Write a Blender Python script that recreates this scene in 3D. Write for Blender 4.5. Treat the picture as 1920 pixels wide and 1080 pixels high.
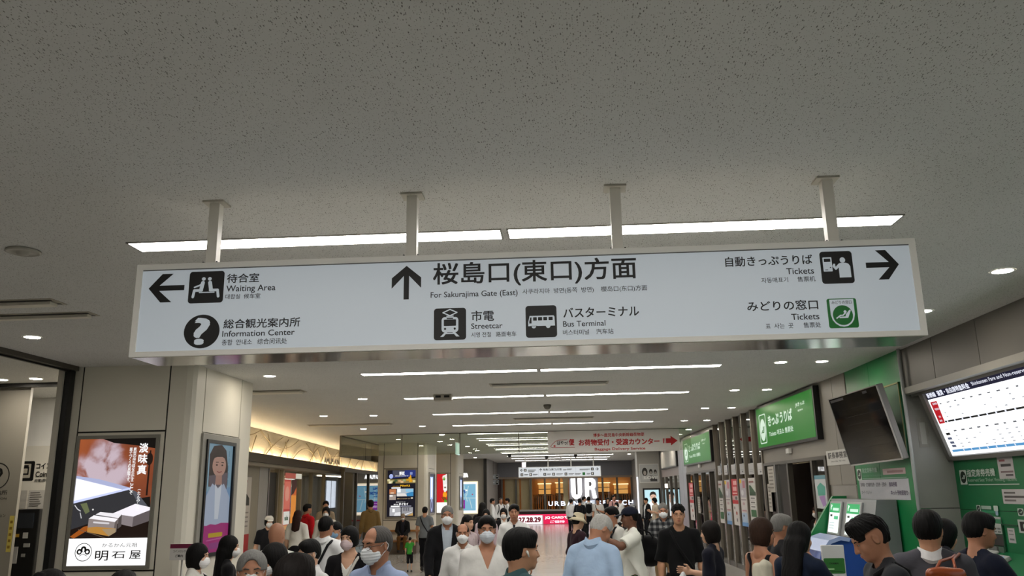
import bpy, bmesh, math, random
import numpy as np
from mathutils import Vector, Matrix

for _o in list(bpy.data.objects):
    bpy.data.objects.remove(_o)
SC = bpy.context.scene
COL = SC.collection
random.seed(7)

# ------------------------------------------------------------------ camera
CAM_R = Vector((0.9976211, 0.0669793, -0.0163070))
CAM_U = Vector((0.0319225, -0.2392008, 0.9704452))
CAM_F = Vector((-0.0610991, 0.9686572, 0.2407699))
CAM_H = 1.95
_cam = bpy.data.cameras.new('camera')
_cam.sensor_width = 36.0
_cam.lens = 1539.2878 / 1920.0 * 36.0
_cam.clip_start = 0.05
_cam.clip_end = 300
cam = bpy.data.objects.new('camera', _cam)
COL.objects.link(cam)
_m = Matrix((CAM_R, CAM_U, -CAM_F)).transposed().to_4x4()
_m.translation = (0, 0, CAM_H)
cam.matrix_world = _m
SC.camera = cam

# ------------------------------------------------------------------ world, exposure
w = bpy.data.worlds.new('world')
SC.world = w
w.use_nodes = True
w.node_tree.nodes['Background'].inputs[0].default_value = (0.72, 0.70, 0.66, 1)
w.node_tree.nodes['Background'].inputs[1].default_value = 0.10
SC.view_settings.view_transform = 'Standard'
SC.view_settings.look = 'None'
SC.view_settings.gamma = 1
SC.view_settings.exposure = 0.14
SC.view_settings.use_curve_mapping = False
try:
    SC.cycles.max_bounces = 7
    SC.cycles.diffuse_bounces = 4
    SC.cycles.glossy_bounces = 4
    SC.cycles.transmission_bounces = 6
    SC.cycles.transparent_max_bounces = 12
    SC.cycles.caustics_reflective = False
    SC.cycles.caustics_refractive = False
    SC.cycles.sample_clamp_indirect = 6.0
except Exception:
    pass
STRIP_E = 22.0        # ceiling strip lights
DOWN_E = 130.0         # round downlights
PRINT_E = 0.85        # back-lit prints

CEIL = 3.70

# ------------------------------------------------------------------ materials
def lin(c):
    if isinstance(c, str):
        c = c.lstrip('#')
        c = [int(c[i:i + 2], 16) / 255 for i in (0, 2, 4)]
    return tuple(x / 12.92 if x <= 0.04045 else ((x + 0.055) / 1.055) ** 2.4 for x in c)

_MATS = {}

def mat(color, rough=0.55, metal=0.0, emit=0.0, var=0.06, scale=6.0, spec=0.5, bump=0.0, bscale=80.0, coat=0.0, sheen=0.0):
    """procedural surface: a noise-varied base colour (or emitter)"""
    key = (str(color), rough, metal, emit, var, scale, spec, bump, bscale, coat, sheen)
    if key in _MATS:
        return _MATS[key]
    m = bpy.data.materials.new('surface_%d' % len(_MATS))
    m.use_nodes = True
    nt = m.node_tree
    b = nt.nodes['Principled BSDF']
    c = lin(color)
    if emit > 0:
        b.inputs['Base Color'].default_value = (0.02, 0.02, 0.02, 1)
        b.inputs['Roughness'].default_value = 0.35
        b.inputs['Specular IOR Level'].default_value = 0.12
        b.inputs['Emission Color'].default_value = (*c, 1)
        b.inputs['Emission Strength'].default_value = emit
    else:
        tc = nt.nodes.new('ShaderNodeTexCoord')
        n = nt.nodes.new('ShaderNodeTexNoise')
        n.inputs['Scale'].default_value = scale
        n.inputs['Detail'].default_value = 3
        nt.links.new(tc.outputs['Object'], n.inputs['Vector'])
        mx = nt.nodes.new('ShaderNodeMix')
        mx.data_type = 'RGBA'
        nt.links.new(n.outputs['Fac'], mx.inputs[0])
        mx.inputs[6].default_value = (*[x * (1 - var) for x in c], 1)
        mx.inputs[7].default_value = (*[min(1, x * (1 + var)) for x in c], 1)
        nt.links.new(mx.outputs[2], b.inputs['Base Color'])
        b.inputs['Roughness'].default_value = rough
        b.inputs['Metallic'].default_value = metal
        b.inputs['Specular IOR Level'].default_value = spec
        b.inputs['Coat Weight'].default_value = coat
        b.inputs['Sheen Weight'].default_value = sheen
        if bump > 0:
            n2 = nt.nodes.new('ShaderNodeTexNoise')
            n2.inputs['Scale'].default_value = bscale
            n2.inputs['Detail'].default_value = 4
            nt.links.new(tc.outputs['Object'], n2.inputs['Vector'])
            bp = nt.nodes.new('ShaderNodeBump')
            bp.inputs['Strength'].default_value = bump
            bp.inputs['Distance'].default_value = 0.02
            nt.links.new(n2.outputs['Fac'], bp.inputs['Height'])
            nt.links.new(bp.outputs['Normal'], b.inputs['Normal'])
    _MATS[key] = m
    return m

def glow(color, e=None):
    return mat(color, emit=PRINT_E if e is None else e)

def node_mat(name):
    m = bpy.data.materials.new(name)
    m.use_nodes = True
    return m, m.node_tree, m.node_tree.nodes['Principled BSDF']

def ceiling_mat():
    m, nt, b = node_mat('rock_wool_ceiling')
    N, L = nt.nodes, nt.links
    tc = N.new('ShaderNodeTexCoord')
    dark = None
    for sx, sy, thr, rnd in ((76, 28, 0.22, 0.38), (100, 72, 0.24, 0.45), (40, 13, 0.13, 0.55)):
        mp = N.new('ShaderNodeMapping')
        mp.inputs['Scale'].default_value = (sx, sy, 1)
        mp.inputs['Rotation'].default_value = (0, 0, 0.05)
        mp.inputs['Location'].default_value = (sx * 0.37, sy * 0.11, 0)
        L.new(tc.outputs['Object'], mp.inputs['Vector'])
        v = N.new('ShaderNodeTexVoronoi')
        v.voronoi_dimensions = '2D'
        v.inputs['Scale'].default_value = 1.0
        L.new(mp.outputs['Vector'], v.inputs['Vector'])
        sp = N.new('ShaderNodeSeparateColor')
        L.new(v.outputs['Color'], sp.inputs[0])
        # hole radius differs per cell, many cells have none
        r1 = N.new('ShaderNodeMath'); r1.operation = 'SUBTRACT'
        L.new(sp.outputs[0], r1.inputs[0]); r1.inputs[1].default_value = rnd
        r2 = N.new('ShaderNodeMath'); r2.operation = 'MULTIPLY'
        L.new(r1.outputs[0], r2.inputs[0]); r2.inputs[1].default_value = thr / (1 - rnd)
        d = N.new('ShaderNodeMath'); d.operation = 'SUBTRACT'
        L.new(r2.outputs[0], d.inputs[0]); L.new(v.outputs['Distance'], d.inputs[1])
        s = N.new('ShaderNodeMapRange')
        s.inputs[1].default_value = -0.01; s.inputs[2].default_value = 0.05
        L.new(d.outputs[0], s.inputs[0])
        if dark is None:
            dark = s.outputs[0]
        else:
            mxm = N.new('ShaderNodeMath'); mxm.operation = 'MAXIMUM'
            L.new(dark, mxm.inputs[0]); L.new(s.outputs[0], mxm.inputs[1]); dark = mxm.outputs[0]
    n = N.new('ShaderNodeTexNoise'); n.inputs['Scale'].default_value = 1.2; n.inputs['Detail'].default_value = 4
    L.new(tc.outputs['Object'], n.inputs['Vector'])
    mx0 = N.new('ShaderNodeMix'); mx0.data_type = 'RGBA'
    L.new(n.outputs['Fac'], mx0.inputs[0])
    mx0.inputs[6].default_value = (0.60, 0.598, 0.58, 1)
    mx0.inputs[7].default_value = (0.67, 0.668, 0.65, 1)
    mx = N.new('ShaderNodeMix'); mx.data_type = 'RGBA'
    L.new(dark, mx.inputs[0]); L.new(mx0.outputs[2], mx.inputs[6])
    mx.inputs[7].default_value = (0.20, 0.195, 0.18, 1)
    L.new(mx.outputs[2], b.inputs['Base Color'])
    b.inputs['Roughness'].default_value = 0.9
    b.inputs['Specular IOR Level'].default_value = 0.1
    bp = N.new('ShaderNodeBump'); bp.inputs['Strength'].default_value = 0.35; bp.inputs['Distance'].default_value = 0.004; bp.invert = True
    L.new(dark, bp.inputs['Height']); L.new(bp.outputs['Normal'], b.inputs['Normal'])
    return m

def floor_mat():
    m, nt, b = node_mat('polished_floor_tile')
    N, L = nt.nodes, nt.links
    tc = N.new('ShaderNodeTexCoord')
    mp = N.new('ShaderNodeMapping'); mp.inputs['Location'].default_value = (0.2, 0.35, 0)
    L.new(tc.outputs['Object'], mp.inputs['Vector'])
    br = N.new('ShaderNodeTexBrick')
    br.offset = 0.0
    br.inputs['Scale'].default_value = 1.0
    br.inputs['Brick Width'].default_value = 1.2
    br.inputs['Row Height'].default_value = 1.2
    br.inputs['Mortar Size'].default_value = 0.012
    br.inputs['Mortar Smooth'].default_value = 0.2
    br.inputs['Color1'].default_value = (0.50, 0.49, 0.46, 1)
    br.inputs['Color2'].default_value = (0.46, 0.45, 0.42, 1)
    br.inputs['Mortar'].default_value = (0.25, 0.23, 0.2, 1)
    L.new(mp.outputs['Vector'], br.inputs['Vector'])
    n = N.new('ShaderNodeTexNoise'); n.inputs['Scale'].default_value = 14; n.inputs['Detail'].default_value = 6
    L.new(tc.outputs['Object'], n.inputs['Vector'])
    mx = N.new('ShaderNodeMix'); mx.data_type = 'RGBA'; mx.blend_type = 'MULTIPLY'; mx.inputs[0].default_value = 0.25
    L.new(br.outputs['Color'], mx.inputs[6]); L.new(n.outputs['Color'], mx.inputs[7])
    L.new(mx.outputs[2], b.inputs['Base Color'])
    b.inputs['Roughness'].default_value = 0.16
    return m

def glass_mat(name, tint=(0.86, 0.9, 0.84), base=0.05, rough=0.02, k=1.5):
    """clear sheet glass: see-through with a mirror share that grows at grazing angles"""
    m = bpy.data.materials.new(name)
    m.use_nodes = True
    nt = m.node_tree
    nt.nodes.clear()
    out = nt.nodes.new('ShaderNodeOutputMaterial')
    tr = nt.nodes.new('ShaderNodeBsdfTransparent'); tr.inputs[0].default_value = (*tint, 1)
    gl = nt.nodes.new('ShaderNodeBsdfGlossy'); gl.inputs['Roughness'].default_value = rough
    fr = nt.nodes.new('ShaderNodeFresnel'); fr.inputs['IOR'].default_value = 1.5
    ad = nt.nodes.new('ShaderNodeMath'); ad.operation = 'MULTIPLY_ADD'; ad.use_clamp = True
    ad.inputs[1].default_value = k; ad.inputs[2].default_value = base
    nt.links.new(fr.outputs[0], ad.inputs[0])
    mx = nt.nodes.new('ShaderNodeMixShader')
    nt.links.new(ad.outputs[0], mx.inputs[0]); nt.links.new(tr.outputs[0], mx.inputs[1]); nt.links.new(gl.outputs[0], mx.inputs[2])
    nt.links.new(mx.outputs[0], out.inputs[0])
    return m

# ------------------------------------------------------------------ objects
def tag(o, label=None, cat=None, group=None, kind=None):
    if label: o['label'] = label
    if cat: o['category'] = cat
    if group: o['group'] = group
    if kind: o['kind'] = kind
    return o

def empty(name, loc, label, cat, group=None, rz=0.0):
    o = bpy.data.objects.new(name, None)
    COL.objects.link(o)
    o.location = loc
    o.rotation_euler = (0, 0, rz)
    o.empty_display_size = 0.1
    return tag(o, label, cat, group)

def link_mesh(name, me, parent=None, label=None):
    o = bpy.data.objects.new(name, me)
    COL.objects.link(o)
    if parent is not None:
        o.parent = parent
        if parent.parent is None:
            o.matrix_parent_inverse = parent.matrix_basis.inverted()
    if label: o['label'] = label
    return o

class Frame:
    """a plane in the place: origin, right, up, outward normal"""
    def __init__(s, o, u, v=(0, 0, 1), n=None):
        s.o = Vector(o); s.u = Vector(u).normalized(); s.v = Vector(v).normalized()
        s.n = Vector(n).normalized() if n is not None else s.u.cross(s.v).normalized()
    def p(s, a, b, c=0.0):
        return s.o + s.u * a + s.v * b + s.n * c

def front(y, x=0.0, z=0.0):        # faces the concourse's near end (-Y)
    return Frame((x, y, z), (1, 0, 0), (0, 0, 1), (0, -1, 0))
def rightwall(x, y=0.0, z=0.0):    # faces -X; a grows towards the near end
    return Frame((x, y, z), (0, -1, 0), (0, 0, 1), (-1, 0, 0))
def leftwall(x, y=0.0, z=0.0):     # faces +X; a grows with depth
    return Frame((x, y, z), (0, 1, 0), (0, 0, 1), (1, 0, 0))

class MB:
    """collects shapes into one mesh; world coordinates"""
    def __init__(s):
        s.v = []; s.f = []; s.m = []; s.sm = []; s.mats = []
    def mi(s, m):
        if m not in s.mats: s.mats.append(m)
        return s.mats.index(m)
    def add(s, vs, fs, m, smooth=False):
        k = len(s.v); i = s.mi(m)
        s.v += [tuple(v) for v in vs]
        for f in fs:
            s.f.append(tuple(k + j for j in f)); s.m.append(i); s.sm.append(smooth)
        return s
    def box(s, a, b, m):
        x0, y0, z0 = [min(a[i], b[i]) for i in range(3)]; x1, y1, z1 = [max(a[i], b[i]) for i in range(3)]
        vs = [(x0, y0, z0), (x1, y0, z0), (x1, y1, z0), (x0, y1, z0), (x0, y0, z1), (x1, y0, z1), (x1, y1, z1), (x0, y1, z1)]
        return s.add(vs, [(0, 3, 2, 1), (4, 5, 6, 7), (0, 1, 5, 4), (1, 2, 6, 5), (2, 3, 7, 6), (3, 0, 4, 7)], m)
    def fbox(s, F, a0, a1, b0, b1, c0, c1, m):
        vs = [F.p(a, b, c) for c in (c0, c1) for b in (b0, b1) for a in (a0, a1)]
        return s.add(vs, [(0, 2, 3, 1), (4, 5, 7, 6), (0, 1, 5, 4), (1, 3, 7, 5), (3, 2, 6, 7), (2, 0, 4, 6)], m)
    def prism(s, F, pts, c0, c1, m):
        n = len(pts)
        vs = [F.p(a, b, c0) for a, b in pts] + [F.p(a, b, c1) for a, b in pts]
        fs = [tuple(range(n, 2 * n)), tuple(reversed(range(n)))] + [(i, (i + 1) % n, n + (i + 1) % n, n + i) for i in range(n)]
        return s.add(vs, fs, m)
    def quad(s, a, b, c, d, m):
        return s.add([a, b, c, d], [(0, 1, 2, 3)], m)
    def tube(s, pts, r, m, n=8, caps=True):
        pts = [Vector(p) for p in pts]
        rs = r if isinstance(r, (list, tuple)) else [r] * len(pts)
        vs = []; fs = []
        prev = None
        for i, p in enumerate(pts):
            t = (pts[min(i + 1, len(pts) - 1)] - pts[max(i - 1, 0)]).normalized()
            if prev is None:
                a = t.orthogonal().normalized()
            else:
                a = (prev - t * prev.dot(t))
                a = a.normalized() if a.length > 1e-6 else t.orthogonal().normalized()
            prev = a
            bb = t.cross(a)
            for k in range(n):
                q = 2 * math.pi * k / n
                vs.append(p + (a * math.cos(q) + bb * math.sin(q)) * rs[i])
        for i in range(len(pts) - 1):
            for k in range(n):
                fs.append((i * n + k, i * n + (k + 1) % n, (i + 1) * n + (k + 1) % n, (i + 1) * n + k))
        if caps:
            fs.append(tuple(reversed(range(n)))); fs.append(tuple(range((len(pts) - 1) * n, len(pts) * n)))
        return s.add(vs, fs, m, True)
    def lathe(s, c, prof, m, n=24, axis='z', smooth=True, caps=True):
        vs = []; fs = []
        for (r, h) in prof:
            for k in range(n):
                q = 2 * math.pi * k / n
                vs.append((c[0] + r * math.cos(q), c[1] + r * math.sin(q), c[2] + h))
        for i in range(len(prof) - 1):
            for k in range(n):
                fs.append((i * n + k, i * n + (k + 1) % n, (i + 1) * n + (k + 1) % n, (i + 1) * n + k))
        if caps:
            fs.append(tuple(reversed(range(n)))); fs.append(tuple(range((len(prof) - 1) * n, len(prof) * n)))
        return s.add(vs, fs, m, smooth)
    def build(s, name, parent=None, label=None, bevel=0.0):
        me = bpy.data.meshes.new(name)
        me.from_pydata(s.v, [], s.f)
        for m in s.mats: me.materials.append(m)
        me.polygons.foreach_set('material_index', s.m)
        me.polygons.foreach_set('use_smooth', s.sm)
        me.update()
        o = link_mesh(name, me, parent, label)
        if bevel > 0:
            bv = o.modifiers.new('bevel', 'BEVEL'); bv.width = bevel; bv.segments = 2; bv.limit_method = 'ANGLE'
        return o

# text ---------------------------------------------------------------
def text_geo(txt):
    cu = bpy.data.curves.new('t', 'FONT')
    cu.body = txt; cu.size = 1.0; cu.resolution_u = 3
    ob = bpy.data.objects.new('t', cu)
    COL.objects.link(ob)
    dg = bpy.context.evaluated_depsgraph_get()
    me = bpy.data.meshes.new_from_object(ob.evaluated_get(dg))
    vs = [(v.co.x, v.co.y) for v in me.vertices]
    fs = [tuple(p.vertices) for p in me.polygons]
    bpy.data.objects.remove(ob); bpy.data.curves.remove(cu); bpy.data.meshes.remove(me)
    return vs, fs
_TG = {}

class Ink:
    """2D drawing laid on a frame, one thin layer above the other"""
    def __init__(s, F, c=0.001, step=0.0004):
        s.F = F; s.mb = MB(); s.c = c; s.step = step
    def _n(s):
        s.c += s.step; return s.c
    def poly(s, pts, m):
        c = s._n()
        s.mb.add([s.F.p(a, b, c) for a, b in pts], [tuple(range(len(pts)))], m); return s
    def rect(s, a0, b0, a1, b1, m):
        a0, a1 = min(a0, a1), max(a0, a1); b0, b1 = min(b0, b1), max(b0, b1)
        return s.poly([(a0, b0), (a1, b0), (a1, b1), (a0, b1)], m)
    def rrect(s, a0, b0, a1, b1, r, m, n=5):
        a0, a1 = min(a0, a1), max(a0, a1); b0, b1 = min(b0, b1), max(b0, b1)
        pts = []
        for cx, cy, q in ((a1 - r, b0 + r, -90), (a1 - r, b1 - r, 0), (a0 + r, b1 - r, 90), (a0 + r, b0 + r, 180)):
            for k in range(n + 1):
                t = math.radians(q + 90 * k / n)
                pts.append((cx + r * math.cos(t), cy + r * math.sin(t)))
        return s.poly(pts, m)
    def disc(s, cx, cy, r, m, n=28, ry=None):
        ry = ry or r
        return s.poly([(cx + r * math.cos(2 * math.pi * k / n), cy + ry * math.sin(2 * math.pi * k / n)) for k in range(n)], m)
    def ring(s, cx, cy, r0, r1, m, n=36, q0=0, q1=360, ry=1.0):
        c = s._n()
        vs = []; fs = []
        for k in range(n + 1):
            t = math.radians(q0 + (q1 - q0) * k / n)
            vs += [s.F.p(cx + r0 * math.cos(t), cy + ry * r0 * math.sin(t), c), s.F.p(cx + r1 * math.cos(t), cy + ry * r1 * math.sin(t), c)]
        for k in range(n):
            fs.append((2 * k, 2 * k + 1, 2 * k + 3, 2 * k + 2))
        s.mb.add(vs, fs, m); return s
    def line(s, pts, wd, m):
        c = s._n()
        for (a, b) in zip(pts[:-1], pts[1:]):
            dx, dy = b[0] - a[0], b[1] - a[1]
            l = math.hypot(dx, dy) or 1
            nx, ny = -dy / l * wd / 2, dx / l * wd / 2
            c += 1e-5; s.c = c
            s.mb.add([s.F.p(a[0] + nx, a[1] + ny, c), s.F.p(a[0] - nx, a[1] - ny, c), s.F.p(b[0] - nx, b[1] - ny, c), s.F.p(b[0] + nx, b[1] + ny, c)], [(0, 1, 2, 3)], m)
        for p in pts:
            c += 1e-5; s.c = c
            s.mb.add([s.F.p(p[0] + wd / 2 * math.cos(2 * math.pi * k / 10), p[1] + wd / 2 * math.sin(2 * math.pi * k / 10), c) for k in range(10)], [tuple(range(10))], m)
        return s
    def text(s, txt, a0, b0, a1, b1, m, bold=0.012, mirror=False, shear=0.0):
        """ink of the text fills the box exactly"""
        if txt not in _TG: _TG[txt] = text_geo(txt)
        vs, fs = _TG[txt]
        if not vs: return s
        x0 = min(v[0] for v in vs); x1 = max(v[0] for v in vs); y0 = min(v[1] for v in vs); y1 = max(v[1] for v in vs)
        a0, a1 = min(a0, a1), max(a0, a1); b0, b1 = min(b0, b1), max(b0, b1)
        em = (b1 - b0) / max(1e-6, y1 - y0)
        d = bold * em
        if a1 - a0 > 4 * d and b1 - b0 > 4 * d: a0 += d; a1 -= d; b0 += d; b1 -= d
        for dx, dy in (((-1, -1), (1, 1), (-1, 1), (1, -1)) if bold > 0 else ((0, 0),)):
            s.c += 2e-5
            c = s._n() if (dx, dy) in ((-1, -1), (0, 0)) else s.c
            out = []
            for x, y in vs:
                t = (x - x0) / max(1e-6, x1 - x0); q = (y - y0) / max(1e-6, y1 - y0)
                if mirror: t = 1 - t
                out.append(s.F.p(a0 + t * (a1 - a0) + shear * q * (b1 - b0) + dx * d, b0 + q * (b1 - b0) + dy * d, c))
            s.mb.add(out, fs, m)
        return s
    def vtext(s, txt, cx, top, size, m, bold=0.012, pitch=1.05):
        """vertical lettering, one glyph under the other"""
        y = top
        for ch in txt:
            if ch in '、。':
                s.text(ch, cx + size * 0.2, y - size * 0.35, cx + size * 0.5, y - size * 0.05, m, bold)
            elif ch in '（(':
                s.ring(cx, y - size * 1.1, size * 0.62, size * 0.72, m, 10, 40, 140)
            elif ch in '）)':
                s.ring(cx, y + size * 0.2, size * 0.62, size * 0.72, m, 10, 220, 320)
            elif ch in 'りしくっ':
                s.text(ch, cx - size * 0.28, y - size, cx + size * 0.28, y - size * 0.06, m, bold)
            else:
                s.text(ch, cx - size / 2, y - size, cx + size / 2, y, m, bold)
            y -= size * pitch
        return s
    def build(s, name, parent=None, label=None):
        return s.mb.build(name, parent, label)
# ------------------------------------------------------------------ people: implicit shapes meshed with surface nets
def surfnet(D, xs, ys, zs):
    ins = D < 0
    nx, ny, nz = D.shape
    cnt = np.zeros((nx - 1, ny - 1, nz - 1), np.int8)
    for i in (0, 1):
        for j in (0, 1):
            for k in (0, 1):
                cnt += ins[i:nx - 1 + i, j:ny - 1 + j, k:nz - 1 + k]
    act = (cnt > 0) & (cnt < 8)
    I, J, K = np.nonzero(act)
    if len(I) == 0:
        return np.zeros((0, 3)), np.zeros((0, 4), int)
    acc = np.zeros((len(I), 3)); num = np.zeros(len(I))
    X = (xs, ys, zs)
    corners = [(0, 0, 0), (1, 0, 0), (0, 1, 0), (1, 1, 0), (0, 0, 1), (1, 0, 1), (0, 1, 1), (1, 1, 1)]
    val = {c: D[I + c[0], J + c[1], K + c[2]] for c in corners}
    pos = {c: np.stack([xs[I + c[0]], ys[J + c[1]], zs[K + c[2]]], 1) for c in corners}
    for a in corners:
        for ax in range(3):
            if a[ax] == 0:
                b = list(a); b[ax] = 1; b = tuple(b)
                va, vb = val[a], val[b]
                cr = (va < 0) != (vb < 0)
                t = np.where(cr, va / np.where(cr, va - vb, 1), 0)[:, None]
                acc += np.where(cr[:, None], pos[a] + (pos[b] - pos[a]) * t, 0)
                num += cr
    verts = acc / num[:, None]
    idx = -np.ones(act.shape, np.int64)
    idx[I, J, K] = np.arange(len(I))
    faces = []
    e = ins[:-1, 1:-1, 1:-1] != ins[1:, 1:-1, 1:-1]
    i, j, k = np.nonzero(e); j = j + 1; k = k + 1
    q = np.stack([idx[i, j - 1, k - 1], idx[i, j, k - 1], idx[i, j, k], idx[i, j - 1, k]], 1)
    fl = ins[i, j, k]; q[~fl] = q[~fl][:, ::-1]; faces.append(q)
    e = ins[1:-1, :-1, 1:-1] != ins[1:-1, 1:, 1:-1]
    i, j, k = np.nonzero(e); i = i + 1; k = k + 1
    q = np.stack([idx[i - 1, j, k - 1], idx[i - 1, j, k], idx[i, j, k], idx[i, j, k - 1]], 1)
    fl = ins[i, j, k]; q[~fl] = q[~fl][:, ::-1]; faces.append(q)
    e = ins[1:-1, 1:-1, :-1] != ins[1:-1, 1:-1, 1:]
    i, j, k = np.nonzero(e); i = i + 1; j = j + 1
    q = np.stack([idx[i - 1, j - 1, k], idx[i, j - 1, k], idx[i, j, k], idx[i - 1, j, k]], 1)
    fl = ins[i, j, k]; q[~fl] = q[~fl][:, ::-1]; faces.append(q)
    f = np.concatenate(faces)
    f = f[(f >= 0).all(1)]
    return verts, f

def rotm(yaw=0.0, pitch=0.0, roll=0.0):
    cy, sy = math.cos(yaw), math.sin(yaw); cp, sp = math.cos(pitch), math.sin(pitch); cr, sr = math.cos(roll), math.sin(roll)
    Rz = np.array([[cy, -sy, 0], [sy, cy, 0], [0, 0, 1.]])
    Rx = np.array([[1, 0, 0], [0, cp, -sp], [0, sp, cp]])
    Ry = np.array([[cr, 0, sr], [0, 1, 0], [-sr, 0, cr]])
    return Rz @ Rx @ Ry

def smin(a, b, k):
    if k <= 0: return np.minimum(a, b)
    h = np.maximum(k - np.abs(a - b), 0) / k
    return np.minimum(a, b) - h * h * k * 0.25

class Cone:
    def __init__(s, a, b, ra, rb, k=0.02, flat=(1, 1, 1)):
        s.a = np.array(a, float); s.b = np.array(b, float); s.ra = ra; s.rb = rb; s.k = k
    def bbox(s):
        r = max(s.ra, s.rb); return np.minimum(s.a, s.b) - r, np.maximum(s.a, s.b) + r
    def d(s, X, Y, Z):
        ab = s.b - s.a; l2 = max(1e-9, ab @ ab)
        t = np.clip(((X - s.a[0]) * ab[0] + (Y - s.a[1]) * ab[1] + (Z - s.a[2]) * ab[2]) / l2, 0, 1)
        return np.sqrt((X - s.a[0] - t * ab[0]) ** 2 + (Y - s.a[1] - t * ab[1]) ** 2 + (Z - s.a[2] - t * ab[2]) ** 2) - (s.ra + (s.rb - s.ra) * t)
    def xf(s, R, piv):
        s.a = R @ (s.a - piv) * HS + piv; s.b = R @ (s.b - piv) * HS + piv; s.ra *= HS; s.rb *= HS; s.k *= HS; return s

class Ell:
    def __init__(s, c, r, k=0.02, R=None, sub=False):
        s.c = np.array(c, float); s.r = np.array(r, float); s.k = k; s.R = np.eye(3) if R is None else R; s.sub = sub
    def bbox(s):
        h = np.sqrt(((s.R * s.r) ** 2).sum(1)); return s.c - h, s.c + h
    def d(s, X, Y, Z):
        x, y, z = X - s.c[0], Y - s.c[1], Z - s.c[2]
        R = s.R
        u = (x * R[0, 0] + y * R[1, 0] + z * R[2, 0]); v = (x * R[0, 1] + y * R[1, 1] + z * R[2, 1]); q = (x * R[0, 2] + y * R[1, 2] + z * R[2, 2])
        k0 = np.sqrt((u / s.r[0]) ** 2 + (v / s.r[1]) ** 2 + (q / s.r[2]) ** 2)
        k1 = np.sqrt((u / s.r[0] ** 2) ** 2 + (v / s.r[1] ** 2) ** 2 + (q / s.r[2] ** 2) ** 2)
        return k0 * (k0 - 1) / np.maximum(k1, 1e-6)
    def xf(s, R, piv):
        s.c = R @ (s.c - piv) * HS + piv; s.R = R @ s.R; s.r = s.r * HS; s.k *= HS; return s

def axis_coords(lo, hi, cb, fine, cf):
    """grid lines from lo to hi, spacing cf inside the fine intervals, cb elsewhere"""
    out = [lo]
    while out[-1] < hi:
        x = out[-1]
        f = any(a - cb <= x <= b + 1e-9 for a, b in fine)
        out.append(x + (cf if f else cb))
    return np.array(out)

def sdf_mesh(prims, cb, fine=(), cf=None, cuts=(), disp=None, pad=0.03):
    lo = np.min([p.bbox()[0] for p in prims if not getattr(p, 'sub', False)], 0) - pad
    hi = np.max([p.bbox()[1] for p in prims if not getattr(p, 'sub', False)], 0) + pad
    cf = cf or cb
    ax = [axis_coords(lo[i], hi[i], cb, [(f[0][i], f[1][i]) for f in fine], cf) for i in range(3)]
    xs, ys, zs = ax
    D = np.full((len(xs), len(ys), len(zs)), 0.4, np.float32)
    for p in prims:
        a, b = p.bbox(); mg = p.k + 2.5 * cb + 0.01
        s = []
        for i in range(3):
            i0 = max(0, np.searchsorted(ax[i], a[i] - mg) - 1); i1 = min(len(ax[i]), np.searchsorted(ax[i], b[i] + mg) + 1)
            s.append(slice(i0, i1))
        s = tuple(s)
        if any(q.stop <= q.start for q in s): continue
        X = xs[s[0]][:, None, None]; Y = ys[s[1]][None, :, None]; Z = zs[s[2]][None, None, :]
        d = p.d(X, Y, Z)
        if getattr(p, 'sub', False):
            D[s] = -smin(-D[s], d, p.k)
        else:
            D[s] = smin(D[s], d, p.k)
    X = xs[:, None, None]; Y = ys[None, :, None]; Z = zs[None, None, :]
    if disp is not None:
        near = np.abs(D) < 0.06
        D = np.where(near, D + disp(X, Y, Z), D)
    for c in cuts:
        D = np.maximum(D, c(X, Y, Z))
    # close at the border
    for i in range(3):
        sl = [slice(None)] * 3; sl[i] = 0; D[tuple(sl)] = np.maximum(D[tuple(sl)], 0.01)
        sl[i] = -1; D[tuple(sl)] = np.maximum(D[tuple(sl)], 0.01)
    return surfnet(D, xs, ys, zs)

def mesh_np(name, V, F, mats, mi=None):
    me = bpy.data.meshes.new(name)
    me.vertices.add(len(V)); me.vertices.foreach_set('co', np.asarray(V, np.float32).ravel())
    me.loops.add(4 * len(F)); me.loops.foreach_set('vertex_index', np.asarray(F, np.int32).ravel())
    me.polygons.add(len(F)); me.polygons.foreach_set('loop_start', np.arange(0, 4 * len(F), 4, dtype=np.int32))
    me.polygons.foreach_set('use_smooth', np.ones(len(F), bool))
    for m in mats: me.materials.append(m)
    if mi is not None: me.polygons.foreach_set('material_index', np.asarray(mi, np.int32))
    me.update(calc_edges=True)
    return me

HS = .87                                 # head size against the body
HC = np.array([0, 0.0, 1.585])          # head centre of the 1.70 m figure
PIV = np.array([0, 0.025, 1.47])        # where the head turns

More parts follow.
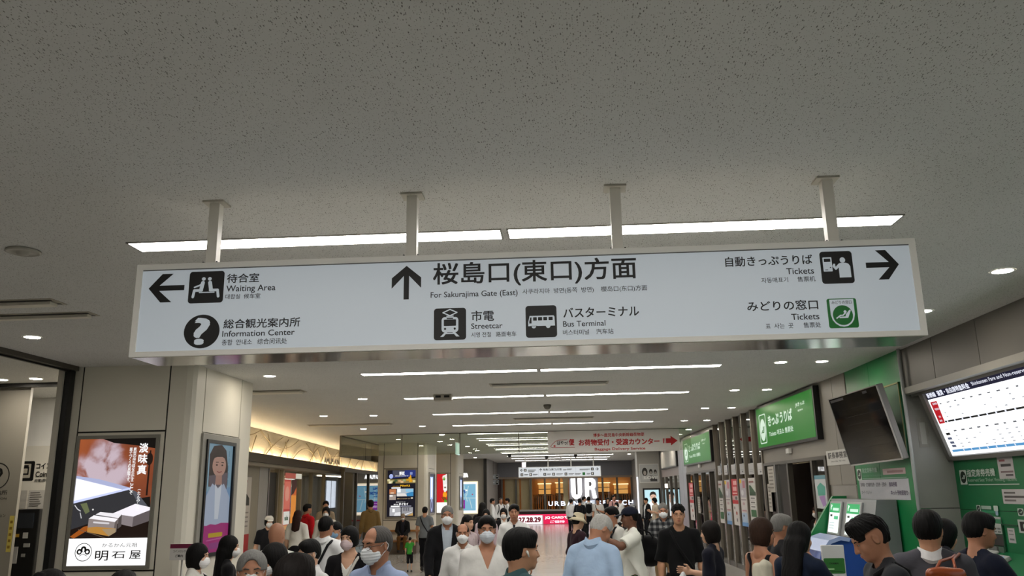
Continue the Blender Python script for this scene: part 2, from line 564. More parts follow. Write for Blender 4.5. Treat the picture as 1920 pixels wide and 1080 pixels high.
def head_prims():
    c = HC
    P = [Ell(c + (0, .014, .030), (.0765, .097, .086), .0),
         Ell(c + (0, .040, -.015), (.066, .062, .075), .03),
         Ell(c + (0, -.026, -.040), (.0625, .068, .078), .035),
         Cone(c + (-.024, -.062, -.088), c + (.024, -.062, -.088), .019, .019, .03),
         Ell(c + (0, -.074, -.098), (.022, .019, .017), .02),
         Ell(c + (.036, -.066, -.036), (.026, .022, .028), .02), Ell(c + (-.036, -.066, -.036), (.026, .022, .028), .02),
         Ell(c + (0, -.074, .026), (.052, .018, .014), .02),
         Ell(c + (.031, -.100, -.002), (.018, .014, .010), .012, sub=True), Ell(c + (-.031, -.100, -.002), (.018, .014, .010), .012, sub=True),
         Cone(c + (0, -.090, .008), c + (0, -.110, -.034), .0085, .012, .014),
         Ell(c + (.012, -.096, -.038), (.009, .010, .008), .008), Ell(c + (-.012, -.096, -.038), (.009, .010, .008), .008),
         Ell(c + (0, -.086, -.069), (.026, .012, .014), .02)]
    for sx in (1, -1):
        R = rotm(0.25 * sx, 0.15)
        P += [Ell(c + (.079 * sx, .012, -.012), (.008, .018, .030), .008, R)]
        P += [Ell(c + (.088 * sx, .008, -.010), (.006, .011, .019), .006, R, sub=True)]
    return P

def hand_prims(w, d, n, curl, side):
    """palm, four fingers and a thumb; d along the forearm, n out of the palm"""
    d = np.array(d, float); d /= np.linalg.norm(d)
    n = np.array(n, float); n = n - d * (n @ d); n /= np.linalg.norm(n)
    b = np.cross(d, n) * side
    R = np.stack([b, n, d], 1)
    P = [Ell(w + d * .048, (.041, .016, .055), .018, R)]
    for o, l in ((-.030, .066), (-.010, .078), (.010, .082), (.030, .074)):
        q = w + d * .088 + b * o
        a1 = curl * 0.8; a2 = curl * 1.7
        m = q + (d * math.cos(a1) + n * math.sin(a1)) * l * .5
        e = m + (d * math.cos(a2) + n * math.sin(a2)) * l * .5
        P += [Cone(q, m, .0095, .0085, .006), Cone(m, e, .0085, .007, .004)]
    t0 = w + d * .030 + b * .034
    t1 = t0 + (d * .55 + b * .62 + n * .35) * .042
    t2 = t1 + (d * .85 + b * .10 + n * .45) * .032
    P += [Cone(t0, t1, .013, .0105, .012), Cone(t1, t2, .0105, .008, .004)]
    return P

ARMS = {
    'down': ((.212, .030, 1.105), (.222, -.035, .865)),
    'swing': ((.215, -.06, 1.115), (.20, -.20, .92)),
    'back': ((.215, .11, 1.12), (.215, .13, .88)),
    'front': ((.225, .015, 1.115), (.085, -.215, 1.07)),
    'phone': ((.215, .00, 1.11), (.07, -.235, 1.20)),
    'chest': ((.245, -.02, 1.15), (.05, -.20, 1.25)),
    'face': ((.20, -.17, 1.22), (.075, -.155, 1.425)),
    'reach': ((.215, -.12, 1.14), (.17, -.36, 1.10)),
    'high': ((.235, -.15, 1.27), (.10, -.33, 1.36)),
    'strap': ((.245, -.02, 1.14), (.13, -.14, 1.30)),
    'knee': ((.20, -.10, 1.12), (.06, -.30, .98)),
    'hold': ((.225, .01, 1.115), (.20, -.21, 1.02)),
}

def arm(spec, sx, slope):
    e, w_ = ARMS[spec] if isinstance(spec, str) else spec
    S = np.array((.163 * sx, .012, 1.358))
    return S, np.array((e[0] * sx, e[1], e[2])), np.array((w_[0] * sx, w_[1], w_[2]))

def torso_prims(g, f=1.0, belly=0.0):
    """g: growth over the skin; f: shoulder breadth factor"""
    return [Ell((0, .006, 1.245), (.152 * f + g, .098 + g, .165 + g), .0),
            Cone((-.118 * f, .014, 1.362), (.118 * f, .014, 1.362), .044 + g, .044 + g, .05),
            Cone((-.045, .024, 1.425), (-.140 * f, .014, 1.372), .034 + g, .036 + g, .03),
            Cone((.045, .024, 1.425), (.140 * f, .014, 1.372), .034 + g, .036 + g, .03),
            Ell((0, .002 - belly * .4, 1.07), (.138 + g + belly * .4, .098 + g + belly, .17 + g), .08),
            Ell((0, .008, .935), (.155 + g, .108 + g, .125 + g), .08)]

def legs_prims(g, stride=0.0, sit=False, wide=0.0):
    P = []
    for sx in (1, -1):
        h = np.array((.082 * sx, .01, .90))
        if sit:
            kn = np.array((.10 * sx, -.40, .90)); an = np.array((.10 * sx, -.42, .52))
        else:
            kn = np.array(((.092 + wide) * sx, -.012 - stride * sx * .20, .485)); an = np.array(((.092 + wide) * sx, .035 - stride * sx * .36 + abs(stride) * .04, .085))
        P += [Cone(h, kn, .083 + g, .058 + g * 1.1, .04), Cone(kn, an, .056 + g * 1.2, .040 + g * 1.3, .03)]
        s = (kn, an)
    return P

def leg_ends(stride=0.0, sit=False, wide=0.0):
    r = []
    for sx in (1, -1):
        if sit: r.append(np.array((.10 * sx, -.42, .52)))
        else: r.append(np.array(((.092 + wide) * sx, .035 - stride * sx * .36 + abs(stride) * .04, .085)))
    return r

def hair_shape(style):
    """returns prims and cuts in head space (origin at head centre)"""
    t = .013
    cut = []
    face_w, face_t = .070, .106
    if style in ('short', 'spiky', 'bun', 'crop', 'part', 'swept'):
        if style == 'swept': face_w, face_t = .066, .128
        if style == 'crop': t = .007
        if style == 'spiky': t = .015
        P = [Ell((0, .016, .034), (.0765 + t, .097 + t, .086 + t), 0), Ell((0, .042, -.012), (.066 + t * .8, .062 + t, .074), .03)]
        if style in ('short', 'part'):
            P += [Ell((.02 if style == 'part' else 0, -.045, .085), (.06, .05, .035), .03)]
        if style == 'spiky':
            P += [Ell((0, -.040, .098), (.052, .050, .036), .02)]
        if style == 'bun': P += [Ell((0, .10, .085), (.036, .036, .036), .01)]
        jag = .10 if style in ('short', 'part', 'spiky') else .03
        cut.append(lambda X, Y, Z: -(np.sqrt((X / face_w) ** 2 + ((Y + .112) / .088) ** 2 + ((Z + .040) / face_t) ** 2) - 1 - jag * np.sin(95 * X + 1) * np.sin(41 * X) - (.12 * X / .07 if style == 'part' else 0)) * .06)
        if style == 'spiky': cut.append(lambda X, Y, Z: np.minimum(np.abs(X) - .066 - .10 * np.maximum(Z - .0, 0), .045 - Z) + 0 * Y)
        cut.append(lambda X, Y, Z: -(Z + .072) + 0 * X)
        cut.append(lambda X, Y, Z: np.minimum(np.minimum(.022 - Y, -(Z - .012)), np.abs(X) - .035) + 0 * X)
    elif style in ('fringe_ring', 'receding'):
        t = .008
        P = [Ell((0, .016, .030), (.0765 + t, .097 + t, .086 + t * .4), 0), Ell((0, .042, -.012), (.066 + t, .062 + t, .074), .03)]
        if style == 'fringe_ring':
            cut.append(lambda X, Y, Z: -(np.sqrt((X / .066) ** 2 + ((Y + .045) / .115) ** 2 + ((Z - .075) / .085) ** 2) - 1) * .06)
        else:
            cut.append(lambda X, Y, Z: -(np.sqrt((X / .064) ** 2 + ((Y + .085) / .085) ** 2 + ((Z - .060) / .075) ** 2) - 1) * .06)
        cut.append(lambda X, Y, Z: -(np.sqrt((X / .074) ** 2 + ((Y + .115) / .085) ** 2 + ((Z + .020) / .10) ** 2) - 1) * .06)
        cut.append(lambda X, Y, Z: -(Z + .072) + 0 * X)
        cut.append(lambda X, Y, Z: np.minimum(np.minimum(.026 - Y, -(Z - .018)), np.abs(X) - .035) + 0 * X)
    elif style in ('bob', 'bobcut'):
        P = [Ell((0, .016, .036), (.090, .110, .099), 0), Ell((0, .022, -.040), (.092, .100, .120), .04)]
        fw = .056 if style == 'bob' else .064
        cut.append(lambda X, Y, Z: -(np.sqrt((X / fw) ** 2 + ((Y + .125) / .100) ** 2 + ((Z + .060) / .115) ** 2) - 1) * .06)
        zb = -.135 if style == 'bob' else -.085
        cut.append(lambda X, Y, Z: -(Z - zb - .25 * np.minimum(Y, 0.05)) + 0 * X)
    elif style in ('long', 'verylong'):
        L = -.30 if style == 'long' else -.46
        P = [Ell((0, .016, .036), (.089, .109, .098), 0), Ell((0, .030, -.050), (.090, .095, .120), .04),
             Cone((-.045, .072, -.06), (-.055, .092, L), .052, .040, .03), Cone((.045, .072, -.06), (.055, .092, L), .052, .040, .03),
             Cone((0, .085, -.06), (0, .100, L - .02), .052, .042, .03)]
        cut.append(lambda X, Y, Z: -(np.sqrt((X / .058) ** 2 + ((Y + .125) / .100) ** 2 + ((Z + .060) / .115) ** 2) - 1) * .06)
    elif style == 'pony':
        P = [Ell((0, .016, .034), (.0865, .108, .097), 0), Ell((0, .042, -.012), (.074, .072, .076), .03),
             Cone((0, .115, .02), (0, .150, -.10), .026, .030, .015), Cone((0, .150, -.10), (0, .140, -.24), .030, .012, .015)]
        cut.append(lambda X, Y, Z: -(np.sqrt((X / .068) ** 2 + ((Y + .112) / .085) ** 2 + ((Z + .045) / .100) ** 2) - 1) * .06)
        cut.append(lambda X, Y, Z: np.where(Y < .09, np.minimum(np.minimum(.022 - Y, -(Z - .006)), np.abs(X) - .035), -1) + 0 * X)
    return P, cut

HAIRC = {'black': '060505', 'soft': '120d0b', 'brown': '2c1c13', 'grey': '6f6e6b', 'silver': '9a9995', 'darkgrey': '454341', 'red': '2a1611'}

def hair_mat(col):
    key = ('hair', col)
    if key in _MATS: return _MATS[key]
    m, nt, b = node_mat('hair_' + col)
    tc = nt.nodes.new('ShaderNodeTexCoord')
    mp = nt.nodes.new('ShaderNodeMapping'); mp.inputs['Scale'].default_value = (110, 110, 9)
    n = nt.nodes.new('ShaderNodeTexNoise'); n.inputs['Scale'].default_value = 1.6; n.inputs['Detail'].default_value = 4
    nt.links.new(tc.outputs['Object'], mp.inputs[0]); nt.links.new(mp.outputs[0], n.inputs['Vector'])
    mx = nt.nodes.new('ShaderNodeMix'); mx.data_type = 'RGBA'
    c = lin(HAIRC[col])
    mx.inputs[6].default_value = (*[x * .55 for x in c], 1); mx.inputs[7].default_value = (*[min(1, x * 1.55 + .004) for x in c], 1)
    nt.links.new(n.outputs['Fac'], mx.inputs[0]); nt.links.new(mx.outputs[2], b.inputs['Base Color'])
    b.inputs['Roughness'].default_value = .62
    b.inputs['Specular IOR Level'].default_value = .14
    bp = nt.nodes.new('ShaderNodeBump'); bp.inputs['Strength'].default_value = .35; bp.inputs['Distance'].default_value = .004
    nt.links.new(n.outputs['Fac'], bp.inputs['Height']); nt.links.new(bp.outputs[0], b.inputs['Normal'])
    _MATS[key] = m
    return m

def cloth_mat(col, kind='plain'):
    key = ('cloth', col, kind)
    if key in _MATS: return _MATS[key]
    m, nt, b = node_mat('fabric_%s_%s' % (kind, col))
    N, L = nt.nodes, nt.links
    tc = N.new('ShaderNodeTexCoord')
    n = N.new('ShaderNodeTexNoise'); n.inputs['Scale'].default_value = 5; n.inputs['Detail'].default_value = 5; n.inputs['Distortion'].default_value = .8
    L.new(tc.outputs['Object'], n.inputs['Vector'])
    c = lin(col)
    mx = N.new('ShaderNodeMix'); mx.data_type = 'RGBA'
    L.new(n.outputs['Fac'], mx.inputs[0])
    mx.inputs[6].default_value = (*[x * .9 for x in c], 1); mx.inputs[7].default_value = (*[min(1, x * 1.08) for x in c], 1)
    colr = mx.outputs[2]
    if kind == 'plaid':
        pr = None
        for ax in (0, 2):
            sx = N.new('ShaderNodeSeparateXYZ'); L.new(tc.outputs['Object'], sx.inputs[0])
            a = N.new('ShaderNodeMath'); a.operation = 'MULTIPLY'; L.new(sx.outputs[ax], a.inputs[0]); a.inputs[1].default_value = 2 * math.pi / .085
            s_ = N.new('ShaderNodeMath'); s_.operation = 'SINE'; L.new(a.outputs[0], s_.inputs[0])
            g = N.new('ShaderNodeMath'); g.operation = 'GREATER_THAN'; L.new(s_.outputs[0], g.inputs[0]); g.inputs[1].default_value = 0.1
            if pr is None: pr = g.outputs[0]
            else:
                q = N.new('ShaderNodeMath'); q.operation = 'ADD'; L.new(pr, q.inputs[0]); L.new(g.outputs[0], q.inputs[1]); pr = q.outputs[0]
        rp = N.new('ShaderNodeValToRGB')
        hv = N.new('ShaderNodeMath'); hv.operation = 'MULTIPLY'; hv.inputs[1].default_value = .5; L.new(pr, hv.inputs[0])
        L.new(hv.outputs[0], rp.inputs[0])
        rp.color_ramp.interpolation = 'CONSTANT'
        rp.color_ramp.elements[0].color = (.012, .013, .016, 1); rp.color_ramp.elements[1].position = .4; rp.color_ramp.elements[1].color = (.06, .062, .065, 1)
        e = rp.color_ramp.elements.new(.9); e.color = (.22, .225, .23, 1)
        colr = rp.outputs[0]
    if kind == 'swirl':
        wv = N.new('ShaderNodeTexWave'); wv.inputs['Scale'].default_value = 7; wv.inputs['Distortion'].default_value = 9; wv.inputs['Detail'].default_value = 1; wv.inputs['Detail Scale'].default_value = .9
        L.new(tc.outputs['Object'], wv.inputs['Vector'])
        rp = N.new('ShaderNodeValToRGB'); rp.color_ramp.interpolation = 'CONSTANT'; L.new(wv.outputs['Fac'], rp.inputs[0])
        rp.color_ramp.elements[0].color = (.006, .007, .006, 1); rp.color_ramp.elements[1].position = .55; rp.color_ramp.elements[1].color = (.05, .13, .05, 1)
        colr = rp.outputs[0]
    L.new(colr, b.inputs['Base Color'])
    b.inputs['Roughness'].default_value = .85
    b.inputs['Specular IOR Level'].default_value = .15
    b.inputs['Sheen Weight'].default_value = .05
    n2 = N.new('ShaderNodeTexNoise'); n2.inputs['Scale'].default_value = 7; n2.inputs['Detail'].default_value = 3; n2.inputs['Distortion'].default_value = .3
    L.new(tc.outputs['Object'], n2.inputs['Vector'])
    bp = N.new('ShaderNodeBump'); bp.inputs['Strength'].default_value = .35; bp.inputs['Distance'].default_value = .03
    L.new(n2.outputs['Fac'], bp.inputs['Height']); L.new(bp.outputs[0], b.inputs['Normal'])
    _MATS[key] = m
    return m

SKIN = {'fair': 'c99f84', 'mid': 'b98a6c', 'tan': 'a4745a', 'dark': '6b4836'}

def skin_mat(k):
    return mat(SKIN[k], rough=.5, var=.07, scale=20, spec=.35, bump=.05, bscale=120)

def person(label, x, y, h, face=0.0, head=(0, 0, 0), skin='mid', hair='short', hairc='black', top='tee', topc='eeeeee', bottom='trousers', botc='14161a',
           arms=('down', 'down'), mask=None, glasses=False, inner='e8e8e6', sleeves=None, stride=0.0, cap=None, capc='f0ece4', lean=0.0, fat=0.0, width=1.0,
           sit=False, kindtop='plain', kindbot='plain', tie=None, collar=None, group=None, palm=None, curl=0.6, shoes='15130f', hat=None, z0=0.0, kid=False, strap=None, pack=None, bud=False):
    """one figure. face: degrees the body turns from the near end (0) towards the picture's right (+90). head: extra yaw, pitch down, tilt"""
    dist = math.hypot(x, y)
    c0 = max(.0042, min(.022, 1.15 * dist / 1539.0))
    s = h / 1.672
    cf = c0 / s
    cb = min(.03, max(.014, 2.2 * cf))
    zvis = (1.95 - .106 * y - .1) / s
    hy, hp, hr = [math.radians(a) for a in head]
    RH = rotm(hy, hp, hr)
    if kid: headk = 1.35
    else: headk = 1.0
    L = math.radians(lean)
    RL = rotm(0, L)                     # forward lean of everything over the hips
    hip = np.array((0, 0, .93))
    def bend(V):
        if abs(lean) < .1: return V
        t = np.clip((V[:, 2] - .88) / .25, 0, 1)
        out = V.copy()
        ca, sa = np.cos(L * t), np.sin(L * t)
        yy = V[:, 1]; zz = V[:, 2] - .93
        out[:, 1] = np.where(zz > -.1, yy * ca - zz * sa, yy); out[:, 2] = np.where(zz > -.1, yy * sa + zz * ca + .93, V[:, 2])
        return out
    def headk_f(V):
        return (V - PIV) * headk + PIV if kid else V
    ro = math.radians(face)
    # body -------------------------------------------------------
    P = [p.xf(RH, PIV) for p in head_prims()]
    P += [Cone(RH @ (np.array((0, .018, 1.53)) - PIV) * HS + PIV, (0, .026, 1.40), .048, .053, .03)]
    g = -.012
    P += torso_prims(g, width)
    P += legs_prims(-.012, stride, sit)
    fine = [((-.11, -.15, 1.36), (.11, .16, 1.75))]
    bare = {'tee': .55, 'dress': .4, 'tank': 0.0, 'polo': .55, 'vest': 0.55}.get(top, 1.9) if sleeves is None else sleeves
    hands = []
    for sx, sp in ((1, arms[0]), (-1, arms[1])):
        S, E, W = arm(sp, sx, 0)
        if bare >= 1.8:
            P += [Cone(S, E, .034, .030, .03), Cone(E, W, .030, .024, .02)]
        else:
            P += [Cone(S, E, .046, .037, .03), Cone(E, E + (W - E) * .35, .038, .038, .02), Cone(E + (W - E) * .3, W, .037, .026, .02)]
        d = W - E
        pn = np.array((-sx * 1.0, .05, .0)) if palm is None else np.array((-sx * palm[0], palm[1], palm[2]))
        if abs(pn @ d) > .9 * np.linalg.norm(pn) * np.linalg.norm(d): pn = np.array((-.3 * sx, -.2, -1))
        cu = curl
        hp_ = hand_prims(W, d, pn, cu, -sx)
        P += hp_
        lo = np.min([q.bbox()[0] for q in hp_], 0); hi = np.max([q.bbox()[1] for q in hp_], 0)
        if hi[2] > zvis and c0 < .012: fine.append((lo - .01, hi + .01))
        if bare < 1.8 and E[2] > zvis - .1 and c0 < .008:
            fine.append((np.minimum(E, W) - .05, np.maximum(E, W) + .05))
    V, Fq = sdf_mesh(P, cb, fine, cf)
    R3 = rotm(ro)
    def place(V):
        V = bend(V)
        V = V * s
        V = V @ R3.T
        return V
    body = bpy.data.objects.new('person', mesh_np('person', place(V), Fq, [skin_mat(skin)]))
    COL.objects.link(body)
    body.location = (x, y, z0)
    tag(body, label, 'person', group)
    def kid_(name, V, Fq, mats, mi=None, lab=None):
        o = bpy.data.objects.new(name, mesh_np(name, place(V), Fq, mats, mi))
        COL.objects.link(o); o.parent = body
        if lab: o['label'] = lab
        return o
    def kid_mb(name, mb, lab=None, headspace=False):
        vv = np.array(mb.v, float)
        if headspace: vv = (vv + HC - PIV) @ RH.T * HS + PIV
        mb.v = [tuple(q) for q in place(vv)]
        o = mb.build(name); o.parent = body
        if lab: o['label'] = lab
        return o
    def H(V):
        return (V + HC - PIV) @ RH.T * HS + PIV
    def wrinkle(a, seed):
        r = random.Random(seed)
        p = [r.uniform(0, 6) for _ in range(6)]
        return lambda X, Y, Z: a * (np.sin(26 * Z + 9 * X + 3 * np.sin(11 * X + p[0]) + p[1]) * np.sin(14 * X + 6 * Z + p[2]) + .6 * np.sin(31 * Z - 17 * X + 12 * Y + p[3]) * np.sin(19 * Y + p[4]))
    # top --------------------------------------------------------
    sd = hash((round(x, 2), round(y, 2))) % 1000
    ct = min(cb, max(.0062, 1.35 * cf))
    gt = .006 + fat * .3
    hem = {'tee': .86, 'shirt': .90, 'vneck': .84, 'jacket': .78, 'cardigan': .84, 'tank': .88, 'dress': .50, 'polo': .88, 'sweat': .86, 'vest': .90}[top]
    if top in ('jacket',): gt = .016 + fat * .3
    T = torso_prims(gt, width, fat)
    if hem < .89:
        T += [Ell((0, .006, .93), (.166 + gt + fat * .4, .122 + gt + fat, .21), .04)]
    if hem < .6:
        T += [Cone((0, .008, .95), (0, .008, hem), .155, .165 if top != 'dress' else .20, .06)]
    sl = []
    for sx, sp in ((1, arms[0]), (-1, arms[1])):
        S, E, W = arm(sp, sx, 0)
        ga = gt + .008
        if top == 'tank': continue
        if bare >= 1.8:
            T += [Cone(S, E, .044 + ga, .037 + ga, .035), Cone(E, E + (W - E) * .97, .037 + ga, .027 + ga, .02)]
        else:
            q = S + (E - S) * (bare + .3)
            T += [Cone(S, q, .046 + ga, .050 + ga, .035)]
            dd = (E - S) / np.linalg.norm(E - S); qq = S + (E - S) * (bare + .25)
            sl.append((dd, qq, sx))
    cuts = [lambda X, Y, Z: (hem - Z) + 0 * X]
    # neck opening
    if top in ('vneck', 'cardigan'):
        dp = .165 if top == 'vneck' else .24; hw_ = .064 if top == 'vneck' else .078
        cuts.append(lambda X, Y, Z: np.where(Y < .03, .8 * ((Z - 1.425 + dp) * (hw_ / dp) - np.abs(X)), -1) + 0 * X)
        cuts.append(lambda X, Y, Z: -np.sqrt(X ** 2 + (Y - .02) ** 2) * .9 + np.where(Z > 1.40, .066, -1))
    elif top == 'tank':
        cuts.append(lambda X, Y, Z: np.where(Y > .0, .8 * ((Z - 1.10) * .40 - np.abs(X)), -1))
        cuts.append(lambda X, Y, Z: Z - 1.40 + 0 * X)
    elif top in ('tee', 'sweat', 'dress'):
        cuts.append(lambda X, Y, Z: np.where(Z > 1.395 - .2 * np.maximum(-Y, 0) + .22 * np.maximum(Y, 0), .064 - np.sqrt(X ** 2 + (Y - .020) ** 2), -1))
    elif top in ('jacket',):
        cuts.append(lambda X, Y, Z: np.where(Y < .0, .8 * (.028 + np.clip(Z - 1.05, 0, 1) * .10 - np.abs(X)), -1) + 0 * X)
        cuts.append(lambda X, Y, Z: np.where(Z > 1.42, .062 - np.sqrt(X ** 2 + (Y - .02) ** 2), -1))
    else:
        cuts.append(lambda X, Y, Z: np.where(Z > 1.405 - .75 * np.maximum(-Y - .01, 0), .054 - np.sqrt(X ** 2 + (Y - .02) ** 2), -1))
    for dd, qq, sx in sl:
        cuts.append(lambda X, Y, Z, dd=dd, qq=qq, sx=sx: np.where(X * sx > .14, (X - qq[0]) * dd[0] + (Y - qq[1]) * dd[1] + (Z - qq[2]) * dd[2], -1))
    wr = .0045 if c0 < .014 else .0
    V, Fq = sdf_mesh(T, ct, cuts=cuts, disp=wrinkle(wr, sd) if wr else None)
    nm = {'tee': 't_shirt', 'shirt': 'shirt', 'vneck': 'sweater', 'jacket': 'jacket', 'cardigan': 'cardigan', 'tank': 'top', 'dress': 'dress', 'polo': 'shirt', 'sweat': 'sweatshirt', 'vest': 'vest'}[top]
    kid_(nm, V, Fq, [cloth_mat(topc, kindtop)])
    if top == 'vest':       # sleeves of the shirt under the vest
        pass
    if top in ('jacket', 'cardigan', 'vneck') and inner:
        T2 = torso_prims(.001, width, fat)
        ic = [lambda X, Y, Z: (.86 - Z) + 0 * X]
        if top != 'jacket':
            ic.append(lambda X, Y, Z: Z - 1.36 + .5 * np.maximum(0, .06 - np.abs(X)) * 2.2 + 0 * X)
        else:
            ic.append(lambda X, Y, Z: np.where(Z > 1.40, .058 - np.sqrt(X ** 2 + (Y - .02) ** 2), -1))
        V, Fq = sdf_mesh(T2, ct, cuts=ic)
        kid_('undershirt', V, Fq, [cloth_mat(inner)])
    # collar
    if collar is None: collar = top in ('shirt', 'jacket', 'polo')
    if collar:
        cm = cloth_mat(inner if top == 'jacket' else topc)
        mb = MB(); n = 26; gap = .42
        vs = []; fs = []
        for i in range(n + 1):
            q = -math.pi / 2 + gap + (2 * math.pi - 2 * gap) * i / n
            fr = max(0, -math.sin(q))
            for (r, z) in ((.054, 1.365 - .010 * fr), (.056, 1.445 - .034 * fr), (.062, 1.452 - .036 * fr), (.077 + .006 * fr ** 3, 1.405 - .045 * fr - .035 * fr ** 4), (.056, 1.372 - .010 * fr)):
                vs.append((r * math.cos(q), .022 + r * .98 * math.sin(q), z + .026 * abs(math.cos(q)) ** 1.5))
        for i in range(n):
            for k in range(5):
                fs.append((i * 5 + k, (i + 1) * 5 + k, (i + 1) * 5 + (k + 1) % 5, i * 5 + (k + 1) % 5))
        fs += [tuple(range(5)), tuple(reversed(range(n * 5, n * 5 + 5)))]
        mb.add(vs, fs, cm, False)
        kid_mb('collar', mb)
        if top in ('shirt', 'polo') and c0 < .012:
            mb = MB()
            bm_ = mat('aaa8a2', .4)
            for k in range(6):
                z = 1.33 - k * .085
                yy = -.104 - gt - .012 * math.sin((1.33 - z) * 5) - fat * (1 if z < 1.2 else .4)
                mb.lathe((0, 0, 0), [(.0001, -.002), (.0075, -.002), (.0075, .002), (.0001, .002)], bm_, 8)
                for j in range(len(mb.v) - 32, len(mb.v)):
                    a = mb.v[j]; mb.v[j] = (a[0], yy + a[2], z + a[1])
            kid_mb('buttons', mb)
    if tie:
        mb = MB(); tm = cloth_mat(tie)
        prof = [(1.405, -.060, .018), (1.365, -.080, .013), (1.30, -.103, .022), (1.15, -.112, .030), (1.02, -.112, .036), (.97, -.112, .002)]
        vs = []
        for z, yy, hw in prof:
            vs += [(-hw, yy - gt, z), (hw, yy - gt, z), (hw, yy + .02, z), (-hw, yy + .02, z)]
        fs = []
        for i in range(len(prof) - 1):
            fs += [(4 * i + k, 4 * i + (k + 1) % 4, 4 * i + 4 + (k + 1) % 4, 4 * i + 4 + k) for k in range(4)]
        mb.add(vs, fs + [(3, 2, 1, 0)], tm)
        kid_mb('necktie', mb)
    # bottom -----------------------------------------------------
    cb2 = min(.03, max(.013, 2.0 * cf))
    if bottom in ('trousers', 'shorts'):
        B = legs_prims(.008, stride, sit) + [Ell((0, .008, .930), (.148, .104, .10), .05)]
        lim = .075 if bottom == 'trousers' else .42
        bc = [lambda X, Y, Z: Z - .97 + 0 * X]
        if not sit: bc.append(lambda X, Y, Z: lim - Z + 0 * X)
        V, Fq = sdf_mesh(B, cb2, cuts=bc, disp=wrinkle(.005, sd + 5))
        kid_('trousers' if bottom == 'trousers' else 'shorts', V, Fq, [cloth_mat(botc, kindbot)])
    else:
        B = [Ell((0, .008, .935), (.160, .114, .12), 0), Cone((0, .008, .93), (0, .008, .42), .145, .20, .06)]
        V, Fq = sdf_mesh(B, cb2, cuts=[lambda X, Y, Z: Z - 1.02 + 0 * X, lambda X, Y, Z: (.40 if bottom == 'skirt' else .25) - Z + 0 * X])
        kid_('skirt', V, Fq, [cloth_mat(botc, kindbot)])
    for e in leg_ends(stride, sit):
        Q = [Cone(e + (0, .02, -.03), e + (0, -.17, -.045), .045, .038, 0), Cone(e + (0, .01, .03), e + (0, .01, -.03), .042, .044, .02)]
        zb = e[2] - .085
        V, Fq = sdf_mesh(Q, max(.012, cf * 1.5), cuts=[lambda X, Y, Z: zb - Z + 0 * X])
        kid_('shoe', V, Fq, [mat(shoes, .5)])
    # hair -------------------------------------------------------
    if hair:
        HP, hc = hair_shape(hair)
        r = random.Random(sd)
        ph = r.uniform(0, 6)
        amp = .0042 if hair == 'spiky' else .0016
        ch = max(.0045, min(.016, cf * 1.1))
        def disp(X, Y, Z):
            a = np.arctan2(X, Y + .02)
            return amp * (np.sin(26 * a + 3 * np.sin(30 * Z + ph) + ph) * .6 + np.sin(47 * a - 40 * Z + 2 * ph) * .5 + (np.sin(90 * X + ph) * np.sin(80 * Y) if hair == 'spiky' else 0))
        V, Fq = sdf_mesh(HP, ch, cuts=hc, disp=disp if ch < .012 else None)
        if len(V): kid_('hair', H(V), Fq, [hair_mat(hairc)])
    # face details -------------------------------------------------
    if c0 < .016:
        for sx in (1, -1):
            V, Fq = sdf_mesh([Ell((.0305 * sx, -.0825, -.001), (.0120, .007, .0044), 0)], .0022)
            mi = ((V[Fq].mean(1) - np.array((.0305 * sx, -.089, -.001))) ** 2 * np.array((1, .3, 1))).sum(1) < .0062 ** 2
            kid_('eye', H(V), Fq, [mat('8d857c', .3), mat('120c09', .2)], mi.astype(int))
            V, Fq = sdf_mesh([Cone((.016 * sx, -.0945, .0205), (.036 * sx, -.0905, .0255), .0042, .0038, 0), Cone((.036 * sx, -.0905, .0255), (.048 * sx, -.079, .0205), .0038, .0022, .003)], .003)
            kid_('eyebrow', H(V), Fq, [hair_mat('soft' if hairc not in ('grey', 'silver') else 'darkgrey')])
        if not mask:
            V, Fq = sdf_mesh([Cone((-.019, -0.0960, -.0660), (0, -0.1010, -.0640), .0034, .0050, 0), Cone((.019, -0.0960, -.0660), (0, -0.1010, -.0640), .0034, .0050, 0), Cone((-.013, -0.0975, -.0735), (.013, -0.0975, -.0735), .0055, .0055, 0)], .003)
            kid_('lips', H(V), Fq, [mat({'dark': '59332c'}.get(skin, '9a5a4c'), .45)])
    if mask:
        M = [Ell((0, -.050, -.056), (.0695, .0705, .060), 0), Cone((0, -.104, -.026), (0, -.112, -.052), .012, .012, .03), Ell((0, -.066, -.096), (.034, .026, .022), .02)]
        mc = [lambda X, Y, Z: Y + .012 + .0 * X + 0 * Z, lambda X, Y, Z: Z + .012 - .010 * np.cos(X * 40) + 0 * Y]
        V, Fq = sdf_mesh(M, max(.004, cf), cuts=mc, disp=(lambda X, Y, Z: .0016 * np.sin(Z * 330)) if c0 < .008 else None)
        mk = kid_('face_mask', H(V), Fq, [mat(mask, .8, var=.03)])
        if c0 < .012:
            for sx in (1, -1):
                mb = MB(); mm = mat(mask, .8, var=.03)
                mb.tube([(.060 * sx, -.040, -.022), (.074 * sx, -.010, .004), (.083 * sx, .018, .016), (.088 * sx, .030, -.006), (.083 * sx, .020, -.030), (.074 * sx, -.004, -.050), (.058 * sx, -.036, -.088)], .0022, mm, 5)
                kid_mb('ear_loop', mb, headspace=True)
